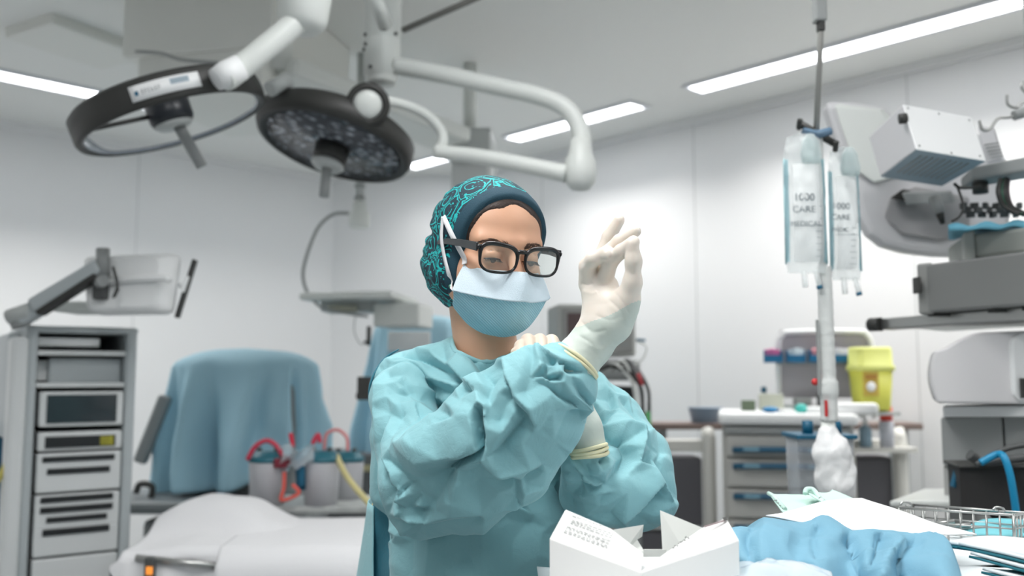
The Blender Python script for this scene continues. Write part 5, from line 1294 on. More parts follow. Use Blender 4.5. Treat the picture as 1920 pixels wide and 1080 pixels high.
tb([(632, 856, 3.46), (640, 875, 3.37), (655, 900, 3.33), (680, 930, 3.3), (700, 952, 3.28)], 0.011, mat('yellow_hose_2', rgb(206, 196, 140), 0.5), 'pale yellow hose slanting down at the right of the canisters', 'hose')
M_film = glassy('clear_film', rgb(228, 236, 240), 0.66, 0.15)
fl = MB(); G = [[W(px, py + 6 * math.sin(px * 0.13 + py * 0.2), 3.38 + 0.02 * math.sin(px * 0.11 + py * 0.15)) for px in np.linspace(527, 592, 14)] for py in np.linspace(838, 872, 8)]
P = np.array([[tuple(p) for p in r_] for r_ in G]); s_ = P.shape; P = P.reshape(-1, 3); P += facet(P, 40, 5)[:, None] * 0.02; P = P.reshape(s_)
tag(fl.grid([[Vector(p) for p in r_] for r_ in P]).build('plastic_wrap', M_film), 'crumpled clear plastic wrap lying between the canister lids', 'plastic wrap')
# grey cabinet low behind the canisters
cb = thing('low_cabinet', 'dark grey low cabinet against the wall behind the canisters', 'cabinet', (W(665, 900, 4.8).x, 4.9, 0))
MB().box((W(655, 900, 4.8).x, 4.95, zat(850, 4.8) / 2), (0.55, 0.4, zat(850, 4.8))).build('body', mat('cabinet_darkgrey', rgb(112, 114, 116), 0.5), cb, bevel=0.01)
MB().box((W(655, 900, 4.8).x, 4.745, zat(878, 4.75)), (0.52, 0.02, 0.03)).build('edge_rail', mat('beige_rail', rgb(200, 192, 150), 0.5), cb, bevel=0.004)
# ------------------------------------------------------------------ anaesthesia monitor behind the raised hand
M_bezel = mat('monitor_beige', rgb(178, 180, 176), 0.5)
am = thing('patient_monitor', 'beige box monitor with a dark screen behind the raised hand', 'patient monitor', W(1120, 620, 3.9), 'monitor cart behind the hand')
YM = 3.9; c = W(1120, 619, YM); RM = Rz(math.radians(8))
MB().box(c + RM @ V3(0, 0.13, 0), (0.345, 0.26, 0.225), RM).build('housing', M_bezel, am, bevel=0.015)
MB().box(c + RM @ V3(0, -0.004, 0.0), (0.31, 0.01, 0.19), RM).build('bezel', mat('bezel_grey', rgb(150, 150, 147), 0.5), am, bevel=0.004)
MB().box(c + RM @ V3(-0.03, -0.010, 0.004), (0.205, 0.006, 0.135), RM).build('screen', mat('screen_brown', rgb(92, 76, 76), 0.25), am, bevel=0.002)
for i in range(5): MB().box(c + RM @ V3(0.118, -0.010, 0.06 - i * 0.03), (0.03, 0.006, 0.012), RM).build('button', M_mid, am)
tb([(1194, 640, 3.9), (1212, 650, 3.9), (1206, 672, 3.9), (1190, 682, 3.9)], 0.004, M_offwhite, 'thin white lead looping beside the box monitor', 'lead')
tag(MB().tube([W(1193, 637, 3.9), W(1210, 638, 3.9)], 0.006, 8).build('lead_plug', M_teal), 'small teal plug at the side of the box monitor', 'plug')
mcart = thing('monitor_cart', 'grey cart with dark shelves under the box monitor, behind the raised arm', 'cart', (c.x, 4.1, 0), 'monitor cart behind the hand')
zc = zat(672, YM)
MB().box((c.x + 0.02, 4.08, zc - 0.05), (0.30, 0.34, 0.09), RM).build('top_shelf', M_mid, mcart, bevel=0.02)
MB().box((c.x + 0.02, 4.10, zc - 0.22), (0.28, 0.30, 0.20), RM).build('dark_bay', M_slot, mcart, bevel=0.01)
MB().box((c.x + 0.02, 4.10, (zc - 0.3) / 2), (0.30, 0.32, zc - 0.32), RM).build('lower_body', M_cart, mcart, bevel=0.01)
M_cab = mat('cable_grey', rgb(120, 122, 122), 0.5)
rs_ = np.random.RandomState(5)
for i in range(9):
    x0 = 1160 + rs_.uniform(-15, 20); x1 = 1185 + rs_.uniform(-12, 22)
    mm = [M_char, M_cab, M_offwhite][i % 3]
    MB().tube(catmull([W(x0 - 20, 690 + rs_.uniform(-5, 8), 3.85), W(x0 + 8, 678 + rs_.uniform(-4, 8), 3.8), W(x1 + 8, 720, 3.78), W(x1 + 14, 770, 3.78), W(x1 + 10, 815, 3.8), W(x1 - 10, 830 + rs_.uniform(-10, 10), 3.82)], 6), rs_.uniform(0.004, 0.010), 8).build('cable', mm, mcart)
MB().tube([W(1196, 700, 3.76), W(1204, 722, 3.76)], 0.008, 8).build('red_clip', mat('clip_red', rgb(190, 60, 66), 0.4), mcart)
MB().tube([W(1214, 772, 3.76), W(1218, 805, 3.76), W(1206, 830, 3.78)], 0.010, 8).build('green_hose', mat('hose_green', rgb(60, 150, 80), 0.5), mcart)

# ------------------------------------------------------------------ counter and racks along the right wall
YC = 4.15
zcnt = zat(799, 4.35)
ct = thing('wall_counter', 'brown-edged counter running along the wall behind the drawer cart', 'counter', (W(1460, 800, 4.4).x, 4.4, 0))
MB().box((W(1465, 800, 4.4).x, 4.42, zcnt), (1.28, 0.22, 0.030)).build('worktop', mat('counter_edge', rgb(128, 112, 106), 0.5), ct, bevel=0.004)
for px in (1240, 1690): MB().box((W(px, 800, 4.4).x, 4.44, zcnt / 2), (0.04, 0.14, zcnt - 0.02)).build('support', M_greyw, ct)
M_frame = mat('rack_frame_white', rgb(212, 211, 205), 0.45); M_bin = mat('bin_dark', rgb(92, 91, 95), 0.5)
def rack(px0, px1, Y, label, py=812):
    x0, x1 = W(px0, 900, Y).x, W(px1, 900, Y).x; zt_ = zat(py, Y)
    t = thing('storage_rack', label, 'rack', ((x0 + x1) / 2, Y, 0), 'white framed racks under the counter')
    for x in (x0, x1):
        MB().tube([V3(x, Y, 0), V3(x, Y, zt_ - 0.02), V3(x, Y + 0.02, zt_ + 0.012)], [0.034, 0.034, 0.030], 16, flat=0.85).build('post', M_frame, t)
    MB().box(((x0 + x1) / 2, Y + 0.05, zt_ - 0.055), (x1 - x0 - 0.04, 0.08, 0.05)).build('top_bar', M_frame, t, bevel=0.006)
    z = zt_ - 0.10
    for i in range(3):
        MB().box(((x0 + x1) / 2, Y + 0.10, z - 0.155), (x1 - x0 - 0.05, 0.16, 0.30)).build('bin', M_bin, t, bevel=0.012)
        MB().box(((x0 + x1) / 2, Y + 0.012, z - 0.30 ), (x1 - x0 - 0.07, 0.02, 0.012)).build('shelf_edge', M_greyw, t)
        z -= 0.31
rack(1175, 1330, 3.95, 'white framed rack of dark bins left of the drawer cart')
rack(1592, 1690, 3.95, 'white framed rack with a grey bin right of the drawer cart')
# blue tub on the counter
tag(MB().lathe([(0.052, 0), (0.066, 0.07), (0.069, 0.07)], (W(1326, 790, 4.35).x, 4.38, zcnt + 0.016), None, 24, sx=1.25).build('tub', glassy('tub_blue', rgb(176, 196, 216), 0.35, 0.3), solid=0.003), 'translucent blue tub on the counter at its left end', 'tub')

# ------------------------------------------------------------------ drawer cart
YD = 3.7
dx0, dx1 = W(1356, 900, YD).x, W(1592, 900, YD).x; dz = zat(790, YD); dcx = (dx0 + dx1) / 2
dc = thing('drawer_cart', 'white medical drawer cart with blue drawer handles at right', 'drawer cart', (dcx, YD + 0.2, 0))
M_cartw = mat('cart_panel', rgb(188, 187, 182), 0.5); M_hand = mat('handle_blue', rgb(34, 92, 122), 0.35)
MB().box((dcx, YD + 0.23, dz / 2 + 0.05), (dx1 - dx0, 0.42, dz - 0.10)).build('body', M_cartw, dc, bevel=0.012)
MB().box((dcx, YD + 0.21, dz + 0.012), (dx1 - dx0 + 0.03, 0.50, 0.045)).build('top_tray', M_white, dc, bevel=0.016)
MB().box((dcx, YD + 0.0, dz - 0.035), (dx1 - dx0 - 0.01, 0.035, 0.03)).build('apron', M_mid, dc, bevel=0.006)
for py0, py1 in ((814, 857), (859, 913), (915, 971), (973, 1035), (1037, 1100)):
    z0, z1 = zat(py1, YD), zat(py0, YD)
    d_ = MB().box((dcx, YD + 0.008, (z0 + z1) / 2), (dx1 - dx0 - 0.03, 0.03, z1 - z0 - 0.006)).build('drawer', M_cartw, dc, bevel=0.006)
    hz = z1 - (0.055 if py0 == 814 else 0.024)
    h_ = MB(); pts = [V3(dcx + t * (dx1 - dx0 - 0.08) / 2, YD - 0.018 - 0.014 * (1 - t * t), hz - 0.005 * t * t) for t in np.linspace(-1, 1, 11)]
    h_.tube(pts, 0.017, 10, flat=0.7).build('handle', M_hand, d_)
    for q in (-0.28, 0.20, 0.36): MB().box((dcx + q * (dx1 - dx0), YD - 0.0475, hz + 0.001), (0.06, 0.002, 0.016)).build('handle_label', mat('label_pale', rgb(120, 160, 178), 0.5), d_)
for sx in (-1, 1):
    for sy in (0.05, 0.4): MB().lathe([(0.0001, -0.015), (0.05, -0.015), (0.05, 0.015), (0.0001, 0.015)], (dcx + sx * 0.2, YD + sy, 0.05), Ry(PI / 2), 20).build('caster', M_char, dc)
# rear gantry with blue bins
ztop = dz + 0.034
g0, g1 = W(1458, 640, YD + 0.40).x - 0.10, W(1624, 640, YD + 0.36).x - 0.09; YG = YD + 0.43; zg = zat(626, YG)
gy = MB(); gy.tube(catmull([V3(g0, YG, dz), V3(g0, YG, zg - 0.08), V3(g0 + 0.02, YG, zg - 0.01), V3(g0 + 0.07, YG, zg + 0.004), V3(g1 - 0.07, YG, zg + 0.004), V3(g1 - 0.02, YG, zg - 0.01), V3(g1, YG, zg - 0.08), V3(g1, YG, dz)], 5), 0.012, 10)
gy.build('gantry', M_white, dc)
MB().box(((g0 + g1) / 2, YG + 0.01, (dz + zg) / 2 + 0.05), (g1 - g0 - 0.02, 0.006, 0.30)).build('gantry_panel', mat('panel_lilac', rgb(176, 172, 176), 0.5), dc)
MB().box(((g0 + g1) / 2, YG - 0.06, dz + 0.05), (g1 - g0 - 0.02, 0.12, 0.012)).build('gantry_shelf', M_steel, dc)
CART_OLD = set(q.name for q in COL.objects)
zb_ = zat(680, YG - 0.06)
M_binb = mat('bin_blue', rgb(20, 104, 148), 0.4)
cols_ = [rgb(214, 120, 170), rgb(200, 214, 220), rgb(232, 160, 168), rgb(220, 220, 225), rgb(226, 206, 196)]
for i in range(5):
    x = W(1432 + 20 + i * 40, 665, YG - 0.10).x - 0.09; y = YG - 0.07
    t = thing('parts_bin', 'blue bin on the cart gantry, ' + ['leftmost', 'second from left', 'third from left, behind the pole', 'fourth from left, right of the pole', 'rightmost beside the yellow container'][i], 'bin', (x, y, zb_), 'blue bins on the cart gantry')
    m = MB(); w_, d_, h_ = 0.078, 0.09, 0.052
    m.box((x, y, zb_ + 0.003), (w_, d_, 0.006)); m.box((x - w_ / 2 + 0.002, y, zb_ + h_ / 2), (0.004, d_, h_)); m.box((x + w_ / 2 - 0.002, y, zb_ + h_ / 2), (0.004, d_, h_)); m.box((x, y + d_ / 2, zb_ + h_ / 2), (w_, 0.004, h_)); m.box((x, y - d_ / 2, zb_ + h_ * 0.3), (w_, 0.004, h_ * 0.6))
    m.build('bin_body', M_binb, t, bevel=0.001)
    for q in range(3): MB().box((x + rs_.uniform(-0.018, 0.018), y - 0.02 + q * 0.02, zb_ + 0.034), (0.045, 0.012, 0.05), Ry(rs_.uniform(-0.3, 0.3)) @ Rx(rs_.uniform(-0.3, 0.1))).build('packet', mat('packet', cols_[i], 0.5), t, bevel=0.003)
MB().box(((g0 + g1) / 2, YG - 0.02, zb_ - 0.004), (g1 - g0 + 0.02, 0.012, 0.012)).build('bin_rail', M_steel, dc)
# things lying on the cart top
def onct(px, py, dy=0.12):
    p = W(px, py, YD + dy); return V3(p.x, YD + dy, ztop)
def small(name, label, cat, shape_fn, m, **k): return tag(shape_fn(MB()).build(name, m, None, **k), label, cat)
p = onct(1376, 748, 0.25); small('box', 'small olive green box at the left of the cart top', 'box', lambda b: b.box(p + V3(0, 0, 0.022), (0.058, 0.06, 0.044)), mat('olive_box', rgb(98, 112, 90), 0.6), bevel=0.003)
p = onct(1412, 740, 0.30); small('box', 'beige carton behind the olive box on the cart top', 'box', lambda b: b.box(p + V3(0, 0, 0.035), (0.10, 0.07, 0.07)), mat('beige_box', rgb(196, 198, 182), 0.6), bevel=0.003)
p = onct(1394, 732, 0.36); bo = thing('bottle', 'clear bottle with a teal cap at the back of the cart top', 'bottle', p)
MB().lathe([(0.0001, 0), (0.022, 0), (0.022, 0.06), (0.010, 0.075), (0.0001, 0.075)], p, None, 20).build('bottle_body', M_offwhite, bo); MB().lathe([(0.0001, 0.075), (0.012, 0.075), (0.012, 0.10), (0.0001, 0.10)], p, None, 16).build('cap', M_teal, bo)
p = onct(1432, 758, 0.08); small('folded_cloth', 'blue crumpled wrap on the cart top', 'wrap', lambda b: b.ball(p + V3(0, 0, 0.012), 0.03, 8, sx=1.1, sz=0.4), mat('blue_wrap', rgb(24, 124, 176), 0.5))
p = onct(1487, 755, 0.08); small('mask_cup', 'turquoise cup on the cart top beside the pole', 'cup', lambda b: b.ball(p + V3(0, 0, 0.016), 0.026, 8, sx=1.0, sz=0.8), mat('turquoise', rgb(70, 190, 180), 0.4))
p = onct(1460, 757, 0.07); small('packet', 'white packet on the cart top between the blue wrap and the turquoise cup', 'packet', lambda b: b.box(p + V3(0, 0, 0.008), (0.05, 0.05, 0.016), Rz(0.4)), M_white, bevel=0.006)
p = onct(1510, 757, 0.1); small('folded_cloth', 'white folded gauze on the cart top beside the turquoise cup', 'gauze', lambda b: b.box(p + V3(0, 0, 0.012), (0.07, 0.09, 0.024), Rz(-0.3)), M_white, bevel=0.01)
def clutter(px, w, h, m, i, label, name='box', cat='box'):
    p = onct(px, 740, 0.36); tag(MB().box(p + V3(0, 0, h / 2), (w, 0.06, h), Rz(0.1 * i)).build(name, m, None, bevel=0.004), label, cat)
clutter(1462, 0.07, 0.055, M_mid, 1, 'grey box under the gantry at the left')
clutter(1500, 0.06, 0.075, M_darkg, -1, 'dark box under the gantry left of the pole')
clutter(1580, 0.05, 0.10, M_teal, 2, 'dark teal pack under the gantry right of the pole')
clutter(1604, 0.04, 0.07, M_steel, -2, 'steel box under the gantry at the right')
p = W(1590, 775, YD + 0.05)
small('tissue_pack', 'white pack lying at the right of the cart top', 'pack', lambda b: b.box(V3(p.x, YD + 0.1, ztop + 0.02), (0.16, 0.12, 0.04), Rz(-0.1)), M_white, bevel=0.012)
CART_NEW = set(q.name for q in COL.objects) - CART_OLD
CPIV = Vector((dx0, YD, 0)); CROT = Matrix.Translation(CPIV) @ Matrix.Rotation(math.radians(-13), 4, 'Z') @ Matrix.Translation(-CPIV)
bpy.context.view_layer.update()
for o in [q for q in COL.objects if q.parent is None and q.type in ('MESH', 'EMPTY') and (q is dc or q.name in CART_NEW)]: o.matrix_basis = CROT @ o.matrix_basis
# yellow sharps container
YS = 3.84; cs = W(1632, 700, YS); zs = ztop + 0.004
sc_ = thing('sharps_container', 'tall yellow sharps container with a round white label at right', 'sharps container', (cs.x, YS, zs))
M_yel = mat('sharps_yellow', rgb(214, 214, 92), 0.4, sss=0.0); M_yel2 = mat('sharps_lid', rgb(222, 226, 128), 0.4)
RY = Rz(math.radians(6)); Hs = zat(690, YS) - zs
loops = []
for k_, z_ in ((0.80, 0), (0.84, 0.01), (1.0, Hs)):
    loops.append([V3(cs.x, YS, zs) + RY @ V3(x * k_, y * k_, z_) for x, y in rrect(0.155, 0.12, 0.025, 4)])
lofted(loops, 'body', M_yel, sc_)
zt2 = zat(651, YS) - zs
loops = [[V3(cs.x, YS, zs) + RY @ V3(x * k_, y * k_, z_) for x, y in rrect(0.155, 0.12, 0.025, 4)] for k_, z_ in ((1.1, Hs - 0.012), (1.1, Hs + 0.008), (1.0, Hs + 0.012), (0.98, zt2 - 0.01), (0.9, zt2))]
lofted(loops, 'lid', M_yel2, sc_)
pp = V3(cs.x, YS, zs) + RY @ V3(-0.030, -0.062, Hs - 0.065)
MB().box(pp + V3(0, 0.004, 0), (0.066, 0.004, 0.10), RY).build('label', mat('label_ochre', rgb(204, 176, 80), 0.5), sc_)
MB().lathe([(0.0001, 0), (0.020, 0), (0.020, 0.003), (0.0001, 0.003)], pp + V3(-0.002, -0.002, -0.012), RY @ Rx(PI / 2), 24).build('round_label', M_white, sc_)
MB().box(pp + V3(0, -0.001, 0.028), (0.05, 0.003, 0.016), RY).build('label_print', mat('print_brown', rgb(180, 130, 60), 0.5), sc_)
MB().box((cs.x, YS + 0.02, zs - 0.012), (0.20, 0.14, 0.012)).build('bracket_shelf', M_greyw, sc_)
# bottles by the right rack
yb = 3.9; zr = zat(838, yb)
MB().box((W(1640, 838, 3.95).x, 3.97, zr - 0.012), (0.30, 0.20, 0.02)).build('rack_shelf', M_frame, ct)
x = W(1622, 800, yb).x; b_ = thing('pump_bottle', 'clear pump bottle with blue label on the rack shelf', 'bottle', (x, yb, zr))
MB().lathe([(0.0001, 0), (0.026, 0), (0.026, 0.075), (0.012, 0.090), (0.0001, 0.092)], (x, yb, zr), None, 24).build('body', mat('bottle_blue', rgb(140, 168, 184), 0.3), b_)
MB().lathe([(0.0001, 0.09), (0.014, 0.09), (0.014, 0.108), (0.005, 0.112), (0.005, 0.13), (0.0001, 0.13)], (x, yb, zr), None, 16).build('pump', M_white, b_)
MB().tube([V3(x, yb, zr + 0.128), V3(x - 0.03, yb, zr + 0.126)], 0.005, 8).build('spout', M_white, b_)
x = W(1662, 800, yb).x; b_ = thing('spray_can', 'white spray can with a red cap at the end of the counter', 'spray can', (x, yb, zr))
MB().lathe([(0.0001, 0), (0.029, 0), (0.030, 0.10), (0.024, 0.112), (0.0001, 0.112)], (x, yb, zr), None, 24).build('can', mat('can_white', rgb(206, 208, 216), 0.35), b_)
MB().lathe([(0.0001, 0.11), (0.026, 0.11), (0.0255, 0.168), (0.0001, 0.172)], (x, yb, zr), None, 24).build('cap', mat('cap_red', rgb(226, 70, 50), 0.4), b_)

# ------------------------------------------------------------------ drip pole with its bags
YP = 2.05; xp = W(1543, 500, YP).x
ip = thing('drip_pole', 'tall white drip pole hanging from the ceiling and wrapped in tape', 'drip pole', (xp, YP, 0))
def zp(py): return zat(py, YP)
MB().tube([V3(xp - 0.006, YP, zp(255)), V3(W(1540, 60, YP).x, YP, zp(50)), V3(W(1538, 0, YP).x, YP, H)], 0.0068, 12).build('upper_rod', mat('rod_worn', rgb(150, 149, 145), 0.4, metal=0.3), ip)
MB().box(V3(W(1536, 10, YP).x, YP, (zp(42) + H) / 2), (0.028, 0.03, H - zp(42))).build('ceiling_socket', M_mid, ip, bevel=0.004)
MB().box(V3(W(1539, 48, YP).x, YP, zp(48)), (0.016, 0.02, 0.03)).build('clip', M_char, ip, bevel=0.003)
MB().tube([V3(xp, YP, zp(500)), V3(xp, YP, zp(255))], 0.009, 12).build('mid_rod', M_greyw, ip)
pr = []
for i, py in enumerate(np.linspace(790, 500, 60)):
    pr.append((0.0155 + 0.0035 * (py - 500) / 290 + 0.0004 * math.sin(i * 1.7) + (0.004 if 712 < py < 745 else 0) , zp(py)))
MB().lathe(pr, (xp + 0.003, YP, 0), None, 24).build('taped_sleeve', mat('white_tape', rgb(214, 216, 214), 0.7, bump=0.6, scale=60), ip)
MB().box(V3(xp - 0.0205, YP - 0.010, (zp(700) + zp(640)) / 2), (0.006, 0.006, zp(560) - zp(700))).build('groove', M_mid, ip, bevel=0.001)
MB().box(V3(xp - 0.010, YP - 0.020, zp(765)), (0.006, 0.004, zp(750) - zp(780))).build('red_mark', mat('mark_red', rgb(196, 48, 48), 0.5), ip)
MB().ball(V3(xp - 0.026, YP, zp(716)), 0.008, 8).build('red_knob', mat('mark_red2', rgb(214, 60, 60), 0.5), ip)
MB().tube([V3(xp, YP, 0.02), V3(xp, YP, zp(780))], 0.0155, 14).build('lower_pole', M_offwhite, ip)
for k_ in range(5):
    a = 2 * PI * k_ / 5 + 0.3; MB().tube([V3(xp, YP, 0.10), V3(xp + 0.28 * math.cos(a), YP + 0.28 * math.sin(a), 0.05)], 0.013, 8).build('foot', M_steel, ip)
MB().tube([W(1500, 232, YP), W(1570, 272, YP)], 0.0085, 10).build('hook_bar', M_char, ip)
for q, s_ in ((1500, 230), (1568, 271)):
    MB().tube(catmull([W(q, s_, YP), W(q - 2, s_ + 10, YP - 0.01), W(q, s_ - 6, YP - 0.025)], 5), 0.006, 8).build('hook', M_char, ip)
MB().tube(catmull([W(1505, 246, YP), W(1530, 252, YP - 0.01), W(1556, 246, YP)], 6), 0.010, 10).build('bag_loop', glassy('loop_blue', rgb(120, 150, 176), 0.4, 0.2), ip)
# bandage-wrapped foot of the pole
Fb_ = Field(np.arange(xp - 0.07, xp + 0.09, 0.003), np.arange(YP - 0.08, YP + 0.08, 0.003), np.arange(zp(950), zp(790), 0.003))
Fb_.cap((xp + 0.004, YP, zp(812)), (xp + 0.008, YP, zp(850)), 0.022, 0.034, 0.02); Fb_.cap((xp + 0.008, YP, zp(850)), (xp + 0.014, YP, zp(905)), 0.038, 0.043, 0.02)
Fb_.cap((xp + 0.026, YP - 0.01, zp(880)), (xp + 0.042, YP - 0.01, zp(925)), 0.022, 0.010, 0.01); Fb_.cap((xp + 0.03, YP - 0.01, zp(830)), (xp + 0.045, YP - 0.01, zp(860)), 0.010, 0.008, 0.008)
Qb, Fb2 = Fb_.mesh(); Qb = Qb + vnormals(Qb, Fb2) * (facet(Qb, 28, 3) * 0.006 + facet(Qb, 60, 4) * 0.0025)[:, None]
tag(qmesh('bandage_wrap', Qb, Fb2, mat('gauze_white', rgb(236, 236, 236), 0.85)), 'white crumpled gauze wrapped round the foot of the drip pole', 'gauze')
M_bag = glassy('bag_film', rgb(250, 252, 252), 0.70, 0.08); M_fluid = glassy('bag_fluid', rgb(232, 240, 240), 0.72, 0.08)
M_panel = glassy('bag_highlight', rgb(250, 252, 252), 0.40, 0.3); M_fold = glassy('bag_fold', rgb(168, 200, 208), 0.45, 0.15); M_ink = mat('bag_print', rgb(110, 120, 126), 0.6); M_edge = mat('bag_edge', rgb(150, 190, 196), 0.3)
def text(s_, loc, size, R, m, par, name='lettering'):
    cu = bpy.data.curves.new(name, 'FONT'); cu.body = s_; cu.size = size; cu.extrude = 0.0002; cu.align_x = 'LEFT'
    tmp = bpy.data.objects.new('tmp', cu); COL.objects.link(tmp); dg = bpy.context.evaluated_depsgraph_get()
    me = bpy.data.meshes.new_from_object(tmp.evaluated_get(dg)); bpy.data.objects.remove(tmp)
    o = link(name, me, m, None); o.matrix_world = m4(R, loc); bpy.context.view_layer.update()
    o.parent = par; o.matrix_parent_inverse = parent_inv(par); return o
def bag(px0, px1, py0, py1, Y, label, texts, seed, tail):
    a, b = W(px0, py0, Y), W(px1, py1, Y); cx_, w_, z1, z0 = (a.x + b.x) / 2, b.x - a.x, a.z, b.z
    t = thing('fluid_bag', label, 'fluid bag', (cx_, Y, z1), 'fluid bags on the drip pole')
    G = []; Gb = []
    n = 22; ny = 26
    for i in range(ny + 1):
        v = i / ny; z = z1 + (z0 - z1) * v
        ww = w_ * (0.80 + 0.2 * math.sin(min(1, v * 3) * PI / 2)) * (1 - 0.10 * max(0, v - 0.92) / 0.08)
        th = 0.020 * math.sin(PI * min(1, max(0, (v - 0.06) / 0.86))) ** 0.5 if 0.06 < v < 0.92 else 0.0006
        rf, rb_ = [], []
        for j in range(n + 1):
            u = j / n * 2 - 1; q = th * max(0, 1 - abs(u) ** 2.6 * 1.15) ** 0.6
            zz = z - 0.012 * u * u * (1 if v < 0.1 else 0)
            rf.append(V3(cx_ + u * ww / 2, Y - q - 0.0006, zz)); rb_.append(V3(cx_ + u * ww / 2, Y + q * 0.7 + 0.0006, zz))
        G.append(rf); Gb.append(rb_)
    P = np.array([[tuple(p) for p in r_] for r_ in G]); s_ = P.shape; P = P.reshape(-1, 3); P[:, 1] += facet(P, 45, seed) * 0.0035; P = P.reshape(s_)
    mm = MB(); mm.grid([[Vector(p) for p in r_] for r_ in P]); mm.grid(Gb); mm.build('film', M_bag, t)
    for sx in (-1, 1): MB().tube([V3(cx_ + sx * w_ * 0.47, Y - 0.001, z1 - 0.06), V3(cx_ + sx * w_ * 0.49, Y - 0.001, z0 + 0.02)], 0.0022, 6).build('seam', M_edge, t)
    lp = [[p + V3(0, -0.0018, 0) for p in r_[4:19]] for r_ in [[Vector(p) for p in r_] for r_ in P][6:25]]
    MB().grid(lp).build('highlight_panel', M_panel, t)  # white film painting in the bright refracted middle of the bag, under the print
    for sx in (-1, 1):
        MB().grid([[Vector(P[i][j]) + V3(0, -0.001, 0) for j in ((0, 1, 2) if sx < 0 else (20, 21, 22))] for i in range(5, 25)]).build('side_fold', M_fold, t)
    # hanging neck piece with the air space
    MB().lathe([(0.020, -0.062), (0.024, -0.045), (0.018, -0.012), (0.009, 0.004), (0.0001, 0.006)], (cx_ + 0.012, Y - 0.016, z1 - 0.01), None, 18, sy=0.4).build('air_pocket', M_fluid, t)
    tl = MB(); xt = cx_ + 0.012
    tl.tube([V3(xt - 0.018, Y, z0 + 0.006), V3(xt - 0.016, Y, z0 - 0.032)], 0.0062, 10); tl.tube([V3(xt + 0.008, Y, z0 + 0.006), V3(xt + 0.016, Y, z0 - 0.030)], 0.0058, 10); tl.build('port', M_bag, t)
    MB().tube([V3(xt + 0.015, Y, z0 - 0.028), V3(xt + 0.017, Y, z0 - 0.036)], 0.0066, 10).build('port_cap', M_teal, t)
    for s_, pxx, pyy, sz in texts:
        q = W(pxx, pyy, Y - 0.024); text(s_, q, sz, Rx(PI / 2), M_ink, t)
    MB().box(W((px0 + px1) / 2 + 4, py0 + (py1 - py0) * 0.66, Y - 0.0235), (w_ * 0.8, 0.0006, 0.0010)).build('printed_line', M_ink, t)
    mk_ = MB()
    for i in range(9): mk_.box(W(px1 - 16, py0 + (py1 - py0) * (0.52 + 0.045 * i), Y - 0.019), (0.010 if i % 2 else 0.015, 0.0006, 0.001))
    mk_.build('scale_marks', M_ink, t)
    return t
bag(1466, 1552, 250, 512, YP - 0.02, 'full clear drip bag on the left of the pole', [('1000', 1488, 376, 0.024), ('CARE', 1486, 398, 0.021), ('MEDICAL', 1482, 424, 0.017)], 7, 0)
bag(1550, 1616, 275, 525, YP + 0.035, 'full clear drip bag on the right of the pole, hanging lower', [('1000', 1560, 392, 0.021), ('CARE', 1558, 412, 0.018), ('MEDIC', 1560, 434, 0.013)], 8, 0)
# clear canister with a blue lid standing behind the pole foot
YV = 2.35; cv = W(1550, 850, YV)
cn = thing('waste_canister', 'clear box canister with a dark blue lid behind the drip pole', 'canister', (cv.x, YV, zat(960, YV)))
M_clr = glassy('clear_box', rgb(228, 232, 236), 0.90, 0.12)
x0, x1 = W(1497, 850, YV).x, W(1604, 850, YV).x; wv_ = x1 - x0; z1 = zat(822, YV); z0 = z1 - 0.30
lofted([[V3((x0 + x1) / 2 + x, YV + 0.06 + y, z) for x, y in rrect(wv_ * k_, 0.12, 0.012, 3)] for z, k_ in ((z0, 0.9), (z1, 1.0))], 'box', M_clr, cn)
MB().box(((x0 + x1) / 2, YV + 0.06, z1 + 0.004), (wv_ + 0.012, 0.135, 0.012)).build('lid', M_teal, cn, bevel=0.003)
MB().lathe([(0.0001, 0), (0.020, 0), (0.021, 0.026), (0.017, 0.034), (0.0001, 0.036)], (W(1576, 800, YV).x, YV + 0.05, z1 + 0.008), None, 24).build('screw_cap', M_teal, cn)
MB().lathe([(0.0001, 0), (0.014, 0), (0.014, 0.034), (0.0001, 0.036)], (W(1526, 800, YV).x, YV + 0.05, z1 + 0.008), None, 20).build('spout_cap', M_teal, cn)
MB().box(((x0 + x1) / 2, YV + 0.06, z0 - 0.015), (wv_ + 0.05, 0.17, 0.02)).build('holder', M_steel, cn)
MB().tube([V3((x0 + x1) / 2, YV + 0.12, z0 - 0.02), V3((x0 + x1) / 2, YV + 0.12, 0)], 0.014, 12).build('holder_leg', M_steel, cn)
# ------------------------------------------------------------------ equipment stack hanging at the right edge
M_case = mat('case_grey', rgb(118, 119, 118), 0.5); M_lilac = mat('case_lilac', rgb(216, 215, 217), 0.45); M_blueside = mat('case_blue_underside', rgb(150, 170, 182), 0.5)
ps = thing('supply_column', 'grey supply column holding the shelves at the right edge', 'supply column', (1.62, 2.45, 0))
MB().box((1.62, 2.5, H / 2), (0.22, 0.24, H)).build('shaft', M_greyw, ps, bevel=0.02)
def ppiped(p0, a, b, c, name, m, par, bevel=0.006, mi=None):
    vs = [p0 + a * i + b * j + c * k for k in (0, 1) for j in (0, 1) for i in (0, 1)]
    mm = MB(); F_ = [(0, 1, 3, 2), (4, 6, 7, 5), (0, 4, 5, 1), (2, 3, 7, 6), (0, 2, 6, 4), (1, 5, 7, 3)]
    for q, f in enumerate(F_): mm.add([vs[i] for i in f], [(0, 1, 2, 3)], False, (mi or [0] * 6)[q])
    return mm.build(name, m, par, bevel=bevel)
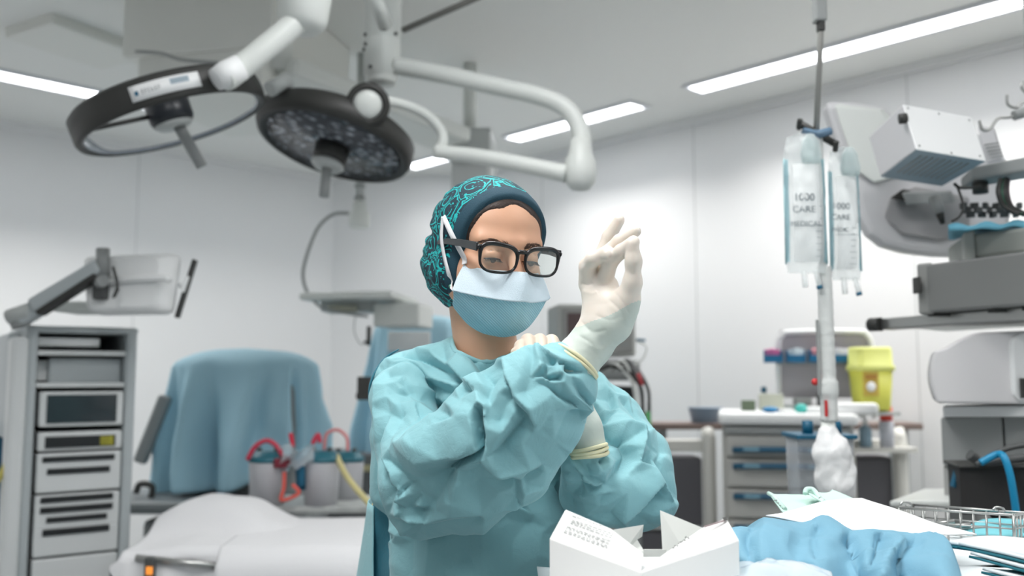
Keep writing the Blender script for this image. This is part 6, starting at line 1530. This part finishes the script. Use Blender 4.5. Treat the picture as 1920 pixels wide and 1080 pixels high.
# white tilted box monitor
wb = thing('projector_box', 'white box-shaped unit with a pale blue slotted underside, upper right', 'equipment box', W(1718, 280, 2.0))
p0 = W(1718, 281, 2.0); a_ = W(1850, 303, 2.06) - p0; b_ = W(1692, 195, 2.04) - p0; c_ = W(1650, 332, 2.30) - p0
ppiped(p0, a_, b_, c_, 'case', [M_white, M_blueside, M_lilac], wb, 0.004, [0, 0, 1, 0, 2, 0])
sl = MB()
nn = c_.cross(a_).normalized(); nn = nn if nn.z < 0 else -nn
for i in range(9):
    q = p0 + a_ * (0.14 + 0.085 * i) + c_ * 0.12 + nn * 0.001; sl.tube([q, q + c_ * 0.62 + a_ * 0.0], 0.0022, 6, flat=0.5)
sl.build('slots', M_mid, wb)
n1 = (b_.cross(c_)).normalized(); n1 = n1 if n1.x < 0 else -n1
q = p0 + b_ * 0.70 + c_ * 0.02 + n1 * 0.004; MB().lathe([(0.0001, -0.006), (0.012, -0.006), (0.012, 0.010), (0.0001, 0.010)], q, basis(n1), 16).build('socket', M_char, wb)
for i, j in ((0.06, 0.92), (0.5, 0.92), (0.94, 0.9), (0.06, 0.1), (0.5, 0.06), (0.92, 0.1)):
    MB().lathe([(0.0001, 0), (0.0028, 0.0005), (0.0001, 0.001)], p0 + a_ * i + b_ * j + a_.cross(b_).normalized() * 0.0008 * (-1 if a_.cross(b_).y > 0 else 1), basis(a_.cross(b_)), 8).build('screw', M_mid, wb)
# large curved housing behind it
ch = thing('monitor_housing', 'large curved white monitor housing seen from below at upper right', 'monitor housing', W(1700, 400, 2.5))
def plate(pix, Y, th, name, m, par, bevel, yf=None):
    n = len(pix); f = [W(x, y, Y if yf is None else yf(x, y)) for x, y in pix]; b = [p + V3(0.02, th, 0.01) for p in f]
    mm = MB(); mm.add(f + b, [tuple(range(n)), tuple(reversed(range(n, 2 * n)))] + [(i, (i + 1) % n, n + (i + 1) % n, n + i) for i in range(n)])
    return mm.build(name, m, par, bevel=bevel, seg=3)
out = [(1546, 188), (1600, 190), (1662, 200), (1720, 250), (1850, 250), (1892, 300), (1900, 400), (1880, 470), (1812, 482), (1760, 481), (1700, 474), (1658, 462), (1630, 440), (1612, 405), (1590, 330), (1562, 240)]
plate(out, 2.52, 0.10, 'shell', M_lilac, ch, 0.022)
plate([(1562, 196), (1650, 206), (1700, 262), (1690, 330), (1640, 345), (1604, 320), (1576, 240)], 2.505, 0.02, 'upper_panel', M_offwhite, ch, 0.008)
plate([(1668, 368), (1712, 352), (1812, 372), (1815, 440), (1760, 452), (1690, 440), (1655, 405)], 2.505, 0.02, 'recess', mat('recess_grey', rgb(164, 163, 164), 0.5), ch, 0.008)
plate([(1832, 236), (1862, 240), (1882, 302), (1850, 306)], 2.30, 0.03, 'vent_panel', M_lilac, ch, 0.004)
vm = MB()
for i in range(5): vm.tube([W(1846 + 3 * i, 272 + 6 * i, 2.29), W(1872 + 2 * i, 268 + 6 * i, 2.29)], 0.0022, 6)
vm.build('vent_slots', M_mid, ch)
plate([(1668, 372), (1690, 356), (1704, 360), (1698, 378)], 2.47, 0.03, 'clip', M_char, ch, 0.003)
plate([(1690, 362), (1780, 360), (1790, 380), (1700, 384)], 2.45, 0.03, 'bracket', M_mid, ch, 0.003)
MB().tube([W(1752, 372, 2.40), W(1762, 395, 2.38), W(1766, 418, 2.38)], [0.015, 0.013, 0.007], 12).build('plug', M_mid, ch)
MB().tube([W(1762, 400, 2.37), W(1768, 420, 2.37)], [0.011, 0.006], 10).build('plug_tip', M_char, ch)
# arm and cables
cr = thing('mounting_rail', 'flat grey rail with dark knob and hanging cables, upper right', 'rail', W(1880, 320, 2.1))
ppiped(W(1824, 338, 2.2), W(1990, 308, 1.95) - W(1824, 338, 2.2), V3(0, 0, 0.034), V3(0.03, 0.12, 0), 'bar', M_mid, cr, 0.006)
MB().lathe([(0.0001, -0.014), (0.018, -0.014), (0.018, 0.014), (0.0001, 0.014)], W(1838, 352, 2.2), None, 16).build('knob', M_char, cr)
MB().tube(catmull([W(1790, 345, 2.2), W(1800, 352, 2.18), W(1822, 352, 2.18), W(1840, 350, 2.18)], 5), 0.004, 8).build('cable', M_char, cr)
for i, (m_, r_) in enumerate(((M_char, 0.006), (mat('cable_green', rgb(50, 96, 76), 0.5), 0.004), (M_char, 0.007), (mat('cable_plum', rgb(90, 66, 80), 0.5), 0.004))):
    MB().tube(catmull([W(1876 + 5 * i, 336, 2.12), W(1872 + 6 * i, 362, 2.10), W(1884 + 5 * i, 388, 2.10), W(1912 + 5 * i, 402, 2.08)], 6), r_, 8).build('cable', m_, cr)
MB().tube(catmull([W(1796, 352, 2.15), W(1806, 385, 2.12), W(1800, 405, 2.12), W(1785, 415, 2.12)], 6), 0.003, 8).build('cable', M_char, cr)
cl = MB()
for i in range(16): cl.box(W(1806 + 7 * i, 386 + (i % 3) * 8, 2.3 + 0.02 * (i % 2)), (0.012, 0.02, 0.016), Rz(0.4 * i))
cl.build('connector_row', M_darkg, ch, bevel=0.002)
# tray with blue cloth
tr = thing('instrument_tray', 'grey-green tray under the blue cloth at the right edge', 'tray', W(1870, 455, 2.1))
ppiped(W(1812, 485, 2.25), W(1990, 470, 1.95) - W(1812, 485, 2.25), V3(0, 0, 0.062), V3(0.06, 0.22, 0), 'tray_body', mat('tray_greygreen', rgb(158, 162, 156), 0.5), tr, 0.010)
ppiped(W(1808, 492, 2.24), W(1830, 486, 2.21) - W(1808, 492, 2.24), V3(0, 0, 0.075), V3(0.02, 0.05, 0), 'end_cap', mat('tray_greygreen2', rgb(172, 175, 170), 0.5), tr, 0.006)
G = []
for i in range(10):
    row = []
    for j in range(24):
        u, v = j / 23, i / 9; p = W(1778 + 200 * u, 424 - 10 * u, 2.16 - 0.1 * u + 0.26 * v); p.z = W(1778 + 200 * u, 424 - 10 * u, 2.16 - 0.1 * u).z + 0.005 * math.sin(u * 22 + v * 4) + 0.012 * v
        row.append(p)
    G.append(row)
Gd = [[p + V3(0, -0.004, -0.012 * (1 + 0.4 * math.sin(j * 0.9))) for j, p in enumerate(G[0])]] + G
tag(MB().grid(Gd).build('blue_cloth', mat('cloth_cyan', rgb(110, 180, 204), 0.7), None, solid=0.006), 'folded blue cloth lying on the tray at the right edge', 'cloth')
# dark grey amplifier
gb = thing('amplifier_box', 'dark grey flat instrument box on the upper shelf at the right edge', 'instrument', W(1820, 540, 2.2))
p0 = W(1738, 586, 2.22); a_ = W(1990, 568, 1.90) - p0; hgt_ = V3(0, 0, W(1738, 496, 2.22).z - p0.z)
ppiped(p0, a_, hgt_, V3(0.20, 0.25, 0), 'case', M_case, gb, 0.006)
ppiped(p0 + V3(-0.014, 0.016, -0.004), V3(0.024, -0.030, 0), hgt_ + V3(0, 0, 0.008), V3(0.20, 0.25, 0), 'front_plate', mat('case_grey2', rgb(134, 135, 133), 0.5), gb, 0.006)
MB().box(W(1719, 535, 2.225), (0.010, 0.03, 0.040)).build('handle', M_char, gb, bevel=0.003)
for t_ in (0.06, 0.55, 0.8): MB().box(p0 + a_ * t_ + V3(0.03, 0.03, -0.004), (0.05, 0.03, 0.010)).build('foot', M_char, gb)
# shelf with steel edge
sf = thing('equipment_shelf', 'long steel-edged shelf with a black end cap under the dark grey box', 'shelf', W(1780, 600, 2.2))
p0 = W(1650, 618, 2.45); a_ = W(1990, 596, 1.93) - p0
ppiped(p0, a_, V3(0, 0, 0.030), V3(0.05, 0.05, 0), 'front_rail', M_steel, sf, 0.004)
ppiped(p0 + a_ * 0.05 + V3(0.03, 0.02, 0.006), a_ * 0.95, V3(0, 0, 0.012), V3(0.25, 0.24, 0), 'deck', M_offwhite, sf, 0.002)
MB().tube([W(1632, 609, 2.47), W(1652, 608, 2.44)], 0.0185, 14).build('end_cap', M_char, sf)
# rounded device
rd = thing('rounded_device', 'pale grey device with a rounded back on the middle shelf at the right edge', 'device', W(1850, 690, 2.1))
loops = []
Rr = Rz(math.radians(-34)); c0 = W(1838, 690, 2.14)
rx_ = 0.155
for x, k_ in ((-0.5, 1.0), (0.10, 1.0)):
    pass
prof = []
hh = (W(1838, 622, 2.14).z - W(1838, 756, 2.14).z)
for a0 in np.linspace(-90, 90, 15): prof.append((-0.085 - 0.035 * math.cos(math.radians(a0)), hh / 2 * math.sin(math.radians(a0))))
side = [(-0.085, -hh / 2)] + [(-0.095 - 0.012 * math.sin(t * PI), -hh / 2 + hh * 0.75 * t) for t in np.linspace(0, 1, 8)] + [(-0.08 + 0.09 * t, -hh / 2 + hh * (0.75 + 0.25 * math.sin(t * PI / 2))) for t in np.linspace(0.1, 1, 9)] + [(0.16, hh / 2 + 0.004), (0.16, -hh / 2)]
Mx = Matrix.Translation(c0) @ Matrix.Rotation(math.radians(-23), 4, 'Z') @ Matrix((( 1, 0, 0, 0), (0, 0, 1, 0), (0, 1, 0, 0), (0, 0, 0, 1)))
MB().prism(side, 0.28, Mx, smooth=True).build('shell', mat('shell_grey', rgb(218, 216, 217), 0.45), rd, bevel=0.006)
fp = W(1903, 690, 2.05)
MB().prism([(x, z) for x, z in rrect(0.09, hh * 0.98, 0.03, 5, 0.045, 0)], 0.03, Matrix.Translation(W(1900, 690, 2.10)) @ Matrix(((1, 0, 0, 0), (0, 0, 1, 0), (0, 1, 0, 0), (0, 0, 0, 1))), smooth=False).build('front_fascia', M_white, rd, bevel=0.005)
MB().box(W(1920, 728, 2.09), (0.012, 0.012, 0.045)).build('fascia_slot', M_char, rd)
# lower shelf, cabinet, black box
ls = thing('equipment_shelf', 'white shelf under the rounded device at the right edge', 'shelf', W(1850, 770, 2.1))
ppiped(W(1768, 782, 2.3), W(1990, 782, 2.05) - W(1768, 782, 2.3), V3(0, 0, 0.026), V3(0.12, 0.24, 0), 'board', M_white, ls, 0.004)
lc = thing('grey_cabinet', 'grey two-part cabinet below the white shelf at the right edge', 'cabinet', W(1850, 900, 2.4))
p0 = W(1768, 872, 2.34); a_ = W(1884, 872, 2.22) - p0
ppiped(p0, a_, V3(0, 0, W(1768, 784, 2.34).z - p0.z), V3(0.12, 0.24, 0), 'left_panel', M_mid, lc, 0.004)
p1 = W(1887, 872, 2.215); ppiped(p1, W(1990, 872, 2.10) - p1, V3(0, 0, W(1768, 784, 2.34).z - p0.z), V3(0.12, 0.24, 0), 'right_panel', M_mid, lc, 0.004)
ppiped(V3(p0.x + 0.01, p0.y + 0.02, 0.0), a_ * 2, V3(0, 0, p0.z - 0.004), V3(0.12, 0.24, 0), 'lower_body', mat('cabinet_pale', rgb(168, 168, 166), 0.5), lc, 0.004)
ppiped(W(1668, 950, 2.35), W(1800, 950, 2.2) - W(1668, 950, 2.35), V3(0, 0, 0.014), V3(0.2, 0.25, 0), 'side_leaf', M_offwhite, lc, 0.004)
bb = thing('black_box', 'black box with cables on top, at the right edge behind the wire basket', 'box', W(1860, 920, 2.0))
p0 = W(1803, 965, 2.05); a_ = W(1990, 968, 1.92) - p0; ppiped(p0, a_, V3(0, 0, W(1803, 874, 2.05).z - p0.z), V3(0.03, 0.12, 0), 'case', mat('case_black', rgb(42, 40, 40), 0.55), bb, 0.004)
ppiped(W(1795, 878, 2.04), W(1990, 878, 1.9) - W(1795, 878, 2.04), V3(0, 0, 0.006), V3(0.03, 0.13, 0), 'lid', M_char, bb, 0.002)
MB().tube([V3(p0.x + 0.10, p0.y + 0.03, 0), V3(p0.x + 0.10, p0.y + 0.03, p0.z)], 0.02, 12).build('stand', M_steel, bb)
MB().box(W(1796, 895, 2.1), (0.02, 0.02, 0.05), Ry(0.3)).build('blue_tab', M_teal, bb, bevel=0.003)
MB().tube(catmull([W(1818, 852, 2.0), W(1834, 862, 2.0), W(1860, 866, 1.98), W(1900, 860, 1.96), W(1960, 855, 1.96)], 6), [0.012] * 6 + [0.009] * 19, 10).build('cable', M_darkg, bb)
MB().tube(catmull([W(1830, 872, 1.98), W(1862, 852, 1.98), W(1900, 838, 1.98), W(1950, 832, 1.98)], 6), 0.006, 8).build('cable', M_darkg, bb)
MB().tube(catmull([W(1838, 868, 1.96), W(1870, 852, 1.95), W(1884, 860, 1.93), W(1896, 900, 1.92), W(1906, 965, 1.92)], 7), 0.0075, 10).build('blue_hose', mat('hose_blue', rgb(10, 134, 178), 0.4), bb)
# steel hooks at the top right
hk = thing('hook_rack', 'curved steel bag hooks on a rod at the top right edge', 'hooks', W(1900, 215, 2.1))
MB().tube(catmull([W(1836, 226, 2.1), W(1842, 243, 2.1), W(1856, 242, 2.1), W(1872, 222, 2.1), W(1900, 218, 2.1), W(1990, 190, 2.1)], 6), 0.0038, 8).build('hook', M_steel, hk)
MB().tube(catmull([W(1888, 178, 2.1), W(1890, 196, 2.1), W(1906, 202, 2.1), W(1922, 192, 2.1), W(1990, 190, 2.1)], 6), 0.0036, 8).build('hook', M_steel, hk)
MB().tube(catmull([W(1918, 152, 2.1), W(1916, 165, 2.1), W(1926, 176, 2.1)], 6), 0.0036, 8).build('hook', M_steel, hk)
MB().tube([W(1901, 217, 2.1), W(1930, 208, 2.1)], 0.012, 10).build('boss', M_mid, hk)
MB().tube([W(1990, 190, 2.1), V3(1.62, 2.45, W(1990, 190, 2.1).z)], 0.008, 10).build('rod', M_steel, hk)

# ------------------------------------------------------------------ foreground instrument table
TZ = 1.075
it = thing('instrument_table', 'draped instrument table in the foreground at lower right', 'table', (0.62, 1.25, 0))
MB().box((0.64, 1.095, TZ - 0.015), (1.20, 0.43, 0.03)).build('table_top', M_steel, it, bevel=0.004)
it2 = thing('instrument_table', 'second steel table just behind, carrying the wire basket', 'table', (0.80, 1.46, 0))
MB().box((0.80, 1.46, TZ - 0.015), (0.88, 0.26, 0.03)).build('table_top', M_steel, it2, bevel=0.004)
for sx in (0.42, 1.18):
    for sy in (1.36, 1.56): MB().tube([V3(sx, sy, 0), V3(sx, sy, TZ - 0.02)], 0.014, 12).build('leg', M_steel, it2)
for sx in (0.12, 1.16):
    for sy in (0.93, 1.26): MB().tube([V3(sx, sy, 0), V3(sx, sy, TZ - 0.02)], 0.016, 12).build('leg', M_steel, it)
def heap(rows, n, seed, amp, name, m, label, cat, f1=16, kx=(0, 1, 1), solid=0.0015, par=None, folds=None):
    """cloth through rows of (px, py, Y) points"""
    rr = [catmull([W(*p) for p in r_], n) for r_ in rows]; L_ = min(len(r_) for r_ in rr)
    rr = [[r_[int(i * (len(r_) - 1) / (L_ - 1) + 0.5)] for i in range(L_)] for r_ in rr]
    cols = [catmull([r_[i] for r_ in rr], n) for i in range(L_)]
    P = np.array([[tuple(cols[j][i]) for j in range(L_)] for i in range(len(cols[0]))]); s_ = P.shape; P = P.reshape(-1, 3)
    P = P + (facet(P, f1, seed)[:, None] * amp + facet(P, f1 * 2.3, seed + 1)[:, None] * amp * 0.35) * np.array(kx); P = P.reshape(s_)
    if folds:
        Pf = P.reshape(-1, 3); u_, v_ = proj(Pf); hf_ = fold_height(u_, v_, folds) * 1.5; Pf[:, 1] -= hf_ * 0.8; Pf[:, 2] += hf_ * 0.5; P = Pf.reshape(s_)
    o = MB().grid([[Vector(p) for p in r_] for r_ in P]).build(name, m, par, solid=solid)
    return tag(o, label, cat) if par is None else o
M_sheetb = mat('table_sheet', rgb(226, 232, 234), 0.8)
# white cover on the table, its left edge just in view
G = [[V3(x, y, TZ + 0.004 + 0.002 * math.sin(x * 40 + y * 30)) for x in np.linspace(0.035, 1.245, 40)] for y in np.linspace(1.315, 0.87, 24)]
G += [[p + V3(0, -0.01 - 0.01 * math.sin(i * 0.7), -0.05 * k_) for i, p in enumerate(G[-1])] for k_ in (1, 3, 5)]
tag(MB().grid(G).build('table_cover', M_sheetb, None, solid=0.002), 'white cover spread over the foreground instrument table', 'cover')
M_bluec = mat('cloth_blue', rgb(112, 160, 182), 0.7, bump=0.15, scale=500)
BL = [
 [(1362, 1012, 1.30), (1425, 1000, 1.34), (1500, 1010, 1.34), (1600, 1015, 1.34), (1700, 1020, 1.32), (1770, 1035, 1.26), (1795, 1060, 1.22)],
 [(1366, 996, 1.22), (1425, 970, 1.25), (1500, 984, 1.24), (1546, 976, 1.25), (1600, 990, 1.24), (1660, 990, 1.24), (1735, 1002, 1.22), (1778, 1020, 1.18), (1795, 1055, 1.14)],
 [(1372, 1005, 1.16), (1425, 985, 1.17), (1490, 1002, 1.17), (1542, 990, 1.19), (1592, 1010, 1.16), (1655, 1000, 1.19), (1728, 1020, 1.15), (1778, 1032, 1.13), (1797, 1070, 1.08)],
 [(1376, 1040, 1.13), (1420, 1035, 1.10), (1480, 1045, 1.12), (1535, 1040, 1.09), (1588, 1052, 1.12), (1640, 1040, 1.09), (1700, 1058, 1.11), (1765, 1050, 1.08), (1797, 1092, 1.04)],
 [(1380, 1080, 1.12), (1430, 1078, 1.08), (1490, 1090, 1.10), (1545, 1085, 1.06), (1600, 1095, 1.09), (1655, 1085, 1.05), (1715, 1100, 1.08), (1770, 1095, 1.03), (1799, 1120, 1.01)],
 [(1384, 1120, 1.10), (1430, 1125, 1.06), (1490, 1130, 1.07), (1550, 1130, 1.04), (1600, 1135, 1.06), (1655, 1130, 1.03), (1715, 1140, 1.05), (1770, 1140, 1.01), (1801, 1150, 0.99)]]
BFOLD = [([(1592, 992), (1610, 1030), (1635, 1075), (1640, 1120)], -22, 8, 20), ([(1658, 992), (1650, 1030), (1632, 1080)], -20, 16, 10), ([(1700, 1005), (1668, 1040), (1650, 1090)], 14, 12, 10), ([(1742, 1012), (1706, 1020), (1690, 1050), (1700, 1100)], -16, 10, 10), ([(1425, 975), (1408, 1005), (1420, 1045), (1440, 1080)], -16, 8, 14), ([(1545, 980), (1530, 1010), (1540, 1050)], -12, 14, 12), ([(1480, 990), (1470, 1030), (1490, 1070)], 8, 14, 20), ([(1385, 1050), (1420, 1060), (1460, 1065)], -10, 8, 8)]
heap(BL, 11, 61, 0.008, 'blue_wrap_cloth', M_bluec, 'crumpled bright blue cloth heaped on the table in the foreground', 'cloth', 15, folds=BFOLD)
PW = [[(1436, 967, 1.26), (1490, 954, 1.32), (1560, 938, 1.40), (1615, 934, 1.46)],
      [(1462, 972, 1.25), (1540, 962, 1.31), (1640, 950, 1.38), (1690, 958, 1.44)],
      [(1520, 985, 1.25), (1620, 985, 1.28), (1720, 980, 1.33), (1760, 984, 1.38)],
      [(1600, 999, 1.26), (1690, 1002, 1.26), (1780, 1004, 1.28), (1832, 1003, 1.32)]]
heap(PW, 8, 71, 0.0022, 'white_paper', mat('paper_white', rgb(240, 240, 240), 0.8), 'large sheet of white wrapping paper lying over the blue cloth', 'paper', 8)
M_mint = mat('pouch_mint', rgb(196, 224, 214), 0.6)
pc = heap([[(1441, 926, 1.50), (1480, 928, 1.52), (1525, 930, 1.54)], [(1448, 936, 1.47), (1490, 940, 1.49), (1540, 938, 1.51)], [(1468, 962, 1.42), (1510, 958, 1.44), (1560, 950, 1.46)]], 6, 81, 0.002, 'sterile_pouch', M_mint, 'pale mint sterile pouch sticking out left of the white paper', 'pouch', 20)
MB().tube([W(1441, 925, 1.495), W(1450, 930, 1.475), W(1472, 955, 1.43)], 0.0035, 8).build('rolled_edge', M_mint, pc)
for i in range(4): MB().box(W(1455 + 5 * i, 938 + 5 * i, 1.455 - 0.008 * i), (0.006, 0.001, 0.0015)).build('print', M_mid, pc)
pc = heap([[(1512, 920, 1.50), (1550, 924, 1.52), (1560, 918, 1.54)], [(1520, 930, 1.47), (1560, 932, 1.49), (1590, 930, 1.50)], [(1545, 945, 1.43), (1580, 945, 1.45), (1612, 942, 1.47)]], 6, 83, 0.002, 'sterile_pouch', M_mint, 'mint sterile pouch with a curled corner behind the top of the white paper', 'pouch', 20)
MB().tube(catmull([W(1510, 926, 1.48), W(1512, 918, 1.485), W(1524, 918, 1.485), W(1534, 930, 1.47), W(1545, 944, 1.44)], 5), 0.004, 8).build('curled_corner', M_mint, pc)
text('ORIS', W(1533, 936, 1.455), 0.009, Rx(PI / 2) @ Rz(-0.6), M_mid, pc)
# clear plastic film at the very front
tag(heap([[(1375, 1062, 1.10), (1430, 1048, 1.10), (1500, 1055, 1.08), (1560, 1080, 1.05)], [(1372, 1080, 1.04), (1430, 1068, 1.03), (1500, 1075, 1.02), (1570, 1100, 1.0)], [(1370, 1120, 1.0), (1430, 1120, 0.98), (1500, 1130, 0.97), (1580, 1140, 0.95)]], 8, 91, 0.008, 'plastic_wrap', M_film, 'crumpled clear plastic wrap at the bottom edge right of the glove box', 'plastic wrap', 34), None)
G = [[V3(x, y, TZ + 0.004 + 0.002 * math.sin(x * 35 + y * 30)) for x in np.linspace(0.355, 1.245, 30)] for y in np.linspace(1.60, 1.325, 12)]
tag(MB().grid(G).build('table_cover', M_sheetb, None, solid=0.002), 'white cover on the second table under the wire basket', 'cover')
# stack of folded packs with teal backing
M_tealc = mat('teal_crepe', rgb(20, 104, 118), 0.7)
for i, nm in enumerate(['topmost of the stack', 'second from the top of the stack', 'third from the top of the stack', 'lowest in view of the stack']):
    z_ = i
    x0, y0 = 1776 + 22 * i, 1018 + 15 * i
    pk = thing('folded_pack', 'white pack with teal backing at lower right, ' + nm, 'pack', W(1850, 1040 + 12 * i, 1.1), 'folded packs at lower right')
    def sheet_rows(dz, inset_=0.0):
        rows = []
        for v in range(9):
            r_ = []
            for u in range(26):
                uu = u / 25; p = W(x0 + inset_ + 8 * v + (240 - 8 * v) * uu, y0 + 26 * (1 - v / 8) * 0 + 0, 1.20 - 0.035 * i)
                bx = W(x0, y0, 1.20 - 0.02 * i); X_ = bx.x + inset_ * 0.001 + uu * 0.26 + 0.02 * (1 - v / 8) * 0
                Y_ = bx.y - 0.16 * v / 8 + 0.0; Z_ = bx.z + dz + 0.004 * math.sin(uu * 9 + i * 1.3 + v * 0.3) + 0.006 * math.sin(uu * 3.1 + i)
                r_.append(V3(X_ + 0.075 * (v / 8), Y_, Z_))
            rows.append(r_)
        return rows
    MB().grid(sheet_rows(0.0)).build('paper_layer', M_sheetb, pk, solid=0.004)
    MB().grid(sheet_rows(-0.0045, -2)).build('teal_layer', M_tealc, pk, solid=0.003)
# wire basket
wbk = thing('wire_basket', 'steel wire instrument basket behind the white paper at lower right', 'basket', W(1800, 980, 1.5))
c4 = [W(1686, 952, 1.56), W(1900, 966, 1.42), W(1925, 962, 1.50), W(1712, 946, 1.66)]
dwn = V3(0, 0, -0.052); wr_ = MB()
def wire(p, q, r_=0.0016): wr_.tube([p, q], r_, 6)
for lv in (0, 0.4, 0.72, 1.0):
    for i in range(4): wire(c4[i] + dwn * lv, c4[(i + 1) % 4] + dwn * lv, 0.0022 if lv in (0, 1.0) else 0.0014)
for i in range(4):
    a_, b_ = c4[i], c4[(i + 1) % 4]; n_w = 9 if i % 2 == 0 else 4
    for k_ in range(n_w + 1):
        p = a_.lerp(b_, k_ / n_w); wire(p, p + dwn, 0.0016 if k_ % n_w else 0.0024)
for k_ in range(1, 9):
    p, q = c4[0].lerp(c4[1], k_ / 9) + dwn, c4[3].lerp(c4[2], k_ / 9) + dwn; wire(p, q, 0.0013)
wr_.build('wires', M_steel, wbk)
for px, py, Y in ((1694, 948, 1.58), (1868, 958, 1.45)):
    MB().tube(catmull([W(px - 6, py - 2, Y), W(px, py - 7, Y), W(px + 12, py - 5, Y), W(px + 14, py + 1, Y), W(px + 4, py, Y)], 5), 0.002, 6).build('clip', M_steel, wbk)
inst = MB()
for i in range(3): inst.tube([W(1720 + 30 * i, 985 + 3 * i, 1.54), W(1790 + 30 * i, 978 + 6 * i, 1.52)], 0.004, 8)
tag(inst.build('steel_instruments', M_steel), 'steel instruments lying in the wire basket', 'instruments')
tag(heap([[(1815, 985, 1.56), (1850, 972, 1.58), (1925, 975, 1.58)], [(1800, 1004, 1.50), (1850, 1004, 1.48), (1925, 1004, 1.46)]], 6, 95, 0.002, 'blue_cloth', mat('cloth_aqua', rgb(120, 196, 206), 0.7), 'aqua cloth behind the wire basket at the right edge', 'cloth', 20), None)
# ---- torn open glove box
gb_ = thing('glove_carton', 'torn open white glove box with printed side, in the foreground below the hands', 'glove box', W(1200, 1060, 1.05))
M_card = mat('carton_white', rgb(240, 240, 238), 0.55); M_cardi = mat('carton_inside', rgb(226, 228, 224), 0.7)
def panel(pts, name, m, th=0.0018):
    mm = MB(); P = [W(*p) for p in pts]; mm.add(P, [tuple(range(len(P)))]); return mm.build(name, m, gb_, solid=th, offset=0)
def down(p, z=TZ + 0.006): q = W(*p); return V3(q.x, q.y, z)
def side(a, b, name, m):
    A_, B_ = W(*a), W(*b); mm = MB(); n = 6
    mm.grid([[A_.lerp(B_, t) for t in np.linspace(0, 1, n)], [V3(*(A_.lerp(B_, t).xy), TZ + 0.006) for t in np.linspace(0, 1, n)]], smooth=False); return mm.build(name, m, gb_, solid=0.0018, offset=0)
pa_, pb_, pc_, pd_, pe_ = (1032, 1011, 1.04), (1061, 957, 1.085), (1146, 993, 1.075), (1206, 1040, 1.05), (1201, 1074, 0.985)
panel([pa_, pb_, pc_, pd_, pe_], 'printed_side', M_card)
side(pa_, pe_, 'front_face', M_card); side(pb_, pa_, 'left_face', M_card)
side(pe_, (1384, 1014, 1.045), 'front_face', M_card)
panel([pe_, (1246, 1040, 1.045), (1318, 991, 1.085), (1361, 973, 1.095), (1384, 1014, 1.045)], 'right_flap', M_card)
panel([(1150, 993, 1.10), (1206, 984, 1.13), (1203, 1006, 1.13), (1194, 1012, 1.13), (1206, 1032, 1.12), (1204, 1060, 1.11), (1150, 1060, 1.09)], 'back_flap', M_cardi)
panel([(1238, 957, 1.13), (1322, 992, 1.105), (1300, 1060, 1.10), (1244, 1060, 1.12)], 'torn_flap', M_cardi)
side((1361, 973, 1.095), (1384, 1014, 1.045), 'right_face', M_card); side((1120, 1030, 1.12), (1350, 1030, 1.12), 'back_face', M_cardi)
panel([(1195, 1046, 1.09), (1250, 1046, 1.09), (1262, 1072, 1.04), (1200, 1072, 1.04)], 'tissue', M_white)
# print on the carton
O = W(*pa_); ex = (W(*pe_) - O); ey = (W(*pb_) - O); nn = ex.cross(ey).normalized(); nn = nn if nn.y < 0 else -nn
pm = MB()
rs_ = np.random.RandomState(8)
for i, v in enumerate((0.86, 0.74, 0.68, 0.62, 0.50, 0.44, 0.36, 0.30)):
    u = 0.10 + (0.02 if i in (1, 2, 3) else 0)
    end = 0.60 if i else 0.45
    while u < end:
        w_ = rs_.uniform(0.02, 0.055); a_ = O + ex * u + ey * v + nn * 0.0022; b_ = O + ex * min(end, u + w_) + ey * v + nn * 0.0022
        h2 = ey.normalized() * 0.0008; pm.add([a_ - h2, b_ - h2, b_ + h2, a_ + h2], [(0, 1, 2, 3)]); u += w_ + 0.012
pm.build('printed_text', M_mid, gb_)
O2 = W(*pe_); ex2 = W(1384, 1014, 1.045) - O2; ey2 = W(1361, 973, 1.095) - W(1384, 1014, 1.045); n2 = ex2.cross(ey2).normalized(); n2 = n2 if n2.y < 0 else -n2
def mark(u0, u1, v0, v1, m, name):
    q = [O2 + ex2 * u + ey2 * v + n2 * 0.003 for u, v in ((u0, v0), (u1, v0), (u1, v1), (u0, v1))]; MB().add(q, [(0, 1, 2, 3)]).build(name, m, gb_)
mark(0.74, 0.97, 0.82, 0.90, mat('print_mauve', rgb(120, 104, 106), 0.5), 'dark_stripe'); mark(0.96, 1.0, 0.84, 1.0, M_char, 'dark_corner')
pm = MB()
for i in range(9):
    u = 0.36 + 0.022 * i; v = 0.42 + 0.03 * i + 0.03 * math.sin(i * 2.1); q = O2 + ex2 * u + ey2 * v + n2 * 0.003; pm.tube([q, q + ex2 * 0.014 + ey2 * 0.06 * math.sin(i * 3.0)], 0.0006, 4)
pm.build('handwriting', M_darkg, gb_)
